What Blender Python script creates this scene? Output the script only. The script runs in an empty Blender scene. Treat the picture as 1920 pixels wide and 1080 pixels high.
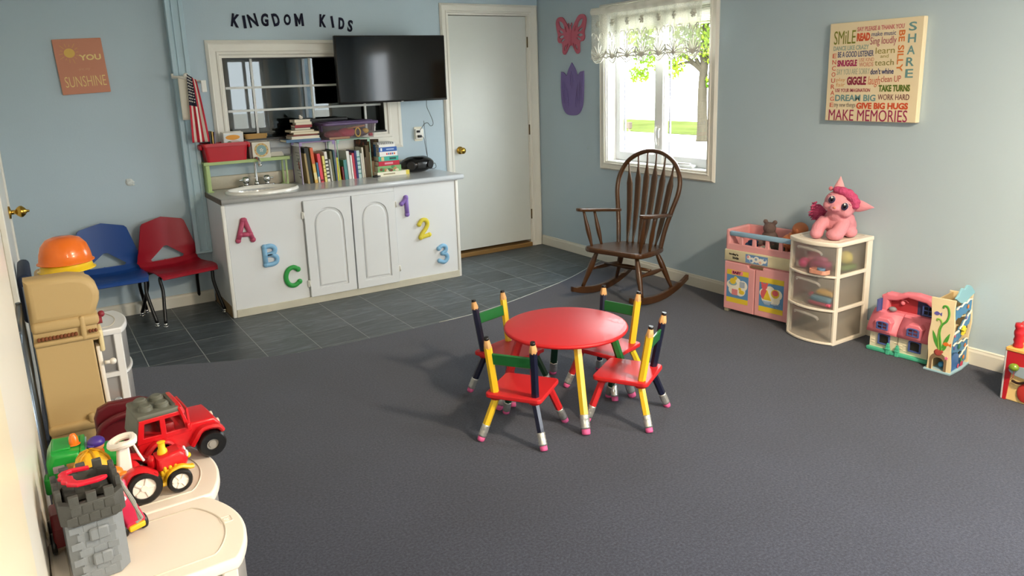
import bpy, bmesh, math, random
from mathutils import Vector, Matrix, Euler
from math import sin, cos, pi, radians, sqrt, atan2
C = bpy.context.scene.collection
D = bpy.data
RND = random.Random(7)

# ------------------------------------------------------------------ camera
sc = bpy.context.scene
cam_d = D.cameras.new('camera'); cam = D.objects.new('camera', cam_d); C.objects.link(cam)
CAM_R = [[0.8427694, -0.537255, -0.0331186], [-0.1474504, -0.1712497, -0.9741314], [0.5176854, 0.8258514, -0.2235424]]
CAM_P = (-3.9696, -5.6989, 1.5163)
F, CX, CY = (1411.65, 950.54, 473.02)
r0, r1, r2 = [Vector(r) for r in CAM_R]          # right, down, forward
mw = Matrix((( r0.x, -r1.x, -r2.x, CAM_P[0]), (r0.y, -r1.y, -r2.y, CAM_P[1]), (r0.z, -r1.z, -r2.z, CAM_P[2]), (0, 0, 0, 1)))
cam.matrix_world = mw
cam_d.sensor_width = 36.0; cam_d.lens = F / 1920 * 36
cam_d.shift_x = (960 - CX) / 1920; cam_d.shift_y = (CY - 540) / 1920
cam_d.clip_start = 0.02; cam_d.clip_end = 300
sc.camera = cam

# ------------------------------------------------------------------ world, sun, exposure
sc.view_settings.view_transform = 'Standard'
try: sc.view_settings.look = 'None'
except Exception: pass
sc.view_settings.gamma = 1.0; sc.view_settings.use_curve_mapping = False
sc.view_settings.exposure = 1.55
W = D.worlds.new('sky'); sc.world = W; W.use_nodes = True
bg = W.node_tree.nodes['Background']
bg.inputs['Color'].default_value = (0.90, 0.96, 1.0, 1); bg.inputs['Strength'].default_value = 6.0
sun_d = D.lights.new('sun', 'SUN'); sun_d.energy = 4.0; sun_d.angle = 0.02; sun_d.color = (1, 0.95, 0.85)
sun = D.objects.new('sun', sun_d); C.objects.link(sun)
sun.rotation_euler = Vector((0.55, 0.35, -1.0)).to_track_quat('-Z', 'Y').to_euler()

def portal(name, loc, rot, sx, sy):
    l = D.lights.new(name, 'AREA'); l.shape = 'RECTANGLE'; l.size = sx; l.size_y = sy
    l.cycles.is_portal = True
    o = D.objects.new(name, l); C.objects.link(o); o.location = loc; o.rotation_euler = rot
    return o
portal('window_portal', (0.16, -1.48, 1.4), (0, radians(90), 0), 1.2, 1.15)
portal('window_portal', (-.69, -7.56, 1.4), (radians(-90), 0, radians(180)), .62, 1.25)

portal('window_portal', (.16, -6.1, 1.4), (0, radians(90), 0), 1.2, 1.4)
# warm ceiling lamps of the room (their fixtures are built with the ceiling)
LAMPS = [(-3.1, -6.7), (-1.5, -5.6)]
for (lx, ly), en in zip(LAMPS, (15, 58)):
    l = D.lights.new('ceiling_lamp', 'AREA'); l.shape = 'DISK'; l.size = .34; l.energy = en; l.color = (1.0, .80, .56)
    o = D.objects.new('ceiling_lamp', l); C.objects.link(o); o.location = (lx, ly, 2.33)

# ------------------------------------------------------------------ materials
def lin(h):
    if isinstance(h, str):
        h = h.lstrip('#'); h = [int(h[i:i + 2], 16) / 255 for i in (0, 2, 4)]
    else: h = [c / 255 for c in h]
    return tuple((c / 12.92 if c <= 0.04045 else ((c + 0.055) / 1.055) ** 2.4) for c in h) + (1.0,)
MATS = {}
def mat(col, rough=0.5, metal=0.0, spec=0.5, bump=0.0, bscale=60.0, var=0.0, vscale=8.0, alpha=1.0, trans=0.0, emit=0.0, coat=0.0, stretch=None, sss=0.0, ior=1.45):
    key = (str(col), rough, metal, spec, bump, bscale, var, vscale, alpha, trans, emit, coat, str(stretch), sss, ior)
    if key in MATS: return MATS[key]
    m = D.materials.new('surface'); m.use_nodes = True; nt = m.node_tree; b = nt.nodes['Principled BSDF']
    c = lin(col)
    b.inputs['Base Color'].default_value = c; b.inputs['Roughness'].default_value = rough
    b.inputs['Metallic'].default_value = metal; b.inputs['Specular IOR Level'].default_value = spec
    b.inputs['Alpha'].default_value = alpha; b.inputs['Transmission Weight'].default_value = trans
    b.inputs['Coat Weight'].default_value = coat; b.inputs['IOR'].default_value = ior
    if emit: b.inputs['Emission Color'].default_value = c; b.inputs['Emission Strength'].default_value = emit
    if sss: b.inputs['Subsurface Weight'].default_value = sss; b.inputs['Subsurface Radius'].default_value = (.02, .01, .01)
    if var or bump:
        tc = nt.nodes.new('ShaderNodeTexCoord'); mp = nt.nodes.new('ShaderNodeMapping')
        nt.links.new(tc.outputs['Object'], mp.inputs['Vector'])
        if stretch: mp.inputs['Scale'].default_value = stretch
    if var:
        n = nt.nodes.new('ShaderNodeTexNoise'); n.inputs['Scale'].default_value = vscale; n.inputs['Detail'].default_value = 5
        nt.links.new(mp.outputs['Vector'], n.inputs['Vector'])
        r = nt.nodes.new('ShaderNodeMapRange'); r.inputs[1].default_value = .25; r.inputs[2].default_value = .75
        r.inputs[3].default_value = 1 - var; r.inputs[4].default_value = 1 + var
        nt.links.new(n.outputs['Fac'], r.inputs[0])
        mx = nt.nodes.new('ShaderNodeVectorMath'); mx.operation = 'SCALE'; mx.inputs[0].default_value = c[:3]
        nt.links.new(r.outputs[0], mx.inputs['Scale']); nt.links.new(mx.outputs[0], b.inputs['Base Color'])
    if bump:
        n2 = nt.nodes.new('ShaderNodeTexNoise'); n2.inputs['Scale'].default_value = bscale; n2.inputs['Detail'].default_value = 3
        nt.links.new(mp.outputs['Vector'], n2.inputs['Vector'])
        bp = nt.nodes.new('ShaderNodeBump'); bp.inputs['Strength'].default_value = bump; bp.inputs['Distance'].default_value = 0.01
        nt.links.new(n2.outputs['Fac'], bp.inputs['Height']); nt.links.new(bp.outputs['Normal'], b.inputs['Normal'])
    MATS[key] = m
    return m
def thin_glass(tint=(1, 1, 1), refl=0.06, rough=0.0):
    m = D.materials.new('glass'); m.use_nodes = True; nt = m.node_tree; nt.nodes.clear()
    o = nt.nodes.new('ShaderNodeOutputMaterial'); mix = nt.nodes.new('ShaderNodeMixShader')
    t = nt.nodes.new('ShaderNodeBsdfTransparent'); t.inputs[0].default_value = (*tint, 1)
    g = nt.nodes.new('ShaderNodeBsdfGlossy'); g.inputs['Roughness'].default_value = rough
    fr = nt.nodes.new('ShaderNodeLayerWeight'); fr.inputs[0].default_value = .5
    pw = nt.nodes.new('ShaderNodeMath'); pw.operation = 'POWER'; pw.inputs[1].default_value = 4.5; nt.links.new(fr.outputs['Facing'], pw.inputs[0])
    ml = nt.nodes.new('ShaderNodeMath'); ml.operation = 'MULTIPLY_ADD'; ml.inputs[1].default_value = .85; ml.inputs[2].default_value = refl
    nt.links.new(pw.outputs[0], ml.inputs[0]); nt.links.new(ml.outputs[0], mix.inputs[0])
    nt.links.new(t.outputs[0], mix.inputs[1]); nt.links.new(g.outputs[0], mix.inputs[2]); nt.links.new(mix.outputs[0], o.inputs[0])
    return m
def frosted(col, clear=0.45, rough=0.4):
    """thin translucent plastic: part see-through, part scattering"""
    m = D.materials.new('translucent_plastic'); m.use_nodes = True; nt = m.node_tree; nt.nodes.clear()
    c = lin(col)
    o = nt.nodes.new('ShaderNodeOutputMaterial'); mix = nt.nodes.new('ShaderNodeMixShader'); mix.inputs[0].default_value = clear
    t = nt.nodes.new('ShaderNodeBsdfTransparent'); t.inputs[0].default_value = (0.93, 0.93, 0.93, 1)
    b = nt.nodes.new('ShaderNodeBsdfPrincipled'); b.inputs['Base Color'].default_value = c; b.inputs['Roughness'].default_value = rough
    tl = nt.nodes.new('ShaderNodeBsdfTranslucent'); tl.inputs[0].default_value = c
    m2 = nt.nodes.new('ShaderNodeMixShader'); m2.inputs[0].default_value = 0.4
    nt.links.new(b.outputs[0], m2.inputs[1]); nt.links.new(tl.outputs[0], m2.inputs[2])
    nt.links.new(m2.outputs[0], mix.inputs[1]); nt.links.new(t.outputs[0], mix.inputs[2]); nt.links.new(mix.outputs[0], o.inputs[0])
    return m

# ------------------------------------------------------------------ mesh helpers
BACK = Matrix(((1, 0, 0), (0, 0, -1), (0, 1, 0)))          # local x,y,z -> along back wall, up, into the room
RIGHT = Matrix(((0, 0, -1), (-1, 0, 0), (0, 1, 0)))        # same for the right wall
FLOORM = Matrix.Identity(3)
class MB:
    def __init__(s): s.bm = bmesh.new(); s.mats = []
    def mi(s, m):
        if m is None: return 0
        if m not in s.mats: s.mats.append(m)
        return s.mats.index(m)
    def _fin(s, verts, M, m, smooth=False):
        if M is not None:
            for v in verts: v.co = M @ v.co
        i = s.mi(m); vs = set(verts)
        for v in verts:
            for f in v.link_faces:
                f.material_index = i; f.smooth = smooth
        return s
    def box(s, c, d, rot=None, bev=0.0, seg=1, m=None, taper=None, jit=True):
        if jit:                                              # no two faces exactly coplanar
            q = min(.0003, min(d) * .03); d = tuple(k + RND.uniform(-q, q) for k in d)
        g = bmesh.ops.create_cube(s.bm, size=1.0); vs = g['verts']
        for v in vs:
            v.co = Vector((v.co.x * d[0], v.co.y * d[1], v.co.z * d[2]))
            if taper and v.co.z > 0: v.co.x *= taper[0]; v.co.y *= taper[1]
        if bev > 0:
            es = list({e for v in vs for e in v.link_edges})
            r = bmesh.ops.bevel(s.bm, geom=es, offset=min(bev, min(d) * .49), segments=seg, affect='EDGES', profile=.5)
            vs = list({v for f in r['faces'] for v in f.verts} | {v for v in vs if v.is_valid})
        M = Matrix.Translation(Vector(c))
        if rot is not None: M = M @ (Euler(rot).to_matrix().to_4x4() if not isinstance(rot, Matrix) else rot.to_4x4())
        return s._fin(vs, M, m, seg > 1)
    def b2(s, x0, x1, y0, y1, z0, z1, bev=0.0, seg=1, m=None, jit=True):
        return s.box(((x0 + x1) / 2, (y0 + y1) / 2, (z0 + z1) / 2), (abs(x1 - x0), abs(y1 - y0), abs(z1 - z0)), bev=bev, seg=seg, m=m, jit=jit)
    def cyl(s, a, b, r0, r1=None, n=14, m=None, smooth=True, twist=0.0):
        a = Vector(a); b = Vector(b); r1 = r0 if r1 is None else r1; d = b - a; L = d.length
        g = bmesh.ops.create_cone(s.bm, cap_ends=True, segments=n, radius1=max(r0, 1e-5), radius2=max(r1, 1e-5), depth=L)
        vs = g['verts']
        q = d.to_track_quat('Z', 'Y').to_matrix().to_4x4()
        M = Matrix.Translation((a + b) / 2) @ q @ Matrix.Rotation(twist, 4, 'Z')
        s._fin(vs, M, m, smooth)
        for v in vs:
            for f in v.link_faces:
                if len(f.verts) > 4: f.smooth = False
        return s
    def ball(s, c, r, n=14, rot=None, m=None):
        g = bmesh.ops.create_uvsphere(s.bm, u_segments=n, v_segments=max(6, n * 2 // 3), radius=1.0); vs = g['verts']
        if not isinstance(r, (tuple, list)): r = (r, r, r)
        M = Matrix.Translation(Vector(c))
        if rot is not None: M = M @ Euler(rot).to_matrix().to_4x4()
        M = M @ Matrix.Diagonal((*r, 1))
        return s._fin(vs, M, m, True)
    def tube(s, pts, r, n=8, closed=False, m=None, flat=None, smooth=True, cap=True):
        """sweep a circle (or flattened ellipse: flat=(scale_normal, scale_binormal)) along pts"""
        pts = [Vector(p) for p in pts]; N = len(pts)
        rr = r if isinstance(r, (list, tuple)) else [r] * N
        rings = []; nrm = None
        for i, p in enumerate(pts):
            if closed: t = pts[(i + 1) % N] - pts[i - 1]
            else: t = pts[min(i + 1, N - 1)] - pts[max(i - 1, 0)]
            t.normalize()
            if nrm is None:
                nrm = Vector((0, 0, 1)) if abs(t.z) < .9 else Vector((0, 1, 0))
            nrm = (nrm - t * nrm.dot(t)); nrm.normalize(); bi = t.cross(nrm)
            fl = flat or (1, 1)
            rings.append([s.bm.verts.new(p + nrm * cos(2 * pi * k / n) * rr[i] * fl[0] + bi * sin(2 * pi * k / n) * rr[i] * fl[1]) for k in range(n)])
        i = s.mi(m); fs = []
        for a in range(N if closed else N - 1):
            A = rings[a]; B = rings[(a + 1) % N]
            for k in range(n):
                fs.append(s.bm.faces.new((A[k], A[(k + 1) % n], B[(k + 1) % n], B[k])))
        for f in fs: f.smooth = smooth
        if not closed and cap:
            fs.append(s.bm.faces.new(rings[0][::-1])); fs.append(s.bm.faces.new(rings[-1]))
        for f in fs: f.material_index = i
        return s
    def lathe(s, prof, n=24, M=None, m=None, sx=1.0, sy=1.0, smooth=True):
        rings = []
        for (r, z) in prof:
            if r < 1e-6: rings.append([s.bm.verts.new((0, 0, z))])
            else: rings.append([s.bm.verts.new((r * cos(2 * pi * k / n) * sx, r * sin(2 * pi * k / n) * sy, z)) for k in range(n)])
        i = s.mi(m); allv = [v for r in rings for v in r]
        for A, B in zip(rings, rings[1:]):
            for k in range(n):
                a0 = A[k % len(A)]; a1 = A[(k + 1) % len(A)]; b0 = B[k % len(B)]; b1 = B[(k + 1) % len(B)]
                vs = []
                for v in (a0, a1, b1, b0):
                    if v not in vs: vs.append(v)
                if len(vs) > 2:
                    f = s.bm.faces.new(vs); f.smooth = smooth; f.material_index = i
        if M is not None:
            for v in allv: v.co = M @ v.co
        return s
    def prism(s, outs, h, M=None, m=None, bev=0.0, z0=0.0, res=2, smooth=False):
        """extrude filled 2-D outlines (list of closed polylines, even-odd) from z0 to z0+h"""
        if outs and not isinstance(outs[0][0], (tuple, list, Vector)): outs = [outs]
        cu = D.curves.new('tmp', 'CURVE'); cu.dimensions = '2D'; cu.fill_mode = 'BOTH'; cu.extrude = max(h / 2 - bev, 1e-5)
        cu.bevel_depth = bev; cu.bevel_resolution = res if bev else 0; cu.offset = -bev
        for o in outs:
            sp = cu.splines.new('POLY'); sp.points.add(len(o) - 1); sp.use_cyclic_u = True
            for p, q in zip(sp.points, o): p.co = (q[0], q[1], 0, 1)
        return s._curve(cu, h, z0, M, m, smooth)
    def _curve(s, cu, h, z0, M, m, smooth):
        ob = D.objects.new('tmp', cu)
        me = D.meshes.new_from_object(ob)
        n0 = len(s.bm.verts); s.bm.from_mesh(me); s.bm.verts.ensure_lookup_table()
        vs = s.bm.verts[n0:]
        T = Matrix.Translation((0, 0, z0 + h / 2))
        if M is not None: T = M.to_4x4() @ T
        s._fin(list(vs), T, m, smooth)
        D.objects.remove(ob); D.curves.remove(cu); D.meshes.remove(me)
        return s
    def text(s, txt, x0, y0, w, h, M=None, m=None, depth=0.0015, bold=0.0, shear=0.0, rot=0.0, z0=0.0, spacing=1.0):
        """lettering fitted into the box x0,y0,w,h (before rotation about the box centre)"""
        cu = D.curves.new('tmp', 'FONT'); cu.body = txt; cu.size = 1.0; cu.shear = shear; cu.offset = bold; cu.space_character = spacing
        cu.resolution_u = 3
        ob = D.objects.new('tmp', cu); me = D.meshes.new_from_object(ob)
        if len(me.vertices) == 0: return s
        xs = [v.co.x for v in me.vertices]; ys = [v.co.y for v in me.vertices]
        ax, bx, ay, by = min(xs), max(xs), min(ys), max(ys)
        b2 = bmesh.new(); b2.from_mesh(me)
        ge = bmesh.ops.extrude_face_region(b2, geom=b2.faces[:])
        bmesh.ops.translate(b2, verts=[v for v in ge['geom'] if isinstance(v, bmesh.types.BMVert)], vec=(0, 0, 1))
        bmesh.ops.recalc_face_normals(b2, faces=b2.faces[:])
        b2.to_mesh(me); b2.free()
        n0 = len(s.bm.verts); s.bm.from_mesh(me); s.bm.verts.ensure_lookup_table(); vs = list(s.bm.verts[n0:])
        zs = [v.co.z for v in vs]; za = min(zs); zb = max(zs) if max(zs) > za else za + 1
        for v in vs:
            px = (v.co.x - ax) / max(bx - ax, 1e-6) * w - w / 2; py = (v.co.y - ay) / max(by - ay, 1e-6) * h - h / 2
            c, q = cos(rot), sin(rot)
            v.co = Vector((x0 + w / 2 + px * c - py * q, y0 + h / 2 + px * q + py * c, z0 + (v.co.z - za) / (zb - za) * depth))
        s._fin(vs, M.to_4x4() if M is not None else None, m, False)
        D.objects.remove(ob); D.curves.remove(cu); D.meshes.remove(me)
        return s
    def poly(s, pts, m=None, smooth=False):
        f = s.bm.faces.new([s.bm.verts.new(p) for p in pts]); f.material_index = s.mi(m); f.smooth = smooth
        return s
    def grid(s, nu, nv, fn, m=None, keep=None):
        vs = [[s.bm.verts.new(fn(i / nu, j / nv)) for j in range(nv + 1)] for i in range(nu + 1)]
        k = s.mi(m)
        for i in range(nu):
            for j in range(nv):
                if keep and not keep((i + .5) / nu, (j + .5) / nv): continue
                f = s.bm.faces.new((vs[i][j], vs[i + 1][j], vs[i + 1][j + 1], vs[i][j + 1])); f.smooth = True; f.material_index = k
        loose = [v for row in vs for v in row if not v.link_faces]
        for v in loose: s.bm.verts.remove(v)
        return s
    def xf(s, M):
        bmesh.ops.transform(s.bm, matrix=M.to_4x4(), verts=s.bm.verts[:]); return s
def obj(name, mb, m=None, parent=None, label=None, recalc=True, loc=None, rot=None):
    if recalc: bmesh.ops.recalc_face_normals(mb.bm, faces=mb.bm.faces[:])
    me = D.meshes.new(name); mb.bm.to_mesh(me); mb.bm.free()
    if mb.mats:
        for q in mb.mats: me.materials.append(q)
    elif m: me.materials.append(m)
    o = D.objects.new(name, me); C.objects.link(o)
    if parent is not None: o.parent = parent
    if label: o['label'] = label
    if loc is not None: o.location = loc
    if rot is not None: o.rotation_euler = rot
    return o
def tag(o, label, cat, group=None):
    o['label'] = label; o['category'] = cat
    if group: o['group'] = group
    return o
def thing(name, label, cat, loc=(0, 0, 0), rot=0.0, group=None):
    o = D.objects.new(name, None); C.objects.link(o); o.empty_display_size = .05
    if isinstance(rot, Matrix): M = Matrix.Translation(Vector(loc)) @ rot.to_4x4(); o.matrix_world = M
    else:
        o.location = loc; o.rotation_euler = rot if isinstance(rot, (tuple, list, Euler)) else (0, 0, rot)
    return tag(o, label, cat, group)
def struct(name, mb, m=None, parent=None, label=None, cat=None):
    o = obj(name, mb, m, parent)
    if parent is None: o['kind'] = 'structure'
    if label: o['label'] = label
    if cat and parent is None: o['category'] = cat
    return o
def dup(root, loc, rot, label=None, group=None):
    r = root.copy(); C.objects.link(r); r.location = loc
    r.rotation_euler = rot if isinstance(rot, (tuple, list)) else (0, 0, rot)
    if label: r['label'] = label
    if group: r['group'] = group
    for ch in list(root.children):
        c = ch.copy(); C.objects.link(c); c.parent = r
        for g in list(ch.children):
            d = g.copy(); C.objects.link(d); d.parent = c
    return r
def smoothmod(o, lv=1):
    md = o.modifiers.new('sub', 'SUBSURF'); md.levels = lv; md.render_levels = lv
    for f in o.data.polygons: f.use_smooth = True
    return o
def fuse(o, vox=0.006, it=4, fac=.5):
    """one continuous skin over overlapping volumes"""
    r = o.modifiers.new('fuse', 'REMESH'); r.mode = 'VOXEL'; r.voxel_size = vox; r.use_smooth_shade = True
    q = o.modifiers.new('soft', 'SMOOTH'); q.iterations = it; q.factor = fac
    return o
def esmooth(o, ang=38):
    for f in o.data.polygons: f.use_smooth = True
    e = o.modifiers.new('edges', 'EDGE_SPLIT'); e.split_angle = radians(ang); return o
def circ(cx, cy, rx, ry=None, n=24, a0=0.0, a1=2 * pi, end=False):
    ry = rx if ry is None else ry; k = n if not end else n - 1
    return [(cx + rx * cos(a0 + (a1 - a0) * i / k), cy + ry * sin(a0 + (a1 - a0) * i / k)) for i in range(n)]
def rrect(x0, y0, x1, y1, r, n=4):
    o = []
    for (cx, cy, a) in ((x1 - r, y1 - r, 0), (x0 + r, y1 - r, pi / 2), (x0 + r, y0 + r, pi), (x1 - r, y0 + r, 3 * pi / 2)):
        for i in range(n + 1): o.append((cx + r * cos(a + pi / 2 * i / n), cy + r * sin(a + pi / 2 * i / n)))
    return o
def smooth_pts(pts, sub=5, closed=True):
    """Catmull-Rom"""
    P = [Vector(p) for p in pts]; N = len(P); out = []
    rng = range(N) if closed else range(N - 1)
    for i in rng:
        if closed: a, b, c, d = P[i - 1], P[i], P[(i + 1) % N], P[(i + 2) % N]
        else: a, b, c, d = P[max(i - 1, 0)], P[i], P[i + 1], P[min(i + 2, N - 1)]
        for k in range(sub):
            t = k / sub
            out.append(tuple(.5 * ((2 * b) + (c - a) * t + (2 * a - 5 * b + 4 * c - d) * t * t + (3 * b - a - 3 * c + d) * t ** 3)))
    if not closed: out.append(tuple(P[-1]))
    return out
# ------------------------------------------------------------------ structure: floor, walls, ceiling
WALL = mat('b4c7d4', .45, bump=.05, bscale=90, spec=.4, var=.015, vscale=1.5)
WHITE = mat('e9e9e4', .4, spec=.5, var=.02, vscale=3)
TRIM = mat('e4e2da', .38, spec=.5, var=.02, vscale=5)
def wall_grid(mb, u0, u1, v0, v1, holes, fn, t):
    us = sorted({u0, u1, *[h[0] for h in holes], *[h[1] for h in holes]}); vs = sorted({v0, v1, *[h[2] for h in holes], *[h[3] for h in holes]})
    for a, b in zip(us, us[1:]):
        for c, d in zip(vs, vs[1:]):
            if any(h[0] - 1e-6 <= a and b <= h[1] + 1e-6 and h[2] - 1e-6 <= c and d <= h[3] + 1e-6 for h in holes): continue
            fn(mb, a, b, c, d, t)
    bmesh.ops.remove_doubles(mb.bm, verts=mb.bm.verts[:], dist=1e-5)
    fs = {}
    for f in mb.bm.faces:                                   # drop the inner partitions between neighbouring blocks
        k = tuple(round(x, 4) for x in f.calc_center_median()); fs.setdefault(k, []).append(f)
    bmesh.ops.delete(mb.bm, geom=[f for v in fs.values() if len(v) > 1 for f in v], context='FACES')
    return mb
XW, YF, ZC = -4.11, -7.5, 2.44
floor = struct('floor', MB().b2(XW - .1, .1, YF - .1, .12, -.14, -.0037, jit=False), mat('9a9d9b', .8))
TILE = D.materials.new('slate_tile'); TILE.use_nodes = True
def _tile(nt):
    b = nt.nodes['Principled BSDF']; tc = nt.nodes.new('ShaderNodeTexCoord'); oi = nt.nodes.new('ShaderNodeObjectInfo')
    ad = nt.nodes.new('ShaderNodeVectorMath'); ad.operation = 'ADD'; mu = nt.nodes.new('ShaderNodeVectorMath'); mu.operation = 'SCALE'
    mu.inputs[0].default_value = (37, 91, 13); nt.links.new(oi.outputs['Random'], mu.inputs['Scale'])
    mp = nt.nodes.new('ShaderNodeMapping'); mp.inputs['Scale'].default_value = (2.2, 9, 4); mp.inputs['Rotation'].default_value = (0, 0, .45)
    nt.links.new(tc.outputs['Object'], mp.inputs['Vector']); nt.links.new(mp.outputs[0], ad.inputs[0]); nt.links.new(mu.outputs[0], ad.inputs[1])
    n = nt.nodes.new('ShaderNodeTexNoise'); n.inputs['Scale'].default_value = 2.2; n.inputs['Detail'].default_value = 9; n.inputs['Distortion'].default_value = 1.6
    nt.links.new(ad.outputs[0], n.inputs['Vector'])
    cr = nt.nodes.new('ShaderNodeValToRGB'); e = cr.color_ramp.elements
    e[0].position = .3; e[0].color = lin('3c4347'); e[1].position = .72; e[1].color = lin('60686e')
    k = e.new(.52); k.color = lin('485055')
    nt.links.new(n.outputs['Fac'], cr.inputs[0])
    h = nt.nodes.new('ShaderNodeHueSaturation'); mr = nt.nodes.new('ShaderNodeMapRange'); mr.inputs[3].default_value = .82; mr.inputs[4].default_value = 1.15
    nt.links.new(oi.outputs['Random'], mr.inputs[0]); nt.links.new(mr.outputs[0], h.inputs['Value']); nt.links.new(cr.outputs[0], h.inputs['Color'])
    nt.links.new(h.outputs[0], b.inputs['Base Color']); b.inputs['Roughness'].default_value = .42; b.inputs['Specular IOR Level'].default_value = .45
    bp = nt.nodes.new('ShaderNodeBump'); bp.inputs['Strength'].default_value = .25; bp.inputs['Distance'].default_value = .01
    nt.links.new(n.outputs['Fac'], bp.inputs['Height']); nt.links.new(bp.outputs[0], b.inputs['Normal'])
_tile(TILE.node_tree)
EDGE = [(-4.2, -.95), (-3.9, -1.05), (-3.643, -1.169), (-3.151, -1.40), (-2.928, -1.475), (-2.657, -1.525), (-2.3, -1.53), (-1.976, -1.525), (-1.592, -1.50), (-1.258, -1.417), (-.854, -1.285), (-.6, -1.19), (-.382, -1.082), (-.2, -.98), (.05, -.85)]
def edge_y(x):
    for (a, b), (c, d) in zip(EDGE, EDGE[1:]):
        if a <= x <= c: return b + (d - b) * (x - a) / (c - a)
    return EDGE[0][1] if x < EDGE[0][0] else EDGE[-1][1]
tile_me = None
for i in range(15):
    for j in range(7):
        cx = -3.565 + .3005 * (i - 2) + .15; cy = -.28 - .303 * (j - 1) - .1515
        if cx - .15 > .05 or cy > .1 or cy < -1.7: continue
        if cy + .15 < min(edge_y(cx - .15), edge_y(cx), edge_y(cx + .15)): continue
        if tile_me is None:
            t = obj('tile', MB().box((0, 0, -.0070), (.2960, .2985, .008), bev=.0006, jit=False), TILE, floor); tile_me = t.data
        else:
            t = D.objects.new('tile', tile_me); C.objects.link(t); t.parent = floor
        t.location = (cx, cy, 0)
CARPET = D.materials.new('carpet'); CARPET.use_nodes = True
def _carpet(nt):
    b = nt.nodes['Principled BSDF']; tc = nt.nodes.new('ShaderNodeTexCoord')
    n = nt.nodes.new('ShaderNodeTexNoise'); n.inputs['Scale'].default_value = 330; n.inputs['Detail'].default_value = 3; n.inputs['Roughness'].default_value = .7
    n3 = nt.nodes.new('ShaderNodeTexNoise'); n3.inputs['Scale'].default_value = 110; n3.inputs['Detail'].default_value = 4
    n2 = nt.nodes.new('ShaderNodeTexNoise'); n2.inputs['Scale'].default_value = 2.0; n2.inputs['Detail'].default_value = 3
    for q in (n, n2, n3): nt.links.new(tc.outputs['Object'], q.inputs['Vector'])
    a = nt.nodes.new('ShaderNodeMath'); a.operation = 'MULTIPLY_ADD'; a.inputs[1].default_value = .45
    nt.links.new(n3.outputs[0], a.inputs[0]); 
    a2 = nt.nodes.new('ShaderNodeMath'); a2.operation = 'MULTIPLY'; a2.inputs[1].default_value = .55
    nt.links.new(n.outputs[0], a2.inputs[0]); nt.links.new(a2.outputs[0], a.inputs[2])
    cr = nt.nodes.new('ShaderNodeValToRGB'); e = cr.color_ramp.elements
    e[0].position = .33; e[0].color = lin('141a2b'); e[1].position = .68; e[1].color = lin('474c5c'); k = e.new(.5); k.color = lin('2a3042')
    nt.links.new(a.outputs[0], cr.inputs[0])
    h = nt.nodes.new('ShaderNodeHueSaturation'); mr = nt.nodes.new('ShaderNodeMapRange'); mr.inputs[1].default_value = .3; mr.inputs[2].default_value = .7; mr.inputs[3].default_value = .9; mr.inputs[4].default_value = 1.1
    nt.links.new(n2.outputs[0], mr.inputs[0]); nt.links.new(mr.outputs[0], h.inputs['Value']); nt.links.new(cr.outputs[0], h.inputs['Color'])
    nt.links.new(h.outputs[0], b.inputs['Base Color']); b.inputs['Roughness'].default_value = .95; b.inputs['Specular IOR Level'].default_value = .12
    b.inputs['Sheen Weight'].default_value = .25; b.inputs['Sheen Roughness'].default_value = .5
    bp = nt.nodes.new('ShaderNodeBump'); bp.inputs['Strength'].default_value = .35; bp.inputs['Distance'].default_value = .004
    nt.links.new(a.outputs[0], bp.inputs['Height']); nt.links.new(bp.outputs[0], b.inputs['Normal'])
_carpet(CARPET.node_tree)
ce = smooth_pts([(x, y, 0) for x, y in EDGE], 4, False)
ce = [(min(max(x, XW - .05), .03), y) for x, y, z in ce]
obj('carpet', MB().prism([ce + [(.03, YF), (XW - .05, YF)]], .009, z0=-.009), CARPET, floor, 'charcoal navy carpet with a curved edge')
obj('carpet_edging', MB().tube([(x, y + .004, -.001) for x, y in ce if x > -1.9], .004, 6), mat('a9aca8', .5), floor, 'thin pale strip along the carpet edge')

wb = wall_grid(MB(), XW - .1, .12, -.01, ZC, [(-.9, -.118, -.01, 2.062), (-2.72, -1.512, 1.15, 1.732)], lambda m, a, b, c, d, t: m.b2(a, b, 0, t, c, d, jit=False), .12)
struct('wall_back', wb, WALL)
wr = wall_grid(MB(), YF - .1, 0, -.01, ZC, [(-2.045, -.945, .845, 1.985), (-6.8, -5.4, .8, 2.0)], lambda m, a, b, c, d, t: m.b2(0, t, a, b, c, d, jit=False), .16)
struct('wall_right', wr, WALL)
wf = wall_grid(MB(), XW - .1, 0, -.01, ZC, [(-1.0, -.38, .8, 2.0)], lambda m, a, b, c, d, t: m.b2(a, b, YF - t, YF, c, d, jit=False), .12)
struct('wall_front', wf, WALL)
struct('wall_left', MB().b2(XW - .1, XW, YF, 0, -.01, ZC), mat('dcd6c4', .4, spec=.4, var=.02))
struct('ceiling', MB().b2(XW - .1, .16, YF - .12, .12, ZC, ZC + .15), mat('e6e6e0', .7))

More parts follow.
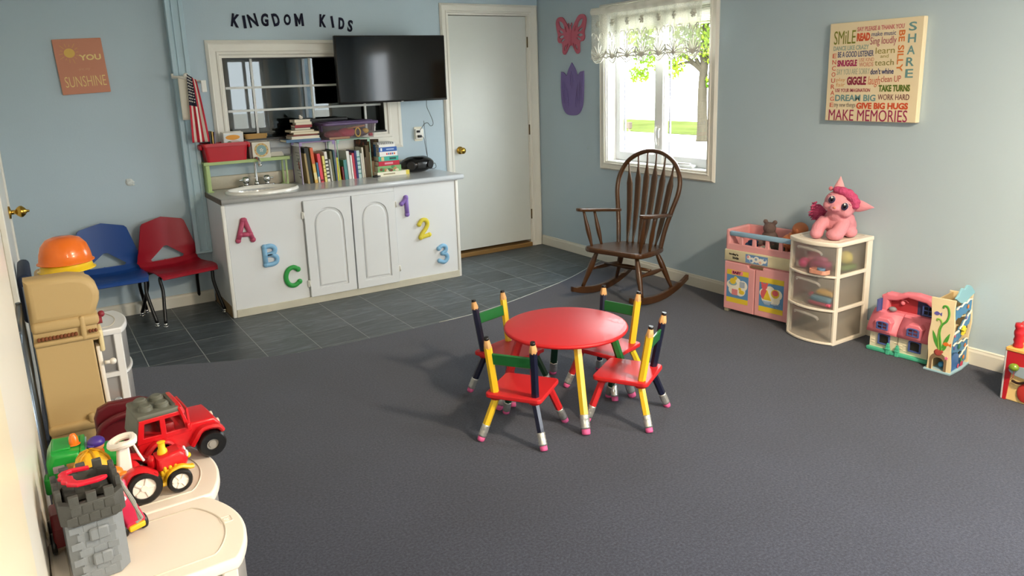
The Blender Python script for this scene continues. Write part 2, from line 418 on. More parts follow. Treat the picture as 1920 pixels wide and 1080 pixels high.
def base_profile(mb, a, b, n):
    """baseboard between floor points a and b, n = direction into the room"""
    a = Vector(a); b = Vector(b); n = Vector(n)
    prof = [(0, 0), (.014, 0), (.014, .068), (.010, .078), (.010, .084), (.004, .088), (0, .088)]
    A = [mb.bm.verts.new(a + n * p + Vector((0, 0, z))) for p, z in prof]; B = [mb.bm.verts.new(b + n * p + Vector((0, 0, z))) for p, z in prof]
    for i in range(len(prof)): mb.bm.faces.new((A[i], A[(i + 1) % 7], B[(i + 1) % 7], B[i]))
    mb.bm.faces.new(A[::-1]); mb.bm.faces.new(B); return mb
BASE = mat('dcdad0', .4, var=.03, vscale=4)
struct('baseboard_right', base_profile(MB(), (0, -.02, 0), (0, YF, 0), (-1, 0, 0)), BASE)
struct('baseboard_back', base_profile(MB(), (XW, 0, -.003), (-2.96, 0, -.003), (0, -1, 0)), BASE)
struct('trim_1', base_profile(MB(), (-1.17, 0, -.003), (-.975, 0, -.003), (0, -1, 0)), BASE)

def casing(mb, x0, x1, z0, z1, w, M, legs_to=None, sides='LRTB'):
    """mitred moulded casing, outer rectangle x0..x1, z0..z1, in wall-local coordinates (x, up, out); w = widths L,R,T,B"""
    steps = [(0, .010), (.18, .022), (.25, .018), (.62, .016), (.68, .021), (.80, .021), (.86, .012), (1.0, .012)]
    L, R_, T, B = w
    def pt(c, f, h):
        if c == 'tl': p = (x0 + L * f, z1 - T * f)
        elif c == 'tr': p = (x1 - R_ * f, z1 - T * f)
        elif c == 'bl': p = (x0 + L * f, z0 + (B * f if 'B' in sides else 0))
        else: p = (x1 - R_ * f, z0 + (B * f if 'B' in sides else 0))
        return M.to_4x4() @ Vector((p[0], p[1], h))
    for s_, c0, c1 in (('T', 'tl', 'tr'), ('L', 'bl', 'tl'), ('R', 'tr', 'br'), ('B', 'br', 'bl')):
        if s_ not in sides: continue
        pr = [(0, 0)] + steps + [(1.0, -.01)]
        A = [mb.bm.verts.new(pt(c0, f, h)) for f, h in pr]; Bv = [mb.bm.verts.new(pt(c1, f, h)) for f, h in pr]
        for i in range(len(pr) - 1): mb.bm.faces.new((A[i], A[i + 1], Bv[i + 1], Bv[i]))
        mb.bm.faces.new(A); mb.bm.faces.new(Bv[::-1])
    return mb
# door in the back wall -------------------------------------------------
BRASS = mat('c9a24a', .25, metal=1.0); OLDMETAL = mat('6e5a3a', .4, metal=.9); CHROME = mat('d9dadb', .12, metal=1.0)
d1 = struct('door_1', MB().b2(-.896, -.124, .004, .04, .058, 2.046, bev=.002), mat('d3d7d4', .33, spec=.5, bump=.02, bscale=30, var=.015), label='plain white flush door in the corner')
def knob_mb(M, m=None):
    mb = MB().lathe([(0, 0), (.033, 0), (.033, .006), (.026, .010), (.012, .014), (.011, .028), (.018, .034), (.027, .046), (.028, .056), (.022, .066), (.010, .071), (0, .072)], 20)
    return mb.xf(M)
kb = obj('door_handle', knob_mb(Matrix.Translation((-.835, .004, .937)) @ BACK.to_4x4()), BRASS, d1, 'round brass knob')
for z in (1.83, 1.07, .30):
    h = MB().b2(-.122, -.104, -.006, .006, z - .045, z + .045, bev=.001); h.cyl((-.119, -.010, z - .045), (-.119, -.010, z + .045), .006, n=8)
    obj('hinge', h, OLDMETAL, d1, 'aged brass hinge')
struct('trim_2', casing(MB(), -.973, -.006, 0, 2.141, (.075, .112, .09, 0), BACK, sides='LRT'), TRIM, label='white moulded casing of the corner door')
fr = MB().b2(-.905, -.896, -.004, .1, 0, 2.06); fr.b2(-.124, -.110, -.004, .1, 0, 2.06); fr.b2(-.9, -.118, -.004, .1, 2.05, 2.066)
fr.b2(-.9, -.12, .06, .1, .05, 2.06)
fr.b2(-.96, -.06, .105, .118, 0, 2.2)  # unseen board behind the door, added to block daylight leaking under it
struct('trim_3_light_block', fr, TRIM)
struct('trim_4', MB().b2(-.9, -.118, -.02, .1, -.006, .035, bev=.006), mat('8a6a3c', .5, var=.2, vscale=9, stretch=(.4, 6, 6)), label='bare wooden door threshold')
# interior window --------------------------------------------------------
w1 = struct('window_1', casing(MB(), -2.821, -1.37, 1.008, 1.852, (.103, .146, .122, .14), BACK), TRIM, label='white framed interior window looking into a dark room')
sf = MB(); YG = .05
for z in (1.521, 1.357): sf.b2(-2.72, -1.512, YG - .012, YG + .004, z - .008, z + .008)
for x in (-2.508, -1.655): sf.b2(x - .008, x + .008, YG - .0135, YG + .004, 1.15, 1.732)
obj('window_bar', sf, mat('d6dad8', .4), w1, 'white grille bars')
jb = MB()
jb.b2(-2.72, -2.712, -.003, .10, 1.15, 1.732); jb.b2(-1.52, -1.512, -.003, .10, 1.15, 1.732); jb.b2(-2.72, -1.512, -.003, .10, 1.724, 1.732); jb.b2(-2.72, -1.512, -.025, .10, 1.142, 1.156)
obj('window_jamb', jb, mat('2b2d2e', .4), w1, 'dark inner edge of the frame')
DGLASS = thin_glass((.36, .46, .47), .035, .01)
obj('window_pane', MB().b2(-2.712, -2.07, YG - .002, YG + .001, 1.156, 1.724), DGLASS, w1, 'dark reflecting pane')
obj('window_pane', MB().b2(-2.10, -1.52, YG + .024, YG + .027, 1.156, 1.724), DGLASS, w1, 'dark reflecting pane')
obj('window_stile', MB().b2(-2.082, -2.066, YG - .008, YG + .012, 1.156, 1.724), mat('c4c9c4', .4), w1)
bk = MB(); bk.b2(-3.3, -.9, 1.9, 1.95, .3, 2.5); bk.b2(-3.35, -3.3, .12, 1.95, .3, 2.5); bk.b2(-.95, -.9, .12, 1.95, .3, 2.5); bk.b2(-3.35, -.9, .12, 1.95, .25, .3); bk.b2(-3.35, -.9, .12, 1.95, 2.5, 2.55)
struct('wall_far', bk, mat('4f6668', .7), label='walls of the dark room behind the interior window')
# pipe chase left of the cabinet ------------------------------------------
CH = mat('b0cad8', .42, spec=.4)
ch = MB().b2(-3.055, -2.95, -.07, 0, .385, ZC)
ch.b2(-3.058, -3.030, -.080, -.064, .375, ZC, bev=.003); ch.b2(-3.022, -3.014, -.076, -.066, .385, ZC, bev=.002)
ch.b2(-2.975, -2.946, -.080, -.064, .375, ZC, bev=.003); ch.b2(-3.058, -2.946, -.082, 0, .375, .39, bev=.003)
struct('trim_5', ch, CH, label='pale blue boxed pipe chase ending above the floor')
# window in the right wall -------------------------------------------------
w2 = struct('window_2', casing(MB(), .872, 2.10, .775, 2.06, (.075, .075, .075, .07), RIGHT), TRIM, label='white framed double casement window')
VIN = mat('f0f2f2', .35)
rv = MB()
rv.b2(0, .16, -2.045, -2.033, .845, 1.985); rv.b2(0, .16, -.957, -.945, .845, 1.985); rv.b2(-.004, .16, -2.045, -.945, .833, .850); rv.b2(0, .16, -2.045, -.945, 1.975, 1.985)
obj('window_jamb', rv, VIN, w2)
def sash(y0, y1, name):
    s_ = MB(); z0, z1 = .852, 1.972; w = .05
    s_.b2(.085, .125, y0, y0 + w, z0, z1, bev=.004); s_.b2(.085, .125, y1 - w, y1, z0, z1, bev=.004)
    s_.b2(.085, .125, y0, y1, z0, z0 + .068, bev=.004); s_.b2(.085, .125, y0, y1, z1 - .06, z1, bev=.004)
    o = obj(name, s_, VIN, w2)
    obj('window_pane', MB().b2(.104, .107, y0 + w, y1 - w, z0 + .068, z1 - .06), thin_glass((.97, .98, .97), .02), o)
    b = MB().b2(.10, .112, y1 - w - .045, y1 - w - .036, z0 + .06, z1 - .05)
    obj('muntin', b, mat('b9bcd6', .4), o)
sash(-1.452, -.957, 'window_sash'); sash(-2.033, -1.458, 'window_sash')
obj('window_mullion', MB().b2(.075, .13, -1.500, -1.415, .85, 1.975, bev=.004), VIN, w2)
bl = MB()
for k in range(9): bl.box((.055, -1.495, 1.965 - k * .012), (.028, 1.06, .0025), rot=(0, .25, 0))
bl.b2(.035, .075, -2.03, -.96, 1.965, 1.985); bl.b2(.042, .068, -2.02, -.97, 1.848, 1.858)
obj('raised_blind', bl, mat('dcdccf', .6), w2, 'raised white slatted blind')
lt = MB().tube([(.07, -1.448, 1.13), (.055, -1.448, 1.12), (.05, -1.448, 1.07), (.055, -1.448, 1.02), (.07, -1.448, 1.0)], .008, 8); lt.b2(.068, .078, -1.464, -1.432, .99, 1.14, bev=.004, seg=2)
lt.tube([(.07, -1.475, 1.12), (.058, -1.475, 1.1), (.058, -1.475, 1.05)], .007, 8)
obj('window_latch', lt, mat('e6e8e8', .3), w2)
ck = MB().box((.055, -1.76, .862), (.06, .19, .022), bev=.01, seg=2); ck.box((.045, -1.74, .878), (.022, .15, .012), rot=(0, 0, .12), bev=.005, seg=2)
obj('window_crank', ck, mat('dfe2e2', .3), w2, 'folded white crank handle')
# window behind the camera, lighting the room ------------------------------
w3 = struct('window_3', casing(MB(), -1.08, -.30, .72, 2.08, (.08, .08, .08, .08), Matrix(((-1, 0, 0), (0, 0, 1), (0, 1, 0))) @ Matrix.Diagonal((-1, 1, 1)) if False else Matrix(((1, 0, 0), (0, 0, 1), (0, 1, 0))).to_4x4().to_3x3()), TRIM)
w3.location = (0, YF, 0)
fr3 = MB()
for x in (-1.0, -.715, -.43): fr3.b2(x, x + .05, YF - .09, YF - .05, .8, 2.0)
for z in (.8, 1.95): fr3.b2(-1.0, -.38, YF - .09, YF - .05, z, z + .05)
fo = obj('window_sash', fr3, VIN, w3); fo.location = (0, -YF, 0)
w4 = struct('window_4', casing(MB(), 5.32, 6.88, .72, 2.08, (.08, .08, .08, .08), RIGHT), TRIM, label='white framed window in the right wall behind the camera')
fr4 = MB()
for y in (-6.8, -5.44): fr4.b2(.05, .09, y, y + .04, .8, 2.0)
for z in (.8, 1.96): fr4.b2(.052, .088, -6.8, -5.4, z, z + .04)
obj('window_sash', fr4, VIN, w4)
# left wall: doors seen edge-on --------------------------------------------
DOORW = mat('eceae2', .28, spec=.5, bump=.01, bscale=15)
d2 = struct('door_2', MB().b2(XW, -4.055, -4.42, -3.47, .0, 2.05, bev=.003), DOORW, label='white door against the left wall nearest the camera')
struct('trim_6', MB().b2(XW, -4.052, -5.3, -4.44, 0, 2.2, bev=.003), mat('efe6cc', .3), label='cream panel beside the near door')
d3 = struct('door_3', MB().b2(XW, -4.096, -1.95, -1.0, .0, 2.05, bev=.002), DOORW, label='white door with brass knob in the left wall')
obj('door_handle', MB().lathe([(0, 0), (.033, 0), (.033, .008), (.012, .012), (.011, .03), (.02, .036), (.03, .05), (.03, .06), (.02, .072), (.008, .080), (.006, .09), (0, .094)], 20).xf(Matrix.Translation((-4.096, -1.06, .93)) @ Matrix.Rotation(radians(90), 4, 'Y')), BRASS, d3, 'brass knob')
struct('trim_7', MB().b2(XW, -4.088, -1.0, -.94, 0, 2.1, bev=.003).b2(XW, -4.088, -2.02, -1.95, 0, 2.1, bev=.003), TRIM)

for k, (lx, ly) in enumerate(LAMPS):
    t = thing('ceiling_light', ['round white ceiling light behind the camera', 'round white ceiling light over the carpet near the camera'][k], 'ceiling light', (lx, ly, ZC))
    obj('base', MB().lathe([(0, 0), (.19, 0), (.19, -.02), (.175, -.03), (0, -.03)], 28), WHITE, t)
    obj('diffuser', MB().lathe([(.17, -.03), (.172, -.06), (.15, -.085), (.09, -.098), (0, -.10)], 28), mat('ffe6c0', .4, emit=3.0), t)
# ------------------------------------------------------------------ sink cabinet and counter
CABW = mat('e2e6ea', .35, spec=.5, var=.015, vscale=3)
cab = thing('sink_cabinet', 'long white sink cabinet with two arched doors', 'cabinet', (-2.947, -.553, -.003))
def cb(x0, x1, y0, y1, z0, z1, **k): return (x0 + 2.947, x1 + 2.947, y0 + .553, y1 + .553, z0, z1)
body = MB()
for q in ((-2.945, -2.928, -.545, -.02, .0, .775), (-1.20, -1.183, -.545, -.02, .0, .775), (-2.93, -1.19, -.53, -.03, .06, .08)):
    body.b2(*cb(*q))
obj('body', body, CABW, cab)
fp = MB(); fp.b2(*cb(-2.925, -2.42, -.553, -.535, .05, .775)); obj('front_panel', fp, CABW, cab)
fp = MB(); fp.b2(*cb(-1.715, -1.205, -.553, -.535, .05, .775)); obj('front_panel', fp, CABW, cab)
fp = MB(); fp.b2(*cb(-2.42, -1.715, -.549, -.535, .733, .775)); fp.b2(*cb(-2.42, -1.715, -.545, -.535, .03, .08)); fp.b2(*cb(-2.42, -1.715, -.541, -.535, .08, .733)); obj('face_frame', fp, CABW, cab)
for x0 in (-2.951, -1.203):
    obj('corner_trim', MB().b2(*cb(x0, x0 + .024, -.560, -.53, 0, .772), bev=.004, seg=2), WHITE, cab)
tb = MB().b2(*cb(-2.927, -1.2, -.563, -.54, .0, .052), bev=.002)
for x in (-2.87, -2.62, -2.38, -2.05, -1.72, -1.45, -1.25): tb.cyl((x + 2.947, -.0095, .03), (x + 2.947, -.012, .03), .004, n=8, m=None)
obj('toe_board', tb, mat('c9c6b6', .5, var=.08, vscale=6), cab, 'cream toe board with screw heads')
obj('toe_board', MB().b2(*cb(-2.953, -2.945, -.53, -.03, .0, .07)), mat('8f7550', .6, var=.1), cab, 'bare brown board along the cabinet side')
MB2W = Matrix(((1, 0, 0), (0, 0, -1), (0, 1, 0))).to_4x4()
def arch(x0, x1, z0, zs, zt, n=14):
    xm = (x0 + x1) / 2; hw = (x1 - x0) / 2; o = [(x0, z0), (x1, z0), (x1, zs)]
    for i in range(1, n):
        a = pi * i / n; o.append((xm + hw * cos(a) * .94, zs + .012 + (zt - zs - .012) * sin(a) ** .9))
    o.append((x0, zs)); return o
def cab_door(x0, x1, z0, z1, hx):
    X0, X1 = x0 + 2.947, x1 + 2.947
    rect = [(X0, z0), (X1, z0), (X1, z1), (X0, z1)]
    m = .060; a1 = arch(X0 + m, X1 - m, z0 + .058, z1 - .165, z1 - .062)
    d = MB().prism([rect, a1], .018, MB2W, bev=.003, z0=.002)
    d.prism([rect], .005, MB2W, z0=.0005)
    o = obj('door', d, CABW, cab)
    pa = arch(X0 + m + .012, X1 - m - .012, z0 + .070, z1 - .178, z1 - .075)
    obj('raised_panel', MB().prism([pa], .022, MB2W, bev=.011, z0=-.002, res=1), CABW, o)
    for z in (z0 + .1, z1 - .1):
        h = MB().box((hx + 2.947, -.010, z), (.018, .012, .05), bev=.003).cyl((hx + 2.947 + .004, -.018, z - .02), (hx + 2.947 + .004, -.018, z + .02), .005, n=8)
        obj('hinge', h, WHITE, o)
cab_door(-2.409, -2.066, .052, .744, -2.416); cab_door(-2.056, -1.724, .050, .742, -1.716)

ctop = thing('countertop', 'speckled pale grey laminate countertop on the white cabinet', 'countertop', (-2.947, -.578, .772))
LAM = mat('c5c8cb', .22, spec=.5, var=.05, vscale=160)
SX, SY, SRX, SRY = -2.615, -.335, .252, .195
hole = circ(SX + 2.947, SY + .578, SRX - .03, SRY - .03, 40)
cm = MB().prism([[(-.002, .004), (1.809, .004), (1.809, .572), (-.002, .572)], hole], .040, None, bev=0, z0=0)
cm.tube([(-.002, .006, .022), (1.809, .006, .022)], .0185, 12, cap=True)
obj('top', cm, LAM, ctop)
obj('backsplash', MB().b2(0, 1.77, .556, .576, .040, .135, bev=.006, seg=2), mat('c9c2b4', .3, var=.04, vscale=60), ctop, 'beige backsplash strip')
obj('end_cap', MB().b2(-.006, -.0005, .0, .57, .004, .036), mat('6b5a48', .5), ctop, 'raw brown end of the counter')

sink = thing('sink', 'oval white ceramic sink basin at the left of the counter', 'sink', (SX, SY, .8125))
CER = mat('f3f2ec', .12, spec=.6, coat=.3)
prof = [(1, 0), (1.0, .008), (.985, .016), (.95, .020), (.91, .018), (.87, .008), (.85, -.01), (.80, -.06), (.70, -.11), (.50, -.14), (.15, -.152), (0, -.153)]
obj('basin', MB().lathe(prof, 48, None, sx=SRX, sy=SRY), CER, sink)
obj('drain', MB().lathe([(0, 0), (.022, 0), (.022, .003), (.016, .004), (.012, .001), (0, .001)], 16, Matrix.Translation((0, 0, -.1515))), CHROME, sink, 'chrome drain')
fau = thing('faucet', 'chrome two handle faucet with tall gooseneck spout', 'faucet', (-2.598, -.13, .832))
obj('base_plate', MB().prism([rrect(-.13, -.028, .13, .028, .027, 6)], .014, None, bev=.004, z0=-.01), mat('9a9c9e', .25, metal=1), fau)
sp = [(0, 0, 0), (0, 0, .05), (0, 0, .11), (.000, -.004, .165), (.004, -.022, .192), (.010, -.050, .196), (.014, -.072, .180), (.016, -.080, .155)]
obj('spout', MB().tube(smooth_pts(sp, 5, False), .0105, 12).cyl((0, 0, 0), (0, 0, .03), .02, .013, 16).cyl((.016, -.080, .158), (.017, -.083, .138), .013, n=12), CHROME, fau)
for s in (-1, 1):
    obj('handle', MB().cyl((s * .075, 0, 0), (s * .075, 0, .02), .018, .014, 14).lathe([(0, 0), (.020, .002), (.025, .015), (.024, .035), (.017, .046), (0, .048)], 10, Matrix.Translation((s * .075, 0, .018))).box((s * .105, -.002, .045), (.035, .012, .010), bev=.003), CHROME, fau, 'clear and chrome handle')

# foam letters on the cabinet --------------------------------------------
def stroke_letter(name, label, ch, cx, cz, strokes, col, r=.0165, cat='foam letter', group=None):
    t = thing(name, label, cat, (cx, -.556, cz), 0, group)
    mb = MB()
    for st in strokes:
        pts = [(x, -.008, z) for x, z in st]
        closed = st[0] == st[-1] and len(st) > 2
        if closed: pts = pts[:-1]
        if len(pts) > 2: pts = smooth_pts(pts, 4, closed)
        mb.tube(pts, r, 10, closed, flat=None)
        if not closed:
            for e in (pts[0], pts[-1]): mb.ball(e, r * RND.uniform(1.13, 1.18), 12, rot=(0, RND.random(), 0))
    for v in mb.bm.verts:
        v.co.y = min(.001, v.co.y * .85)
    obj('foam_shape', mb, mat(col, .45, spec=.4), t); return t
G = 'foam letters on the left cabinet panel'
stroke_letter('foam_letter', 'raspberry pink foam letter A on the cabinet', 'A', -2.818, .590, [[(-.048, -.065), (-.005, .068)], [(.048, -.070), (.005, .068)], [(-.03, -.028), (.034, -.03)]], 'b8506e', group=G)
stroke_letter('foam_letter', 'light blue foam letter B on the cabinet', 'B', -2.668, .395, [[(-.034, .062), (-.034, -.062)], [(-.034, .062), (.01, .064), (.036, .045), (.03, .018), (.0, .006), (-.03, .004)], [(-.03, .004), (.012, .004), (.044, -.02), (.038, -.052), (.008, -.064), (-.034, -.062)]], '86b9df', group=G)
stroke_letter('foam_letter', 'green foam letter C on the cabinet', 'C', -2.528, .222, [[(.042, .045), (.012, .064), (-.024, .052), (-.044, .015), (-.044, -.025), (-.024, -.058), (.012, -.066), (.046, -.044)]], '35a04c', group=G)
G = 'foam numbers on the right cabinet panel'
stroke_letter('foam_number', 'purple foam number 1 on the cabinet', '1', -1.636, .615, [[(-.028, .022), (-.004, .045), (.008, .066)], [(.010, .062), (.012, -.064)]], '8e72c4', r=.016, cat='foam number', group=G)
stroke_letter('foam_number', 'yellow foam number 2 on the cabinet', '2', -1.494, .424, [[(-.036, .038), (-.012, .068), (.022, .064), (.034, .036), (.018, .0), (-.012, -.032), (-.030, -.062)], [(-.030, -.066), (.0, -.060), (.044, -.052)]], 'e4d54a', r=.016, cat='foam number', group=G)
stroke_letter('foam_number', 'light blue foam number 3 on the cabinet', '3', -1.341, .203, [[(-.034, .048), (-.006, .066), (.024, .056), (.026, .026), (-.004, .006)], [(-.004, .006), (.030, -.008), (.036, -.040), (.008, -.066), (-.034, -.050)]], '86b9df', r=.016, cat='foam number', group=G)

# ------------------------------------------------------------------ back wall things
NAVY = mat('0d0e28', .6, spec=.2)
def wall_letter(ch, x, z, h, wf, rot, label):
    t = thing('wall_letter', label, 'wall letter', (x, -.001, z), BACK, 'navy cut-out letters on the wall')
    w = h * wf
    if ch == 'M':
        M_ = Matrix.Rotation(rot, 4, 'Z') @ Matrix.Diagonal((w, h, 1, 1)); s_ = .27
        obj('letter_cutout', MB().prism([[(-.5, -.5), (-.5 + s_, -.5), (-.5 + s_, .12), (-.06, -.36), (.06, -.36), (.5 - s_, .12), (.5 - s_, -.5), (.5, -.5), (.5, .5), (.28, .5), (0, -.02), (-.28, .5), (-.5, .5)]], .004, M_), NAVY, t); return
    o = obj('letter_cutout', MB().text(ch, -w / 2, -h / 2, w, h, m=NAVY, depth=.004, bold={'N': .028, 'S': .03, 'I': .03}.get(ch, .042), rot=rot), NAVY, t)
ks = [('K', -2.593, 1.985, .090, .62, -.20, 'K starting the first word'), ('I', -2.532, 1.976, .088, .22, .06, 'I in the first word'), ('N', -2.473, 1.987, .092, .68, .20, 'N in the first word'), ('G', -2.388, 1.992, .090, .58, -.05, 'G in the first word'), ('D', -2.307, 1.994, .090, .56, .17, 'D in the first word'), ('O', -2.224, 1.995, .078, .66, -.05, 'O in the first word'), ('M', -2.137, 1.995, .090, .72, .05, 'M ending the first word'),
      ('K', -1.956, 1.990, .092, .56, -.10, 'K starting the second word'), ('I', -1.883, 1.983, .085, .20, .10, 'I in the second word'), ('D', -1.812, 1.972, .086, .52, -.08, 'D in the second word'), ('S', -1.744, 1.955, .088, .45, -.18, 'S ending the second word')]
for ch, x, z, h, wf, r, l in ks: wall_letter(ch, x, z, h, wf, r, 'navy wall letter ' + l)

sg = thing('sunshine_sign', 'peach canvas sign with golden sun lettering on the wall', 'sign', (-3.59, -.001, 1.69), BACK)
sg.rotation_euler = (sg.matrix_world @ Matrix.Rotation(.045, 4, 'Z')).to_euler()
obj('board', MB().prism([rrect(-.139, -.172, .139, .172, .004, 2)], .016, None, bev=.002), mat('cd8a70', .6, bump=.05, bscale=300), sg)
GOLD = mat('e2b95c', .45); LG = mat('ecd58e', .5)
su = MB().prism([circ(-.055, .085, .031, .029, 22)], .001, None, z0=.016)
for k in range(14):
    a = 2 * pi * k / 14 + .1; r1_ = .038; r2_ = .052 + .008 * (k % 3)
    su.box((-.055 + (r1_ + r2_) / 2 * cos(a), .085 + (r1_ + r2_) / 2 * sin(a), .0165), (r2_ - r1_, .0018, .001), rot=(0, 0, a))
obj('printed_sun', su, GOLD, sg)
obj('lettering', MB().text('YOU', -.005, .036, .125, .036, depth=.001, bold=.03, z0=.016), LG, sg)
obj('lettering', MB().text('SUNSHINE', -.112, -.127, .235, .066, depth=.001, bold=-.012, z0=.016), LG, sg)
obj('lettering', MB().text('are my', -.022, -.030, .068, .017, depth=.001, shear=.3, bold=-.01, z0=.016), mat('d9a882', .5), sg)
# patched hole
t = MB().lathe([(0, .006), (.012, .008), (.022, .004), (.026, 0)], 14, BACK.to_4x4())
for k in range(5): t.ball((.02 * cos(k * 2.1), -.004, .018 * sin(k * 1.7)), (.012, .004, .008), 8)
tag(obj('wall_patch', t, mat('cfd6d6', .8, var=.2, vscale=60), loc=(-3.411, 0, .919)), 'small unpainted plaster patch on the blue wall', 'wall patch')
t = MB().tube([(0.0 + .013 * cos(a), 0, .013 * sin(a)) for a in [k * .35 for k in range(15)]], .0012, 6)
tag(obj('cable_clip', t, mat('9fb4ba', .5), loc=(-.003, -.712, .937)), 'small pale plastic ring on the wall below the tulip', 'clip')

# television ---------------------------------------------------------------
BLK = mat('0d0d0f', .35, spec=.5)
tv = thing('television', 'black flat screen television on a wall arm', 'television', (-1.511, -.215, 1.624), (0, 0, radians(-3.6)))
obj('casing', MB().b2(-.442, .442, -.012, .03, -.248, .248, bev=.006, seg=2).b2(-.3, .3, .03, .055, -.2, .15, bev=.02, seg=2), BLK, tv)
obj('screen', MB().b2(-.432, .432, -.0145, -.010, -.234, .238), mat('040404', .07, spec=.30), tv)
obj('indicator', MB().box((.06, -.013, -.246), (.02, .004, .006), bev=.002), mat('d8d8d8', .3), tv, 'small silver mark under the screen')
am = MB().b2(-.07, .07, .05, .06, -.1, .1).b2(-.025, .025, .055, .12, -.02, .02).box((.04, .135, 0), (.05, .12, .05), rot=(0, 0, .6)).b2(.02, .12, .19, .204, -.12, .12)
obj('wall_arm', am, mat('1d1d1f', .4, metal=.6), tv, 'black wall arm')

# paper towel holder and flag ------------------------------------------------
ph = thing('paper_towel_holder', 'white paper towel holder on the pipe chase', 'towel holder', (-2.99, -.08, 1.6))
obj('bracket', MB().b2(-.085, .04, -.012, 0, -.004, .014, bev=.003).cyl((-.08, -.02, .01), (-.08, -.02, .03), .008).b2(.085, .118, -.09, -.078, -.10, -.02, bev=.003).b2(.10, .112, -.085, .08, -.04, -.02, bev=.003), mat('e8e8e4', .35), ph)
obj('rod', MB().cyl((-.085, -.055, .012), (.11, -.055, -.03), .006).ball((0, -.055, .014), .018, 14), mat('e4e2da', .3), ph)
sheet = MB().grid(6, 10, lambda u, v: Vector((-.052 + u * .08, -.048 + .004 * sin(u * 5), .01 - v * .29)))
so = obj('paper_sheet', sheet, mat('e3dfd2', .9), ph, 'hanging white paper sheet'); so.modifiers.new('thick', 'SOLIDIFY').thickness = .002
fl = thing('flag', 'small striped flag with stars draped from the towel holder', 'flag', (-2.96, -.15, 1.6))
RED = mat('c1263a', .75); WHT = mat('eae6dc', .8); BLU = mat('1d2035', .8)
def flag_pt(u, v):      # u across 0..1, v down 0..1 ; gathered at the top
    w0 = .055; w1 = .118
    w = w0 + (w1 - w0) * v ** .8
    x = -.028 + (.028 - .045 + .0) * v + u * w + .035 * (v) * (.0)
    z = .025 - v * .46 - .02 * u * (1 - v) * 2
    y = -.012 * sin(u * 14 + v * 2) * (.4 + .6 * v)
    return Vector((x, y, z))
NS = 7
def fl_mat(u, v): return BLU if (v < .43 and u < .56) else (RED if int(u * NS * 1.0) % 2 == 0 else WHT)
fm = MB(); nu, nv = 28, 20
vs = [[fm.bm.verts.new(flag_pt(i / nu, j / nv)) for j in range(nv + 1)] for i in range(nu + 1)]
for i in range(nu):
    for j in range(nv):
        f = fm.bm.faces.new((vs[i][j], vs[i + 1][j], vs[i + 1][j + 1], vs[i][j + 1])); f.smooth = True
        f.material_index = fm.mi(fl_mat((i + .5) / nu, (j + .5) / nv))
fo = obj('cloth', fm, None, fl); fo.modifiers.new('thick', 'SOLIDIFY').thickness = .0015
st = MB()
for r_ in range(9):
    for c_ in range(4):
        u = (c_ + (.5 if r_ % 2 else .2)) / 8 + .02; v = .035 + r_ * .044
        if u > .52: continue
        p = flag_pt(u, v) + Vector((0, -.0025, 0))
        st.prism([[(p.x + (.0058 if k % 2 == 0 else .0026) * sin(k * pi / 5), p.z + (.0058 if k % 2 == 0 else .0026) * cos(k * pi / 5)) for k in range(10)]], .0008, Matrix.Translation((0, p.y, 0)) @ BACK.to_4x4())
obj('star', st, WHT, fl)

# outlet and cords -----------------------------------------------------------
ot = thing('wall_outlet', 'white double outlet with two black plugs by the door', 'outlet', (-1.225, -.001, 1.103), BACK)
obj('plate', MB().prism([rrect(-.036, -.058, .036, .058, .006)], .006, None, bev=.002), mat('e6e1d0', .4), ot)
obj('receptacle', MB().prism([rrect(-.034, -.042, .040, .042, .008)], .022, None, bev=.003, z0=.004), mat('f1f1ec', .35), ot, 'white outlet splitter block')
def cord(parent, label, pts, r=.0022):
    o = obj('cord', MB().tube(smooth_pts(pts, 6, False), r, 6), BLK, parent, label)
    o.matrix_parent_inverse = parent.matrix_basis.inverted(); return o
obj('plug', MB().box((-.012, .022, .034), (.026, .018, .022), bev=.004, seg=2), BLK, ot); obj('plug', MB().box((-.002, -.018, .034), (.034, .02, .022), bev=.004, seg=2), BLK, ot)
cord(tv, 'black cord looping down to the outlet', [(-1.235, -.052, 1.128), (-1.21, -.055, 1.16), (-1.18, -.045, 1.185), (-1.15, -.04, 1.19), (-1.125, -.035, 1.165), (-1.10, -.03, 1.17), (-1.097, -.03, 1.20), (-1.12, -.03, 1.26), (-1.16, -.06, 1.32), (-1.20, -.14, 1.375), (-1.23, -.17, 1.40)])
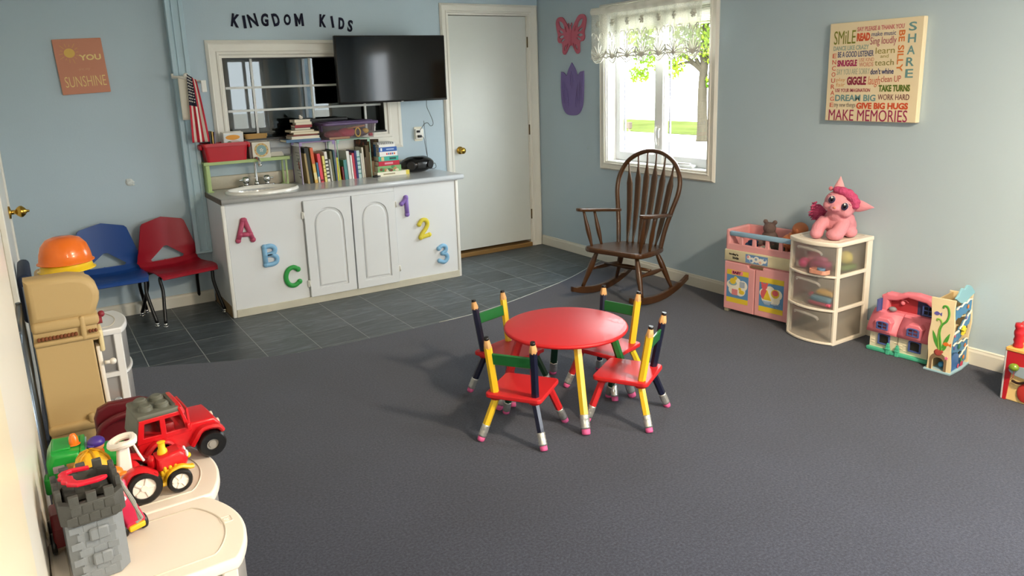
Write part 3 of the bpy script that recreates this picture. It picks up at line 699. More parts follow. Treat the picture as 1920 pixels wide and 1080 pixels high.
# ------------------------------------------------------------------ things on the counter
ZT = .812
GRN = mat('a9c183', .45)
rk = thing('shelf_rack', 'light green metal shelf rack standing behind the sink', 'rack', (-2.65, -.10, ZT))
obj('shelf', MB().b2(-.302, .300, -.065, .062, .195, .210, bev=.003).b2(-.302, .3, -.066, -.060, .188, .212, bev=.002), GRN, rk)
for x, w in ((-.285, .026), (.272, .010)):
    for y in (-.052, .05):
        obj('leg', MB().box((x + (.008 if x < 0 else 0), y, .098), (w if x < 0 else .014, .012, .196), bev=.002).box((x + (.01 if x < 0 else 0), y, .004), (.04, .03, .008), bev=.002), GRN, rk)
obj('leg_panel', MB().b2(-.293, -.287, -.05, .05, .0, .195), GRN, rk)
def bin_mb(w, d, h, taper=.9, lip=.012, wall=.004):
    """open tub: outer size at the rim w x d"""
    mb = MB(); prof = [(taper, 0), (1.0, h - .02), (1.0, h)]
    def ring(sx, sy, z, r=.02): return [mb.bm.verts.new((x, y, z)) for x, y in rrect(-sx / 2, -sy / 2, sx / 2, sy / 2, r)]
    R_ = [ring(w * taper, d * taper, 0), ring(w - .004, d - .004, h - .022), ring(w + lip, d + lip, h - .022), ring(w + lip, d + lip, h), ring(w - wall, d - wall, h), ring(w * taper - wall, d * taper - wall, wall)]
    n = len(R_[0])
    for A, B in zip(R_, R_[1:]):
        for k in range(n): mb.bm.faces.new((A[k], A[(k + 1) % n], B[(k + 1) % n], B[k])).smooth = False
    mb.bm.faces.new(R_[0][::-1]); mb.bm.faces.new(R_[-1]); return mb
rb = thing('red_bin', 'bright red plastic bin on the green rack', 'bin', (-2.792, -.105, ZT + .211))
obj('tub', bin_mb(.30, .15, .128), mat('b90f22', .3, spec=.5), rb)
obj('handle', MB().b2(.152, .172, -.05, .05, .085, .123, bev=.008, seg=2), mat('b90f22', .3, spec=.5), rb)
obj('handle', MB().b2(-.172, -.152, -.05, .05, .085, .123, bev=.008, seg=2), mat('b90f22', .3, spec=.5), rb)
def book(x, y, z, w, d, h, col, label, tilt=0.0, yaw=0.0, name='book', page='e9e2cf', group=None, pages_side='R', lay=False, cat='book', strip=None, txt=None, rough=.45):
    """w = thickness, d = depth, h = height; standing with spine towards -y, or lying flat (lay) with w up"""
    t = thing(name, label, cat, (x, y, z), 0, group)
    c = min(.0025, w * .2); mc = mat(col, rough)
    cv = MB()
    cv.b2(-w / 2, -w / 2 + c, -d / 2, d / 2, 0, h); cv.b2(w / 2 - c, w / 2, -d / 2, d / 2, 0, h); cv.b2(-w / 2, w / 2, -d / 2 - c * .5, -d / 2 + c, 0, h)
    o = obj('cover', cv, mc, t)
    obj('pages', MB().b2(-w / 2 + c, w / 2 - c, -d / 2 + c, d / 2 - .003, .003, h - .003), mat(page, .85), t)
    if strip:
        for (a, b_, cc) in strip: obj('cover_print', MB().b2(-w / 2 - .0002, w / 2 + .0002, -d / 2 - c * .5 - .0004, -d / 2, a * h, b_ * h), mat(cc, .5), t)
    if txt:
        tm = MB().text(txt[0], -h * .38, -w * .3, h * .62, w * .55, depth=.0004, bold=.01)
        obj('lettering', tm.xf(Matrix.Translation((0, -d / 2 - c * .5 - .0002, h * .5)) @ BACK.to_4x4() @ Matrix.Rotation(-pi / 2, 4, 'Z')), mat(txt[1], .5), t)
    M = Matrix.Translation((x, y, z)) @ Matrix.Rotation(yaw, 4, 'Z') @ Matrix.Rotation(tilt, 4, 'Y')
    if lay: M = Matrix.Translation((x, y, z + w / 2)) @ Matrix.Rotation(yaw, 4, 'Z') @ Matrix.Translation((-h / 2, 0, 0)) @ Matrix.Rotation(pi / 2, 4, 'Y')
    t.matrix_basis = M; return t
# papers in the red bin
G = 'thin books standing in the red bin'
for k, (x, c, h) in enumerate(((-2.885, '2f3440', .20), (-2.872, 'd9b25e', .205), (-2.861, '6d6a86', .20))):
    book(x, -.10, ZT + .216, .007, .11, h, c, ['dark thin book standing in the red bin beside the flag', 'yellow thin book standing in the red bin', 'violet grey thin book standing in the red bin'][k], tilt=.02 * k, group=G)
def case(x, y, z, yaw, label, art):
    t = thing('disc_case', label, 'case', (x, y, z), (0.12, 0, yaw), 'white cases in the red bin')
    obj('shell', MB().b2(-.07, .07, -.008, .008, 0, .19, bev=.003), mat('e8e6de', .35), t)
    mb = MB(); mb.b2(-.064, .064, -.0095, -.008, .01, .182, m=mat('dfe6ea', .4))
    mb.prism([circ(-.005, .155, .05, .018, 16)], .001, Matrix.Translation((0, -.0095, 0)) @ BACK.to_4x4(), m=mat('e9a545', .4))
    mb.prism([circ(.0, .112, .045, .025, 16)], .001, Matrix.Translation((0, -.0095, 0)) @ BACK.to_4x4(), m=mat('d8c9c4', .4)); mb.prism([circ(-.03, .108, .018, .022, 16)], .0015, Matrix.Translation((0, -.0095, 0)) @ BACK.to_4x4(), m=mat('7d8a6c', .4))
    if art: obj('cover_art', mb, None, t)
    return t
case(-2.722, -.085, ZT + .217, .03, 'white plastic case with orange title standing in the red bin', True)
case(-2.728, -.062, ZT + .222, -.02, 'plain white case behind the orange titled case in the bin', False)
# tissue box
tb_ = thing('tissue_box', 'white cube box with a teal round emblem on the green rack', 'box', (-2.545, -.095, ZT + .2105))
obj('carton', MB().b2(-.064, .064, -.052, .052, 0, .115, bev=.002), mat('dcd8cc', .6), tb_)
em = MB(); BM = Matrix.Translation((0, -.0525, .058)) @ BACK.to_4x4()
em.prism([circ(0, 0, .050, n=32)], .0008, BM, m=mat('cdb27c', .6)); em.prism([circ(0, 0, .036, n=32)], .0014, BM, m=mat('7fa0a2', .6))
for k in range(5): em.prism([[(.003 * cos(a + 1), .003 * sin(a + 1)), (.016 * cos(a), .016 * sin(a)), (.012 * cos(a + .6), .012 * sin(a + .6)), (.005 * cos(a + 1.3), .005 * sin(a + 1.3))] for a in [k * 2 * pi / 5]], .002, BM, m=mat('e6e2da', .6))
for k in range(10): em.ball((.043 * cos(k * .628), -.0534, .058 + .043 * sin(k * .628)), (.004, .001, .004), 8, m=mat(['b9705a', '8d9a63', 'c98b5a'][k % 3], .6))
obj('emblem', em, None, tb_)
obj('side_panel', MB().b2(-.085, -.066, -.045, .05, 0, .10, bev=.003), mat('6e6560', .6), tb_)
dd = MB().prism([circ(0, 0, .049, n=30, a0=0, a1=pi, end=True)], .004, BACK.to_4x4())
tag(obj('half_disc', dd, mat('d9d6cc', .5), loc=(-2.42, -.085, ZT + .211), rot=(-.25, 0, 0)), 'white half round card leaning on the green rack', 'card')
wbx = thing('wooden_tray', 'tan wooden tray on the window ledge behind the tissue box', 'tray', (-2.55, -.046, 1.158))
obj('tray', bin_mb(.16, .05, .035, .95, .004), mat('b08a4c', .6, var=.1), wbx)
gb = thing('grey_drawer_box', 'grey plastic drawer box against the wall beside the books', 'box', (-2.40, -.055, ZT + .211))
obj('shell', MB().b2(-.07, .09, -.02, .03, 0, .115, bev=.004), mat('8b8f93', .4), gb)
obj('drawer', MB().b2(-.064, .084, -.026, -.018, .008, .052, bev=.004), mat('9ea3a8', .35), gb); obj('drawer', MB().b2(-.064, .084, -.026, -.018, .060, .108, bev=.004), mat('9ea3a8', .35), gb)

# wire racks -----------------------------------------------------------------
def wire_rack(x0, x1, col, label):
    t = thing('wire_rack', label, 'rack', ((x0 + x1) / 2, -.13, ZT), 0, 'wire racks over the books')
    w = (x1 - x0) / 2; m = mat(col, .4); H = .305
    fr = MB().tube([(-w, -.10, H), (w, -.10, H), (w, .10, H), (-w, .10, H)], .004, 6, closed=True, smooth=False)
    for k in range(1, 8): fr.cyl((-w + 2 * w * k / 8, -.1, H), (-w + 2 * w * k / 8, .1, H), .0018, n=6)
    for k in range(1, 4): fr.cyl((-w, -.1 + .05 * k, H), (w, -.1 + .05 * k, H), .002, n=6)
    obj('wire_shelf', fr, m, t)
    for sx in (-1, 1):
        for sy in (-1, 1):
            obj('leg', MB().cyl((sx * w, sy * .1, 0), (sx * w, sy * .1, H), .0032, n=8).box((sx * (w - .008), sy * .1, H - .012), (.02, .004, .028), bev=.001), m, t)
    return t
wire_rack(-2.292, -2.026, '9a86b8', 'lavender wire rack over the left half of the books')
wire_rack(-2.008, -1.748, '9cc7b4', 'mint green wire rack over the right half of the books')
# row of books: (bottom px, top px, thickness, height, colour, depth, what)
BKS = [
 (-2.285, -.012, .008, .275, 'e3e0dc', .20, 'white board book at the left end of the row'),
 (-2.240, -.06, .014, .225, 'a58f60', .15, 'tan thin book leaning second in the row'),
 (-2.222, -.075, .030, .265, '1d2420', .18, 'thick black book leaning near the left end of the row'),
 (-2.182, -.08, .022, .262, 'e3b85a', .17, 'yellow and orange book leaning against the black book'),
 (-2.158, -.06, .012, .150, '3f7fa8', .15, 'short blue book between the yellow and the red books'),
 (-2.135, -.075, .022, .215, 'e04a5a', .16, 'coral red book leaning in the row'),
 (-2.105, -.06, .016, .195, 'ece386', .15, 'pale yellow book beside the coral red one'),
 (-2.082, -.06, .020, .225, 'e9e7e0', .17, 'white book with dark marks beside the pale yellow one'),
 (-2.056, -.06, .011, .165, 'd9dcd6', .15, 'thin short white book left of the olive one'),
 (-2.040, -.06, .016, .225, '6e7050', .17, 'olive book leaning in the middle of the row'),
 (-2.018, -.05, .012, .232, '4e6f7a', .17, 'slate blue book right of the olive one'),
 (-1.998, -.05, .026, .172, 'd8cf2c', .16, 'lime yellow short book in the middle of the row'),
 (-1.962, -.05, .012, .10, '7a2b33', .14, 'small maroon book right of the lime yellow one'),
 (-1.938, -.04, .024, .150, '4f8f8f', .15, 'teal short book in the right half of the row'),
 (-1.908, -.045, .022, .215, 'e6e6e2', .17, 'white tall book right of the teal one'),
 (-1.884, -.045, .012, .182, 'f0eee8', .15, 'thin white book left of the crimson one'),
 (-1.866, -.045, .018, .196, 'bf3c52', .16, 'crimson book in the right half of the row'),
 (-1.846, -.04, .014, .212, '2c3270', .17, 'navy book beside the crimson one'),
 (-1.824, -.04, .024, .212, 'bcd6d8', .17, 'pale aqua book in the right half of the row'),
 (-1.800, -.03, .010, .190, 'ebe8dd', .15, 'thin cream book right of the pale aqua one'),
 (-1.785, -.03, .013, .232, 'dcd6c4', .17, 'cream taller book left of the brown ones'),
 (-1.768, -.02, .012, .155, '5a4632', .15, 'dark brown short book near the right end of the row'),
 (-1.748, -.015, .026, .245, '6a5a3c', .18, 'brown olive tall book near the right end of the row'),
 (-1.726, -.012, .012, .190, 'b09a74', .15, 'tan thin book near the right end of the row'),
 (-1.708, -.01, .024, .120, '9c8262', .14, 'short brown book near the right end of the row'),
]
G = 'books standing in the row'
for k, (x, tl, w, h, col, dp, lb) in enumerate(BKS):
    st = None
    if k == 3: st = [(.55, 1.0, 'd8653a'), (.1, .3, 'e8d9a0')]
    if k == 7: st = [(a, a + .05, '33363a') for a in (.1, .22, .34, .46, .58, .70)]
    if k == 6: st = [(a, a + .03, '9a8f3c') for a in (.2, .35, .5, .65)]
    if k == 18: st = [(a, a + .04, '4f8f90') for a in (.15, .3, .45, .6, .75)]
    if k == 5: st = [(.04, .10, '7c2030')]
    if k == 4: st = [(.0, .3, 'e6e4dc')]
    y0 = -.218 + .05 * (k / 25) + dp / 2
    book(x, y0, ZT, w, dp, h, col, lb, tilt=tl, group=G, strip=st)
# printed page on the left face of the first board book
pg = MB(); pm = Matrix(((0, 0, -1), (-1, 0, 0), (0, 1, 0)))
first = [o for o in D.objects if o.get('label') == 'white board book at the left end of the row'][0]
for r_ in range(9): pg.b2(-.0046, -.0041, -.085, -.085 + .055 + .02 * (r_ % 3), .05 + r_ * .022, .058 + r_ * .022, m=mat('b7b4b2', .8))
for (y, z, a, c) in ((.055, .15, .012, 'b8433c'), (.058, .125, .014, '9a4a3c'), (.05, .175, .008, '4a4038'), (.07, .05, .008, '554a40')):
    pg.ball((-.0044, -y, z), (.0006, a, a * 1.5), 10, m=mat(c, .8))
obj('cover_print', pg, None, first)
# tall picture book and blue/pale books at the right end
t = book(-1.672, -.12, ZT, .016, .19, .285, '3a2c24', 'dark tall picture book leaning at the right end of the row', tilt=-.01, group=G)
pc = MB()
RR = random.Random(3)
for k in range(26):
    y = RR.uniform(-.08, .08); z = RR.uniform(.12, .27)
    pc.ball((-.0083, y, z), (.0006, RR.uniform(.008, .024), RR.uniform(.01, .03)), 8, m=mat(['4d3a2c', '6a4c34', '2b2420', '584a28', '7a4030'][k % 5], .7))
obj('cover_art', pc, None, t); t.matrix_basis = Matrix.Translation((-1.715, -.085, ZT)) @ Matrix.Rotation(.95, 4, 'Z') @ Matrix.Rotation(-.03, 4, 'Y')
book(-1.668, -.09, ZT, .016, .15, .245, '3f73b0', 'blue book standing at the right end of the row', tilt=-.02, group=G)
book(-1.652, -.10, ZT, .016, .15, .215, 'c6d8b4', 'pale green book standing beside the flat stack', tilt=.06, group=G)
# books lying on the lavender rack, bottom to top: x, y, z, thickness, length, depth, colour
G = 'books piled on the lavender wire rack'
z = ZT + .310
for k, (x, w, L, dp, col, yaw, lb) in enumerate([
    (-2.255, .020, .26, .16, '4a6f92', .04, 'blue hardback at the bottom of the pile on the wire rack'),
    (-2.230, .020, .21, .15, 'efeae0', -.03, 'white paged book second in the pile on the wire rack'),
    (-2.236, .012, .19, .13, '7a3a2c', .10, 'brown red thin book third in the pile on the wire rack'),
    (-2.216, .016, .19, .13, 'd8c7a2', -.08, 'cream book with worn pages in the middle of the pile'),
    (-2.250, .014, .18, .12, 'cfc0a0', .06, 'tan book above the middle of the pile'),
    (-2.240, .016, .12, .09, '46606a', .02, 'small slate paperback in the upper pile'),
    (-2.235, .020, .13, .09, 'a02c34', .05, 'small red paperback in the upper pile'),
    (-2.225, .018, .12, .09, 'd8d2c4', -.05, 'small cream paperback below the top of the pile'),
    (-2.240, .020, .125, .09, 'cfc9bc', .08, 'grey cream paperback on top of the pile')]):
    book(x + .0, -.135, z, w, dp, L, col, lb, yaw=yaw + (pi if k in (1, 3, 4, 5, 7, 8) else 0), lay=True, group=G); z += w + .0004
tag(obj('white_figurine', MB().ball((0, 0, .012), (.016, .014, .012), 12).ball((-.006, 0, .024), .008, 10), mat('e6e0d8', .5), loc=(-2.235, -.14, z)), 'small white lump on top of the book pile', 'figurine')
# totes
tt = thing('storage_tote', 'clear plastic tote with purple lid holding costume pieces', 'tote', (-1.895, -.155, ZT + .310))
CLR = frosted('e2d4da', .76, .2)
def tote_mb(w, d, h, tp=.9):
    mb = MB(); R_ = [[mb.bm.verts.new((x, y, z)) for x, y in rrect(-w * s / 2, -d * s / 2, w * s / 2, d * s / 2, .02)] for s, z in ((tp, 0), (.96, h * .75), (.985, h * .76), (1.0, h))]
    for A, B in zip(R_, R_[1:]):
        for k in range(len(A)): mb.bm.faces.new((A[k], A[(k + 1) % len(A)], B[(k + 1) % len(A)], B[k])).smooth = True
    mb.bm.faces.new(R_[0][::-1]); return mb
obj('tub', tote_mb(.41, .20, .105), CLR, tt)
PUR = mat('5a4670', .35)
obj('lid', MB().prism([rrect(-.22, -.115, .22, .115, .03)], .022, None, bev=.006, z0=.104).prism([rrect(-.19, -.09, .19, .09, .03)], .008, None, bev=.003, z0=.124), PUR, tt, 'purple lid')
cn = [('red_cloth', '8f1f33', (-.10, -.01, .035), (.085, .07, .032)), ('red_cloth', 'b02a45', (-.02, -.045, .045), (.075, .04, .035)), ('dark_cloth', '3c2b40', (.08, -.02, .04), (.085, .06, .035)), ('dark_cloth', '5c3a4a', (.03, .03, .05), (.10, .04, .03))]
for nm, c, p_, s_ in cn: obj(nm, MB().ball(p_, s_, 12), mat(c, .8, bump=.5, bscale=40), tt)
rg = MB().tube([(.055 + .02 * cos(a), -.085, .045 + .032 * sin(a)) for a in [k * .4 for k in range(16)]], .005, 8, closed=True)
obj('yellow_ring', rg, mat('e2b52c', .4), tt); obj('yellow_ball', MB().ball((.125, -.06, .05), (.028, .02, .02), 12), mat('d2a945', .5), tt); obj('yellow_stick', MB().cyl((-.02, -.07, .075), (.12, -.06, .09), .006), mat('c07848', .5), tt)
obj('red_block', MB().box((.165, -.06, .02), (.03, .03, .025), bev=.006, seg=2), mat('b02a45', .5), tt); obj('tan_stick', MB().box((-.09, -.082, .010), (.16, .01, .016), bev=.002), mat('c79a72', .6), tt)
obj('latch', MB().box((.208, -.03, .075), (.010, .05, .07), rot=(0, .12, 0), bev=.004), mat('e6e6e6', .35), tt, 'white side latch'); obj('latch', MB().box((-.212, -.03, .085), (.008, .05, .05), bev=.003), PUR, tt)
# black lidded tote behind
t2 = thing('dark_tote', 'black lidded tote behind the purple lidded one', 'tote', (-2.02, -.032, ZT + .309))
obj('tub', tote_mb(.34, .045, .135), mat('23262b', .4), t2); obj('lid', MB().prism([rrect(-.18, -.026, .18, .026, .012)], .022, None, bev=.006, z0=.134), mat('101317', .4), t2)
# flat stack at right, bottom to top
G = 'books in the flat stack beside the radio'
z = ZT
for k, (x, w, L, dp, col, yaw, lb, tx) in enumerate([
    (-1.573, .034, .275, .15, 'ece8d4', .03, 'cream yellow book at the bottom of the flat stack', ('STORIES OF GRACE', '8a8250')),
    (-1.600, .046, .195, .15, '7fae74', -.03, 'green picture book second from the bottom of the flat stack', None),
    (-1.603, .036, .175, .14, 'c2203c', .02, 'red book in the middle of the flat stack', ('songs', 'f0c0c0')),
    (-1.602, .036, .165, .14, '3fb0a2', -.02, 'teal book above the red one in the flat stack', ('babies', '1f3a38')),
    (-1.603, .036, .150, .14, 'f0efee', .02, 'white book with coloured title in the flat stack', ('Big Book', 'b0486a')),
    (-1.603, .034, .148, .14, '2c5fb4', -.02, 'blue book near the top of the flat stack', ('Story time', 'cfe0f4')),
    (-1.612, .022, .135, .14, 'efefec', .03, 'white magazine pad on the flat stack', None),
    (-1.612, .012, .140, .14, 'e0e2e2', -.04, 'white spiral pad topmost on the flat stack', None)]):
    tb2 = book(x + 0, -.165, z, w, dp, L, col, lb, yaw=yaw, lay=True, group=G, txt=None)
    if k == 1:
        a = MB(); RR = random.Random(5)
        for q in range(9): a.ball((RR.uniform(-.015, .015), -dp / 2 - .0012, .03 + q * .016), (.012, .0007, .016), 8, m=mat(['7c4a34', '4f8f5a', 'b9845a', 'd8d0b0', '3f6f4a'][q % 5], .5))
        obj('cover_print', a, None, tb2)
    if k == 0: obj('cover_print', MB().b2(-w / 2, w / 2, -dp / 2 - .002, -dp / 2, L - .03, L), mat('dbc94e', .5), tb2)
    if k == 0: obj('cover_print', MB().b2(-w * .15, w * .15, -dp / 2 - .002, -dp / 2, .05, .15), mat('a9a080', .5), tb2)
    if k == 2: obj('cover_print', MB().b2(-w * .2, w * .2, -dp / 2 - .002, -dp / 2, .05, .12), mat('e79aac', .5), tb2); 
    if k == 3: obj('cover_print', MB().b2(-w * .22, w * .22, -dp / 2 - .002, -dp / 2, .09, .145), mat('20514c', .5), tb2); obj('cover_print', MB().b2(-w * .4, w * .4, -dp / 2 - .002, -dp / 2, .022, .045), mat('d8c890', .5), tb2)
    if k == 4:
        for q, cc in enumerate(('d8653a', '4a66a8', 'b03a5a', '4a66a8', 'd83a4a')): obj('cover_print', MB().b2(-w * .2, w * .2, -dp / 2 - .002, -dp / 2, L - .03 - q * .016, L - .019 - q * .016), mat(cc, .5), tb2)
    if k == 5: obj('cover_print', MB().b2(-w * .15, w * .15, -dp / 2 - .002, -dp / 2, .06, .125), mat('9fbce6', .5), tb2); obj('cover_print', MB().b2(-w * .35, w * .35, -dp / 2 - .002, -dp / 2, .012, .026), mat('e8f0f8', .5), tb2)
    if k == 7:
        sp_ = MB()
        for q in range(8): sp_.cyl((0 - .007, -dp / 2 - .002, .012 + q * .016), (.007, -dp / 2 - .002, .012 + q * .016), .003, n=8)
        obj('spiral_binding', sp_, mat('3a3d42', .4), tb2)
    z += w + .0005
# radio
rd = thing('radio', 'rounded black portable radio on the right of the counter', 'radio', (-1.325, -.155, ZT))
RB = mat('0c0c0e', .25, spec=.5, coat=.2)
bd = MB().grid(36, 12, lambda u, v: Vector((.148 * cos(2 * pi * u) * (1 - .0 * v) * (max(0, sin(pi * (.08 + .84 * v))) ** .5), .088 * sin(2 * pi * u) * (max(0, sin(pi * (.08 + .84 * v))) ** .55), .004 + .118 * v)))
o = obj('body', bd, RB, rd); 
bmx = bmesh.new(); bmx.from_mesh(o.data); bmesh.ops.remove_doubles(bmx, verts=bmx.verts[:], dist=1e-4); bmesh.ops.holes_fill(bmx, edges=[e for e in bmx.edges if e.is_boundary]); bmx.to_mesh(o.data); bmx.free()
obj('handle', MB().tube(smooth_pts([(-.10, 0, .10), (-.085, 0, .112), (-.04, 0, .119), (.04, 0, .119), (.085, 0, .112), (.10, 0, .10)], 5, False), .008, 8, flat=(1, 2)), RB, rd)
obj('disc_lid', MB().lathe([(.058, 0), (.055, .006), (.03, .010), (0, .011)], 24, Matrix.Translation((0, -.01, .116))), mat('151517', .2), rd)
for s in (-1, 1): obj('speaker_grille', MB().lathe([(.036, 0), (.034, .005), (.028, .006), (.0, .003)], 20, Matrix.Translation((s * .085, -.072, .058)) @ Matrix.Rotation(s * -.5 + 0, 4, 'Z').inverted() @ BACK.to_4x4()), mat('1b1b1d', .5), rd)
obj('front_panel', MB().box((0, -.086, .06), (.07, .008, .05), bev=.004, seg=2), mat('1a1a1c', .3), rd)
obj('antenna', MB().cyl((.125, .05, .08), (.112, .06, .40), .0018, n=6), mat('6a6c70', .3, metal=1), rd)
cord(rd, 'black cord up to the outlet', [(-1.215, -.056, 1.085), (-1.198, -.055, 1.06), (-1.19, -.05, 1.02), (-1.18, -.045, .96), (-1.172, -.05, .90), (-1.165, -.06, .84), (-1.14, -.07, .845), (-1.125, -.08, .86), (-1.12, -.09, .83), (-1.15, -.10, .818), (-1.2, -.12, .83)])
tag(obj('black_remote', MB().box((0, 0, .007), (.065, .03, .014), bev=.006, seg=2).box((.0, 0, .015), (.03, .014, .003), bev=.001), mat('131316', .3), loc=(-1.712, -.235, ZT), rot=(0, 0, .15)), 'small black gadget on the counter in front of the books', 'gadget')
# things in the dark room behind the interior window
t = thing('white_cupboard', 'pale cupboard in the dark room behind the window', 'cupboard', (-2.66, 1.2, .302))
obj('body', MB().b2(-.22, .12, -.2, .2, 0, 1.12, bev=.005), mat('b9c4c4', .6), t); obj('door', MB().b2(-.2, .1, -.215, -.2, .05, 1.08, bev=.004), mat('b9c4c4', .6), t)
t = thing('yellow_tub', 'yellow tub on the cupboard in the dark room', 'tub', (-2.80, 1.15, 1.421)); obj('tub', bin_mb(.17, .15, .26, .9), mat('b8ac4a', .6), t)
t = thing('pink_tub', 'pink red tub on the cupboard in the dark room', 'tub', (-2.63, 1.12, 1.421)); obj('tub', bin_mb(.15, .15, .2, .88), mat('b8584a', .6), t)
# ------------------------------------------------------------------ pencil table and chairs
PRED = mat('c9252b', .42, spec=.45, coat=.06); PYEL = mat('eec62c', .33, spec=.5, coat=.2); PNAV = mat('161a33', .33, spec=.5, coat=.2); PGRN = mat('1f6a35', .33, spec=.5, coat=.2); PDGR = mat('17402c', .33, coat=.2)
WOOD = mat('d0a06a', .55, var=.06, vscale=40); LEAD = mat('1a1a1c', .35); ERAS = mat('cf5a92', .6); FERR = mat('d6d8d6', .28, metal=.75)
def pencil_leg(parent, top, foot, r, m, name='leg', label=None, ferr=.07, era=.026):
    top = Vector(top); foot = Vector(foot); d = (foot - top).normalized(); L = (foot - top).length
    tw = .3
    o = obj(name, MB().cyl(top, foot - d * (ferr + era - .006), r, n=6, smooth=False, twist=tw), m, parent, label)
    f = MB(); a = foot - d * (ferr + era); k = 7
    prof = [(r * 1.0, 0), (r * 1.08, .004), (r * 1.02, .010), (r * 1.1, .016), (r * 1.03, .020), (r * 1.03, ferr - .026), (r * 1.1, ferr - .02), (r * 1.02, ferr - .014), (r * 1.1, ferr - .008), (r * 1.02, ferr)]
    q = d.to_track_quat('Z', 'Y').to_matrix().to_4x4(); M = Matrix.Translation(a) @ q
    f.lathe([(0, 0)] + prof + [(0, ferr)], 16, M)
    for s in range(6):
        an = s * pi / 3; p = M @ Vector((r * 1.03 * cos(an), r * 1.03 * sin(an), ferr * .48)); e = M.to_3x3() @ Vector((cos(an), sin(an), 0))
        f.box(p, (.0016, .004, ferr * .3), rot=q.to_3x3() @ Matrix.Rotation(an, 3, 'Z'), bev=.001)
    obj('ferrule', f, FERR, o, 'ribbed silver pencil band')
    e = MB().lathe([(0, 0), (r * .98, 0), (r * .98, era - .006), (r * .90, era - .001), (0, era)], 16, Matrix.Translation(foot - d * era) @ q)
    for v in e.bm.verts: v.co.z = max(v.co.z, 0.0005)
    obj('eraser', e, ERAS, o, 'pink pencil eraser'); return o
TH = .39
tbl = thing('pencil_table', 'round red childrens table on four pencil legs', 'table', (-1.967, -2.998, 0))
obj('tabletop', MB().lathe([(0, TH - .019), (.280, TH - .019), (.287, TH - .015), (.290, TH - .008), (.287, TH - .002), (.280, TH), (0, TH)], 72), PRED, tbl)
for k in range(4): pass
ap = MB()
for (dx, dy) in ((-.135, -.32), (.295, -.136), (-.305, .13), (.16, .335)):
    h = sqrt(dx * dx + dy * dy); ap.cyl((dx / h * .205, dy / h * .205, TH - .032), (dx / h * .205, dy / h * .205, TH - .018), .034, n=16)
obj('leg_block', ap, PRED, tbl)
for (dx, dy), m, lb in (((-.135, -.32), PYEL, 'yellow pencil leg'), ((.295, -.136), PGRN, 'green pencil leg'), ((-.305, .13), PRED, 'red pencil leg'), ((.16, .335), PDGR, 'dark green pencil leg')):
    h = sqrt(dx * dx + dy * dy); pencil_leg(tbl, (dx / h * .212, dy / h * .212, TH - .026), (dx, dy, .001), .0195, m, label=lb, ferr=.062)
SH = .215
def pencil_chair(label, loc, face, sw=.255, flip=False, swap=False, group='pencil chairs around the red table'):
    """local +x = forward, +y = sitter's left"""
    t = thing('pencil_chair', label, 'chair', (loc[0], loc[1], 0), face, group)
    hs = sw / 2
    s = MB().prism([rrect(-hs, -hs, hs, hs, .022, 5)], .020, None, bev=.005, z0=SH - .020)
    obj('seat', s, PRED, t)
    bl = MB()
    for x in (-.088, .088):
        for y in (-.088, .088): bl.cyl((x, y, SH - .032), (x, y, SH - .019), .026, n=14)
    obj('leg_block', bl, PRED, t)
    F_ = .146
    # back: navy on one side, yellow on the other
    cl = PYEL if not flip else PNAV; cr = PNAV if not flip else PYEL
    pencil_leg(t, (-.088, .088, SH - .026), (-F_, F_, .001), .0165, cl, label='yellow pencil leg' if not flip else 'navy pencil leg', ferr=.055, era=.022)
    pencil_leg(t, (-.088, -.088, SH - .026), (-F_, -F_, .001), .0165, cr, label='navy pencil leg' if not flip else 'yellow pencil leg', ferr=.055, era=.022)
    pencil_leg(t, (.088, .088, SH - .026), (F_, F_, .001), .0165, PRED if swap else PDGR, label='red pencil leg' if swap else 'dark green pencil leg', ferr=.055, era=.022)
    pencil_leg(t, (.088, -.088, SH - .026), (F_, -F_, .001), .0165, PDGR if swap else PRED, label='dark green pencil leg' if swap else 'red pencil leg', ferr=.055, era=.022)
    def post(y, m, lb):
        a = Vector((-.092, y, SH - .002)); b = Vector((-.128, y * 1.10, SH + .212)); d = (b - a).normalized(); r = .0175
        o = obj('back_post', MB().cyl(a, b, r, n=6, smooth=False, twist=.3), m, t, lb)
        q = d.to_track_quat('Z', 'Y').to_matrix().to_4x4(); w = MB()
        # scalloped wooden tip
        n = 36; rings = []
        for (rr, zz, sc_) in ((r * .99, -.001, 1), (r * .97, .008, 0), (r * .62, .034, 0)):
            ring = []
            for k in range(n):
                an = 2 * pi * k / n + .3; hexr = cos(pi / 6) / cos(((an - .3) % (pi / 3)) - pi / 6)
                z_ = zz - (.007 * abs(sin((an - .3) * 3)) if sc_ else 0)
                ring.append(w.bm.verts.new(b + q.to_3x3() @ Vector((rr * 1.02 * (hexr if zz < .02 else 1) * cos(an), rr * 1.02 * (hexr if zz < .02 else 1) * sin(an), z_))))
            rings.append(ring)
        for A, B in zip(rings, rings[1:]):
            for k in range(n): w.bm.faces.new((A[k], A[(k + 1) % n], B[(k + 1) % n], B[k])).smooth = True
        w.bm.faces.new(rings[-1])
        obj('wood_tip', w, WOOD, o, 'bare wood pencil point')
        obj('lead', MB().cyl(b + d * .033, b + d * .046, r * .64, r * .60, 14), LEAD, o, 'blunt black pencil lead')
    post(.092, cl, 'yellow pencil post' if not flip else 'navy pencil post'); post(-.092, cr, 'navy pencil post' if not flip else 'yellow pencil post')
    obj('back_rail', MB().box((-.119, 0, SH + .158), (.012, .185, .052), rot=(0, -.16, 0), bev=.003), PGRN, t, 'green back rail')
    return t
def fa(dx, dy): return atan2(dy, dx)
pencil_chair('pencil chair in front of the table nearest the camera, navy post at right', (-2.300, -3.127), fa(.255, .181))
pencil_chair('pencil chair at the right of the table, seen from its right side', (-1.818, -3.265), fa(-.153, .259), swap=True)
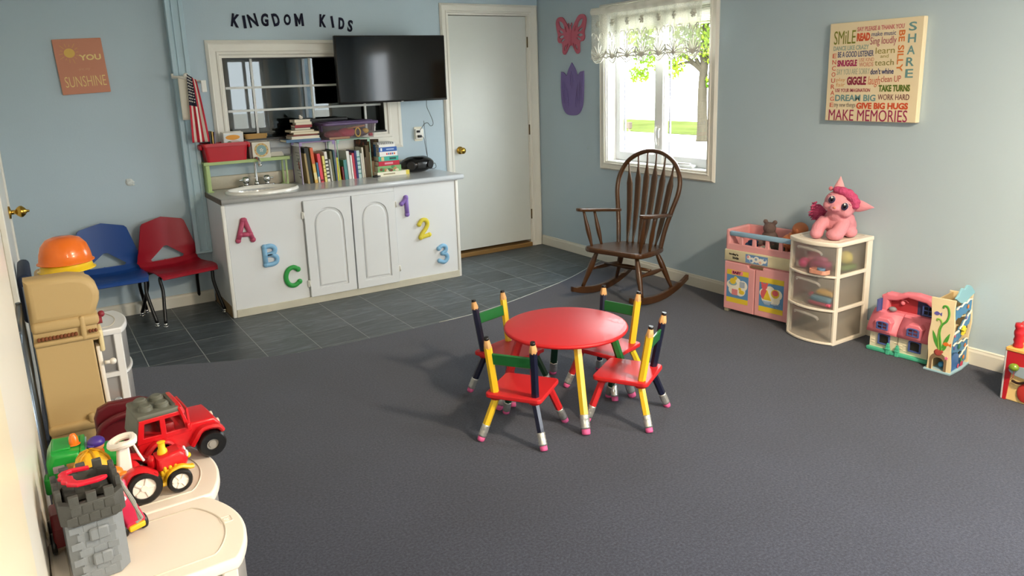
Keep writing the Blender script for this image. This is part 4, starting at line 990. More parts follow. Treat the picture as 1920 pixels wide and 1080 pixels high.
pencil_chair('pencil chair behind the table at right, near the rocking chair', (-1.678, -2.945), fa(-.287, -.086))
pencil_chair('pencil chair behind the table at left, near the tile floor', (-2.100, -2.710), fa(.07, -.27))

# ------------------------------------------------------------------ rocking chair
OAK = mat('4b2f18', .30, spec=.5, var=.28, vscale=5, stretch=(1, 1, .25), coat=.25)
rc = thing('rocking_chair', 'dark wooden rocking chair with arrow spindle back under the window', 'rocking chair', (-.535, -1.82, 0), radians(195))
ZS = .355
def seat_pt(u, v):
    a = u * 2 * pi
    return None
so_ = smooth_pts([(.225, -.20, 0), (.235, 0, 0), (.225, .20, 0), (.12, .235, 0), (-.08, .205, 0), (-.19, .15, 0), (-.215, 0, 0), (-.19, -.15, 0), (-.08, -.205, 0), (.12, -.235, 0)], 5)
sm_ = MB().prism([[(x, y) for x, y, z in so_]], .036, None, bev=.012, z0=ZS - .036, res=2)
for v in sm_.bm.verts:
    v.co.z += .03 * (v.co.x / .22) * (1 if v.co.x > 0 else .9) * .5 - 0
so2 = obj('seat', sm_, OAK, rc)
def tilt_z(x): return ZS + .015 * x / .22
# hoop
hp = [(-.125, -.172, tilt_z(-.125) - .02), (-.155, -.192, .47), (-.19, -.222, .60), (-.225, -.250, .72), (-.252, -.243, .82), (-.275, -.190, .915), (-.290, -.098, .974), (-.295, 0, .992)]
hp = hp + [(x, -y, z) for x, y, z in hp[-2::-1]]
obj('back_hoop', MB().tube(smooth_pts(hp, 6, False), .0165, 12, flat=(.95, 1.1)), OAK, rc)
def hoop_z(y):
    P = smooth_pts(hp, 8, False); best = min((p for p in P if p[2] > .7), key=lambda p: abs(p[1] - y)); return best
for k in range(6):
    f = (k - 2.5) / 2.5; y0 = f * .115; y1 = f * .185
    e = hoop_z(y1); a = Vector((-.150, y0, tilt_z(-.15) - .01)); b = Vector((e[0], y1, e[2]))
    mb = MB(); pts = []; ws = []
    for (s, w) in ((0, .007), (.06, .0085), (.18, .017), (.40, .022), (.62, .0245), (.72, .025), (.80, .015), (.86, .0075), (.92, .0065), (1, .006)):
        bow = Vector((-.02 * sin(pi * s), 0, 0)); pts.append(a.lerp(b, s) + bow); ws.append(w)
    rings = []
    for p, w in zip(pts, ws):
        th = min(.0075, w); rings.append([mb.bm.verts.new(p + Vector((th * sin(2 * pi * q / 10), w * cos(2 * pi * q / 10), 0))) for q in range(10)])
    for A, B in zip(rings, rings[1:]):
        for q in range(10): mb.bm.faces.new((A[q], A[(q + 1) % 10], B[(q + 1) % 10], B[q])).smooth = True
    mb.bm.faces.new(rings[0]); mb.bm.faces.new(rings[-1])
    obj('spindle', mb, OAK, rc)
def turned(a, b, rs):
    a = Vector(a); b = Vector(b); n = len(rs) - 1
    return MB().tube([a.lerp(b, i / n) for i in range(n + 1)], rs, 12)
for s in (-1, 1):
    ar = MB().prism([smooth_pts([(.245, s * .270), (.250, s * .235), (.18, s * .215), (0, s * .205), (-.19, s * .195), (-.19, s * .235), (0, s * .262), (.16, s * .285), (.225, s * .290)], 4)] if False else [[(p[0], p[1]) for p in smooth_pts([(.235, s * .278, 0), (.238, s * .235, 0), (.17, s * .220, 0), (0, s * .212, 0), (-.19, s * .198, 0), (-.192, s * .228, 0), (0, s * .262, 0), (.16, s * .290, 0)], 4)]], .022, None, bev=.007, z0=.585)
    for v in ar.bm.verts: v.co.z += .03 * (v.co.x - .02) / .22
    obj('armrest', ar, OAK, rc)
    for (xb, xt) in ((.165, .190), (.05, .065)):
        obj('arm_post', turned((xb, s * .195, tilt_z(xb) - .01), (xt, s * .247, .590 + .03 * (xt - .02) / .22), [.009, .010, .013, .0155, .016, .0145, .012, .010, .009]), OAK, rc)
    # legs
    obj('leg', turned((.150, s * .160, ZS - .02), (.215, s * .243, .075), [.013, .015, .019, .021, .021, .019, .016, .014, .013]), OAK, rc)
    obj('leg', turned((-.130, s * .135, ZS - .03), (-.185, s * .232, .055), [.013, .015, .019, .021, .020, .018, .015, .013, .012]), OAK, rc)
    fz = .5
    pa = Vector((.150, s * .160, ZS - .02)).lerp(Vector((.215, s * .243, .075)), fz); pb = Vector((-.130, s * .135, ZS - .03)).lerp(Vector((-.185, s * .232, .055)), fz)
    obj('stretcher', MB().tube([pa.lerp(pb, q / 6) for q in range(7)], [.009, .011, .015, .017, .015, .011, .009], 10), OAK, rc)
    # rocker
    rk_ = []
    R_ = 1.0
    for q in range(17):
        x = .34 - .73 * q / 16; z = R_ - sqrt(R_ * R_ - (x + .02) ** 2); rk_.append((x, z))
    up = [(x, z + (.05 if 1 < i < 14 else .035)) for i, (x, z) in enumerate(rk_)]
    obj('rocker', MB().prism([rk_ + up[::-1]], .030, Matrix.Translation((0, s * .238 + .015, .001)) @ BACK.to_4x4(), bev=.006), OAK, rc)
obj('stretcher', MB().tube([(.02, -.19, .215), (.02, -.1, .215), (.02, 0, .215), (.02, .1, .215), (.02, .19, .215)], [.009, .013, .018, .013, .009], 10), OAK, rc)

# ------------------------------------------------------------------ school chairs
def school_chair(label, loc, rot, col, group='stacking school chairs along the back wall'):
    """local +y = forward"""
    t = thing('school_chair', label, 'chair', (loc[0], loc[1], -.003), rot, group)
    m = mat(col, .38, spec=.45, bump=.03, bscale=180)
    prof = [(.215, .318), (.205, .335), (.15, .338), (.05, .330), (-.06, .326), (-.115, .338), (-.142, .372), (-.152, .43), (-.160, .52), (-.167, .60), (-.174, .672)]
    cum = [0]
    for (a, b), (c, d) in zip(prof, prof[1:]): cum.append(cum[-1] + sqrt((a - c) ** 2 + (b - d) ** 2))
    L = cum[-1]
    def P(s):
        s = max(0, min(L, s))
        for i in range(len(cum) - 1):
            if s <= cum[i + 1] + 1e-9:
                f = (s - cum[i]) / (cum[i + 1] - cum[i]); return Vector((0, prof[i][0] + (prof[i + 1][0] - prof[i][0]) * f, prof[i][1] + (prof[i + 1][1] - prof[i][1]) * f))
    sb = cum[6]
    out = [(-.185, 0), (.185, 0), (.20, .05), (.198, .20), (.200, sb - .04), (.208, sb), (.203, sb + .06), (.150, L - .045), (.135, L - .030), (.0, L), (-.135, L - .030), (-.150, L - .045), (-.203, sb + .06), (-.208, sb), (-.200, sb - .04), (-.198, .20), (-.20, .05)]
    hole = [(-.115, sb + .018), (-.105, sb + .004), (.105, sb + .004), (.115, sb + .018), (.012, sb + .098), (-.012, sb + .098)]
    cu = D.curves.new('tmp', 'CURVE'); cu.dimensions = '2D'; cu.fill_mode = 'FRONT'
    for lp in (out, hole):
        sp = cu.splines.new('POLY'); sp.points.add(len(lp) - 1); sp.use_cyclic_u = True
        for p_, q in zip(sp.points, lp): p_.co = (q[0], q[1], 0, 1)
    ob = D.objects.new('tmp', cu); me_ = D.meshes.new_from_object(ob); bm = bmesh.new(); bm.from_mesh(me_)
    D.objects.remove(ob); D.curves.remove(cu); D.meshes.remove(me_)
    bmesh.ops.remove_doubles(bm, verts=bm.verts[:], dist=1e-5)
    for it in range(7):
        lg_ = [e for e in bm.edges if e.calc_length() > .028]
        if not lg_: break
        bmesh.ops.subdivide_edges(bm, edges=lg_, cuts=1); bmesh.ops.triangulate(bm, faces=[f for f in bm.faces if len(f.verts) > 3])
    for v in bm.verts:
        x, s = v.co.x, v.co.y; p = P(s); curl = (abs(x) / .2) ** 2
        if s < sb: p.z += .018 * curl * min(1, s / .12) - .004
        else: p.y += .030 * curl * min(1, (s - sb) / .08)
        v.co = Vector((x, p.y, p.z))
    for f in bm.faces: f.smooth = True
    me = D.meshes.new('seat_shell'); bm.to_mesh(me); bm.free(); me.materials.append(m)
    o = D.objects.new('seat_shell', me); C.objects.link(o); o.parent = t
    sd = o.modifiers.new('thick', 'SOLIDIFY'); sd.thickness = .007; sd.offset = -1; es_ = o.modifiers.new('edges', 'EDGE_SPLIT'); es_.split_angle = radians(50)
    BT = mat('101012', .3, spec=.5)
    for s in (-1, 1):
        for f_, a, b in ((1, (s * .16, .13, .322), (s * .205, .205, .006)), (-1, (s * .16, -.07, .316), (s * .205, -.185, .006))):
            a = Vector(a); b = Vector(b); inn = Vector((s * .10, a.y, .318))
            pts = smooth_pts([inn, a, a + Vector((s * .018, .01 * f_, -.022)), a.lerp(b, .3), a.lerp(b, .65), b + Vector((0, 0, .02))], 4, False)
            l = obj('leg', MB().tube(pts, .0115, 10), BT, t, 'black tubular steel leg')
            obj('glide', MB().cyl(b + Vector((0, 0, .02)), b + Vector((0, 0, .004)), .0125, .013, 12).cyl(b + Vector((0, 0, .004)), b + Vector((0, 0, -.006)), .016, .016, 12), CHROME, l, 'chrome glide')
    obj('under_frame', MB().cyl((-.1, .13, .318), (.1, .13, .318), .010, n=8).cyl((-.1, -.07, .312), (.1, -.07, .312), .010, n=8), BT, t)
    return t
school_chair('blue plastic school chair with a triangular hole beside the red one', (-3.62, -.215), radians(180 + 2), '1f4a94')
school_chair('dark red plastic school chair beside the white cabinet', (-3.215, -.215), radians(180 + 14), '9c1428')
# ------------------------------------------------------------------ right wall: window curtain, wall shapes, word canvas
def B(x=0, y=0, z=0): return Matrix.Translation((x, y, z)) @ BACK.to_4x4()
# local frame for things against the right wall: x = towards the camera, y = out of the wall is -y, z up
RW = radians(-90)
PK = mat('c9687e', .6); PU = mat('7a6aa6', .6)
bf = thing('butterfly_cutout', 'pink cut-out butterfly on the wall above the tulip', 'wall decoration', (-.001, -.495, 1.86), RW)
wing = smooth_pts([(.012, .035, 0), (.05, .09, 0), (.11, .148, 0), (.175, .150, 0), (.205, .115, 0), (.195, .055, 0), (.180, .01, 0), (.185, -.03, 0), (.165, -.055, 0), (.125, -.062, 0), (.118, -.09, 0), (.115, -.14, 0), (.085, -.155, 0), (.055, -.13, 0), (.02, -.085, 0)], 5, False)
half = [(p[0], p[1]) for p in wing]
outline = half + [(-x, y) for x, y in half[::-1]]
def leaf2(ax, ay, bx, by, w, n=8):
    a = Vector((ax, ay)); b = Vector((bx, by)); d = b - a; nn = Vector((-d.y, d.x)).normalized(); o = []
    for i in range(n + 1): p = a + d * i / n + nn * w * sin(pi * i / n) ** .8; o.append((p.x, p.y))
    for i in range(n - 1, 0, -1): p = a + d * i / n - nn * w * sin(pi * i / n) ** .8; o.append((p.x, p.y))
    return o
hs_ = []
for s in (-1, 1):
    for q in ((.085, .055, .165, .120, .022), (.055, .025, .075, .075, .006), (.10, .022, .165, .045, .011), (.09, -.005, .165, -.010, .012), (.08, -.028, .140, -.045, .009), (.062, -.075, .09, -.125, .010), (.035, -.065, .060, -.110, .006)):
        hs_.append(leaf2(s * q[0], q[1], s * q[2], q[3], q[4]))
obj('wings', MB().prism([outline] + hs_, .010, B(), bev=.0015), PK, bf)
obj('body', MB().ball((0, -.012, -.005), (.014, .008, .085), 12), PK, bf)
for s in (-1, 1): obj('antenna', MB().tube([(s * .008, -.012, .07), (s * .022, -.012, .095), (s * .028, -.012, .082)], .004, 8), PK, bf)
tu = thing('tulip_cutout', 'purple cut-out tulip on the wall below the butterfly', 'wall decoration', (-.001, -.503, 1.415), RW)
to = smooth_pts([(-.150, .150, 0), (-.155, .0, 0), (-.140, -.13, 0), (-.085, -.200, 0), (0, -.215, 0), (.085, -.200, 0), (.140, -.13, 0), (.155, .0, 0), (.160, .150, 0)], 5, False)
to = [(p[0], p[1]) for p in to] + [(.115, .145), (.075, .115), (.045, .17), (0, .222), (-.045, .17), (-.075, .115), (-.115, .145)]
hl = []
for s in (-1, 1):
    for q in ((.128, .075, .118, -.11, .0035), (.108, .075, .092, -.14, .0038), (.088, .055, .066, -.155, .0038), (.068, .02, .044, -.15, .0032)): hl.append(leaf2(s * q[0], q[1], s * q[2], q[3], q[4]))
for q in ((-.022, .13, -.018, .03, .0035), (0, .155, 0, .0, .0035), (.022, .13, .018, .03, .0035)): hl.append(leaf2(*q))
obj('petals', MB().prism([to] + hl, .010, B(), bev=.0015), PU, tu)

# lace valance -----------------------------------------------------------------
va = thing('lace_valance', 'white lace valance with shell edging hanging over the window', 'curtain', (-.05, -.86, 2.0), RW)
obj('rod', MB().cyl((-.02, -.02, 0), (1.16, -.02, 0), .007, n=10).tube([(-.02, -.02, 0), (-.025, 0, 0), (-.02, .045, 0)], .007, 8).tube([(1.16, -.02, 0), (1.165, 0, 0), (1.16, .045, 0)], .007, 8), mat('6a5f50', .4), va, 'dark curtain rod')
VW = 1.165
def vfold(x, z):
    k = min(1, max(0, -z / .1))
    return -.028 - .010 * sin(x * 23 + .4) * k - .007 * sin(x * 61) * (k * .6 + .4) - (.02 * max(0, 1 - abs(x - .93) / .05))
def scal(x): 
    c = (x / VW * 7) % 1.0; s = abs(sin(pi * c)); return -.30 - .085 * s ** .7 + .012 * sin(x * 90) * .4
LACE = D.materials.new('lace'); LACE.use_nodes = True
def _lace(nt):
    nt.nodes.clear(); o = nt.nodes.new('ShaderNodeOutputMaterial'); mix = nt.nodes.new('ShaderNodeMixShader'); t = nt.nodes.new('ShaderNodeBsdfTransparent')
    d = nt.nodes.new('ShaderNodeBsdfDiffuse'); d.inputs[0].default_value = lin('f2f1e6'); tl = nt.nodes.new('ShaderNodeBsdfTranslucent'); tl.inputs[0].default_value = lin('a4a496')
    m2 = nt.nodes.new('ShaderNodeMixShader'); m2.inputs[0].default_value = .22; nt.links.new(d.outputs[0], m2.inputs[1]); nt.links.new(tl.outputs[0], m2.inputs[2])
    tc = nt.nodes.new('ShaderNodeTexCoord'); v = nt.nodes.new('ShaderNodeTexVoronoi'); v.inputs['Scale'].default_value = 75; v.feature = 'DISTANCE_TO_EDGE'
    nt.links.new(tc.outputs['Object'], v.inputs['Vector'])
    r = nt.nodes.new('ShaderNodeMapRange'); r.inputs[1].default_value = .0; r.inputs[2].default_value = .12; r.inputs[3].default_value = .70; r.inputs[4].default_value = .48
    nt.links.new(v.outputs['Distance'], r.inputs[0]); nt.links.new(r.outputs[0], mix.inputs[0])
    nt.links.new(t.outputs[0], mix.inputs[1]); nt.links.new(m2.outputs[0], mix.inputs[2]); nt.links.new(mix.outputs[0], o.inputs[0])
_lace(LACE.node_tree)
obj('lace_cloth', MB().grid(150, 24, lambda u, v: Vector((u * VW, vfold(u * VW, v * scal(u * VW)), .035 + v * (scal(u * VW) - .035)))), LACE, va)
LM = D.materials.new('lace_thread'); LM.use_nodes = True
def _lm(nt):
    nt.nodes.clear(); o = nt.nodes.new('ShaderNodeOutputMaterial'); d = nt.nodes.new('ShaderNodeBsdfDiffuse'); d.inputs[0].default_value = lin('f2f1e8'); t = nt.nodes.new('ShaderNodeBsdfTranslucent'); t.inputs[0].default_value = lin('d8d8cc'); m = nt.nodes.new('ShaderNodeMixShader'); m.inputs[0].default_value = .09
    nt.links.new(d.outputs[0], m.inputs[1]); nt.links.new(t.outputs[0], m.inputs[2]); nt.links.new(m.outputs[0], o.inputs[0])
_lm(LM.node_tree)
hd = MB().grid(120, 6, lambda u, v: Vector((u * VW, vfold(u * VW, -.03) - .004 - .012 * sin(pi * v), (.032 - .05 * v))))
ho = obj('heading', hd, LM, va, 'gathered white heading on the rod')
def lace_strip(mb, pts, r):
    mb.tube([(x, vfold(x, z) - .003, z) for x, z in pts], r * 1.15, 5, flat=(1, .5))
for k in range(7):
    xc = (k + .5) / 7 * VW; zb = -.365; mo = MB()
    for j in range(9):
        a = (j - 4) / 4 * 1.2; L = .125 - .038 * abs(j - 4) / 4
        pts = [(xc + sin(a) * L * (i / 7) * (.75 + .35 * (i / 7)), zb + .012 + cos(a * .92) * L * (i / 7) - .030 * abs(a) * (i / 7) ** 3) for i in range(8)]
        lace_strip(mo, pts, .0050)
    for s in (-1, 1):
        lace_strip(mo, [(xc + s * (.045 + .018 * cos(t * .55)), -.175 + .022 * sin(t * .55)) for t in range(9)], .004)
        lace_strip(mo, [(xc + s * .02 * i / 4, -.215 + .05 * (i / 4)) for i in range(5)], .004)
    obj('lace_shell', mo, LM, va)
    fl_ = MB()
    for j in range(6):
        a = j * pi / 3; lace_strip(fl_, [(xc, -.09), (xc + .024 * cos(a), -.09 + .026 * sin(a))], .007)
    obj('lace_flower', fl_, mat('dcdcd0', .8), va)
eg = MB()
for off, r in ((0.002, .006), (.022, .0035)):
    N = 140; lace_strip(eg, [(i / N * VW, scal(i / N * VW) + off) for i in range(N + 1)], r)
obj('lace_edge', eg, LM, va)

# word canvas --------------------------------------------------------------------
cv = thing('word_canvas', 'square cream canvas covered in colourful family words', 'canvas', (0, -2.947, 1.2235), RW)
S_ = .536
obj('canvas', MB().b2(0, S_, -.036, -.002, 0, .538, bev=.003), mat('e6d7b6', .75, bump=.04, bscale=500), cv)
# word, x0, y0 (from top, in 0..1 of the face), w, h, colour, bold, shear
WD = [('SMiLE', .055, .08, .245, .135, '7f8430', 0, 0), ('SAY PLEASE & THANK YOU', .315, .055, .495, .044, 'c87f7c', .03, 0), ('READ', .315, .115, .145, .080, 'cf5a38', .06, 0), ('make music', .475, .112, .255, .044, '45507f', 0, 0),
      ('Sing loudly', .465, .165, .275, .092, 'a0405f', -.005, 0), ('DANCE LIKE CRAZY', .055, .232, .40, .046, '9fae9f', .03, 0), ('BE A GOOD LISTENER', .11, .290, .40, .058, '3f4a7a', .01, 0), ('learn', .53, .268, .20, .060, '9a8f4c', 0, 0), ('and', .585, .335, .085, .034, 'a79a60', 0, 0),
      ('SNUGGLE', .11, .375, .225, .066, 'a5305f', .05, 0), ('USE KIND', .355, .362, .165, .036, 'd09a80', .01, 0), ('WORDS', .36, .405, .155, .044, 'd09a80', .02, 0), ('teach', .53, .385, .20, .058, '8a8448', 0, 0),
      ('SAY YOU ARE SORRY', .11, .465, .37, .058, '98a897', -.01, 0), ("don't whine", .49, .470, .245, .058, '3a4370', .02, 0), ('play', .11, .555, .105, .046, 'd9a06a', 0, 0), ('fair', .11, .605, .105, .040, 'd9a06a', 0, 0), ('GIGGLE', .235, .545, .215, .086, '8a2a44', .05, 0), ('laugh', .47, .545, .13, .110, 'c96a50', -.005, .2), ('clean UP', .61, .545, .205, .060, 'b5524f', -.005, 0),
      ('USE YOUR IMAGINATION', .105, .665, .395, .036, 'a03a54', .01, 0), ('TAKE TURNS', .59, .633, .325, .066, '5f7430', .05, 0), ('DREAM BIG', .11, .728, .455, .066, '6f9496', .025, 0), ('WORK HARD', .59, .725, .325, .056, '6a2f3e', 0, 0), ('try new things', .10, .808, .245, .060, '4a4a58', -.015, 0), ('GIVE BIG HUGS', .36, .808, .55, .064, 'cf4f2c', .04, 0), ('MAKE MEMORIES', .045, .880, .865, .115, '9a2a58', .0, 0)]
for w_, x, y, w, h, c, bo, sh in WD:
    obj('lettering', MB().text(w_, x * S_, .538 - (y + h) * .538, w * S_, h * .538, M=B(0, -.0362), depth=.0008, bold=bo, shear=sh), mat(c, .7), cv)
for k, ch in enumerate('SHARE'): obj('lettering', MB().text(ch, .855 * S_, .538 - (.045 + .098 * k + .083 + .012 * k) * .538 + .0, .078 * S_, .082 * .538, M=B(0, -.0362), depth=.0008, bold=.015), mat('6a9496', .7), cv)
obj('lettering', MB().text('BE SILLY', .735 * S_ - .075, .538 - .32 * .538 - .012, .40 * .538 * .98, .062 * S_, M=B(0, -.0362), depth=.0008, rot=-pi / 2, bold=.02), mat('d77a3c', .7), cv)
for k, ch in enumerate('ENCOURAGE'): obj('lettering', MB().text(ch, .050 * S_, .538 - (.305 + .063 * k + .048) * .538, .045 * S_, .046 * .538, M=B(0, -.0362), depth=.0008, bold=.01), mat('d06a58', .7), cv)

# ------------------------------------------------------------------ pink changing table
CPK = mat('e3a2a6', .42, spec=.4); CCR = mat('d9cfae', .45); CBL = mat('8fb3d0', .45)
ct = thing('changing_table', 'pink toy changing table with crib rail and two sticker doors', 'toy furniture', (-.283, -2.465, 0), radians(-82.6))
TW, TD = .462, .235
obj('body', MB().b2(.0, TW, .004, TD, .022, .345, bev=.006, seg=2), CPK, ct)
cr = MB()
cr.b2(-.004, .028, -.004, TD, .415, .545, bev=.012, seg=3); cr.b2(TW - .022, TW + .006, -.004, TD, .415, .545, bev=.012, seg=3); cr.b2(0, TW, TD - .02, TD, .415, .545, bev=.008, seg=2); cr.b2(0, TW, -.003, .02, .412, .455, bev=.004); cr.b2(.02, TW - .02, 0, TD - .01, .412, .422)
for x in (.105, .195, .285, .375): cr.box((x, .008, .48), (.026, .018, .06), bev=.003, taper=(.8, 1))
obj('crib', cr, CPK, ct)
obj('crib_rail', MB().b2(.026, TW - .018, -.008, .016, .505, .535, bev=.006, seg=2), CBL, ct, 'pale blue crib rail')
obj('band', MB().b2(-.006, TW + .004, -.010, TD, .342, .415, bev=.005, seg=2), CCR, ct, 'cream band under the crib')
for x0, x1 in ((.002, .219), (.224, .460)):
    d = MB(); n = .045
    if x0 < .1: pl = [(x0, .026), (x1, .022), (x1, .312), (x1 - n, .316), (x1 - n - .008, .334), (x0, .338)]
    else: pl = [(x0, .022), (x1, .020), (x1, .334), (x0 + n + .008, .334), (x0 + n, .314), (x0, .312)]
    dr = obj('door', d.prism([pl], .016, B(0, .002), bev=.004), CPK, ct)
    st = MB(); M_ = B(0, -.0145)
    a, b = (.022, .178) if x0 < .1 else (.256, .420)
    z0, z1 = (.074, .288) if x0 < .1 else (.060, .278)
    Y_ = mat('e3c63c', .5); BL_ = mat('5f8fc0', .5); CW = mat('ebe6da', .5)
    H = z1 - z0
    st.prism([[(a, z0), (b, z0), (b, z1), (a, z1)]], .0006, M_, m=BL_)
    st.prism([[(a, z0), (b, z0), (b, z0 + H * .15), (a, z0 + H * .15)]], .001, M_, m=Y_); st.prism([[(a, z1 - H * .15), (b, z1 - H * .15), (b, z1), (a, z1)]], .001, M_, m=Y_)
    cl = [circ(a + (b - a) * fx, z0 + H * fy, r, n=16) for fx, fy, r in ((.18, .55, .027), (.45, .62, .034), (.75, .56, .033), (.3, .40, .032), (.65, .40, .036), (.5, .48, .035))]
    for i, c_ in enumerate(cl): st.prism([[(min(max(x, a + .001), b - .001), y) for x, y in c_]], .0012 + i * .00012, M_, m=CW)
    if x0 < .1:
        st.prism([circ(a + .045, z0 + H * .60, .030, .016, 18)], .0024, M_, m=mat('8fb0b8', .5)); st.prism([circ(a + .045, z0 + H * .66, .022, .020, 16)], .0026, M_, m=Y_); st.prism([circ(a + .064, z0 + H * .76, .012, n=12)], .0028, M_, m=Y_)
        st.prism([rrect(a + .095, z0 + H * .50, a + .132, z0 + H * .68, .004)], .0026, M_, m=mat('a9b4c4', .5)); st.prism([rrect(a + .040, z0 + H * .24, a + .082, z0 + H * .42, .004)], .0026, M_, m=mat('dc8a90', .5))
        st.prism([circ(a + .112, z0 + H * .36, .020, .014, 14)], .0026, M_, m=Y_); st.prism([circ(a + .098, z0 + H * .45, .010, n=12)], .0028, M_, m=Y_)
    else:
        RB_ = mat('d9636a', .5)
        st.prism([circ(a + .035, z0 + H * .52, .024, .034, 16)], .0024, M_, m=RB_); st.prism([circ(a + .035, z0 + H * .74, .020, n=14)], .0026, M_, m=RB_)
        for s in (-1, 1): st.prism([circ(a + .035 + s * .017, z0 + H * .82, .008, n=10)], .0024, M_, m=RB_)
        st.prism([circ(a + .110, z0 + H * .58, .028, n=20)], .0026, M_, m=Y_); st.prism([circ(a + .110, z0 + H * .60, .022, .018, 16)], .0028, M_, m=RB_)
        st.prism([[(a + .03, z0 + H * .36), (a + .085, z0 + H * .36), (a + .055, z0 + H * .66)]], .0032, M_, m=Y_); st.prism([[(a + .025, z0 + H * .33), (a + .09, z0 + H * .33), (a + .075, z0 + H * .22), (a + .04, z0 + H * .22)]], .0034, M_, m=mat('9fb4cf', .5))
    obj('sticker', st, None, dr)
    if x0 < .1:
        obj('lettering', MB().b2(a + .035, a + .115, -.0166, -.0155, z1 - H * .13, z1 - .003), mat('e98a9c', .5), dr); obj('lettering', MB().text('BABY', a + .043, z1 - H * .11, .06, .018, M=B(0, -.0168), depth=.0006, bold=.05), mat('6a1f3a', .5), dr)
    else: obj('lettering', MB().text("today's\nkids", b - .072, z0 + H * .17, .062, .028, M=B(0, -.0172), depth=.0006, bold=.03), mat('7fa6d4', .5), dr)
obj('lettering', MB().text("today's", .028, .378, .068, .018, M=B(0, -.0102), depth=.0006, bold=.05, rot=-.04), mat('1c1a18', .5), ct); obj('lettering', MB().text("kids", .056, .358, .044, .016, M=B(0, -.0102), depth=.0006, bold=.05, rot=-.04), mat('1c1a18', .5), ct)
st = MB(); M_ = B(0, -.0102); st.prism([[(.148, .349), (.302, .349), (.302, .404), (.148, .404)]], .0006, M_, m=mat('6f93c4', .5))
for i, (x, z, r) in enumerate(((.170, .385, .014), (.195, .370, .018), (.225, .378, .020), (.255, .370, .019), (.280, .378, .016))): st.prism([circ(x, z, r, n=14)], .001 + i * .0001, M_, m=mat('ebe8e0', .5))
for x, z, c in ((.166, .388, 'd99a9c'), (.190, .366, '6f93c4'), (.222, .380, '8fa9c9'), (.252, .364, 'e0b8a8'), (.282, .386, '6f93c4')): st.prism([circ(x, z, .009, n=12)], .0018, M_, m=mat(c, .5))
obj('sticker', st, None, ct)
obj('handle_notch', MB().b2(.178, .268, -.004, .004, .318, .334, bev=.003), mat('7a6a50', .6), ct)
for x in (.012, TW - .012):
    for y in (.02, TD - .02): obj('foot', MB().b2(x - .016, x + .016, y - .018, y + .018, 0, .026, bev=.004), CCR, ct)
# dolls in the crib
def CT(x, y, z): return ct.matrix_basis @ Vector((x, y, z))
SKIN = mat('b9714a', .5, sss=.1)
dl = thing('baby_doll', 'bald plastic baby doll face down in the crib beside the drawers', 'doll', CT(.41, .13, .423), radians(-82.6))
bm_ = MB().ball((.015, .0, .150), (.047, .05, .046), 20).ball((-.028, -.005, .105), (.03, .03, .03), 14).ball((-.055, -.005, .06), (.05, .042, .055), 18, rot=(0, .5, 0))
bm_.tube([(-.07, -.03, .07), (-.06, -.055, .04), (-.03, -.06, .012)], [.018, .016, .012], 10).tube([(-.07, .03, .07), (-.10, .045, .04), (-.11, .05, .012)], [.018, .016, .012], 10)
bm_.tube([(-.09, -.02, .04), (-.13, -.03, .025), (-.17, -.03, .015)], [.024, .02, .014], 10).tube([(-.09, .02, .04), (-.13, .03, .025), (-.17, .035, .015)], [.024, .02, .014], 10)
fuse(obj('body', bm_, SKIN, dl), .005, 3)
for s in (-1, 1): obj('ear', MB().ball((.02, s * .048, .148), (.010, .007, .014), 8), SKIN, dl)
for (nm, lb, x, y, c, r) in (('plush_toy', 'grey brown plush toy at the back of the crib', .20, .17, '6b5a58', .055), ('plush_toy', 'dark grey soft toy lying in the crib beside the doll', .32, .09, '4a4c48', .042)):
    t = thing(nm, lb, 'soft toy', CT(x, y, .423), radians(-82.6), 'soft toys in the crib'); h = 1.0 if r > .05 else .5
    fuse(obj('body', MB().ball((0, 0, .05 * h + .008), (r, r * .8, .058 * h), 14).ball((0, -.005, .125 * h), (r * .75, r * .7, r * .72), 14).ball((-r * .6, 0, .165 * h), r * .28, 10).ball((r * .6, 0, .165 * h), r * .28, 10).ball((-r * .9, -.03, .03), r * .4, 10).ball((r * .9, -.03, .03), r * .4, 10), mat(c, .9, bump=.4, bscale=120), t), .005, 3)
t = thing('blue_cloth', 'folded dark blue cloth in the crib behind the rail', 'cloth', CT(.15, .05, .423), radians(-82.6)); obj('folds', MB().box((0, 0, .022), (.075, .05, .044), bev=.014, seg=3).box((.01, 0, .05), (.055, .045, .02), bev=.009, seg=3), mat('2f4c73', .9, bump=.3, bscale=60), t)
t = thing('white_cloth', 'crumpled white cloth in the crib behind the middle of the rail', 'cloth', CT(.245, .045, .423), radians(-82.6)); fuse(obj('folds', MB().ball((0, 0, .02), (.035, .025, .02), 12).ball((.02, 0, .026), (.022, .022, .018), 12), mat('cfc9b8', .9, bump=.3, bscale=60), t), .005, 2)

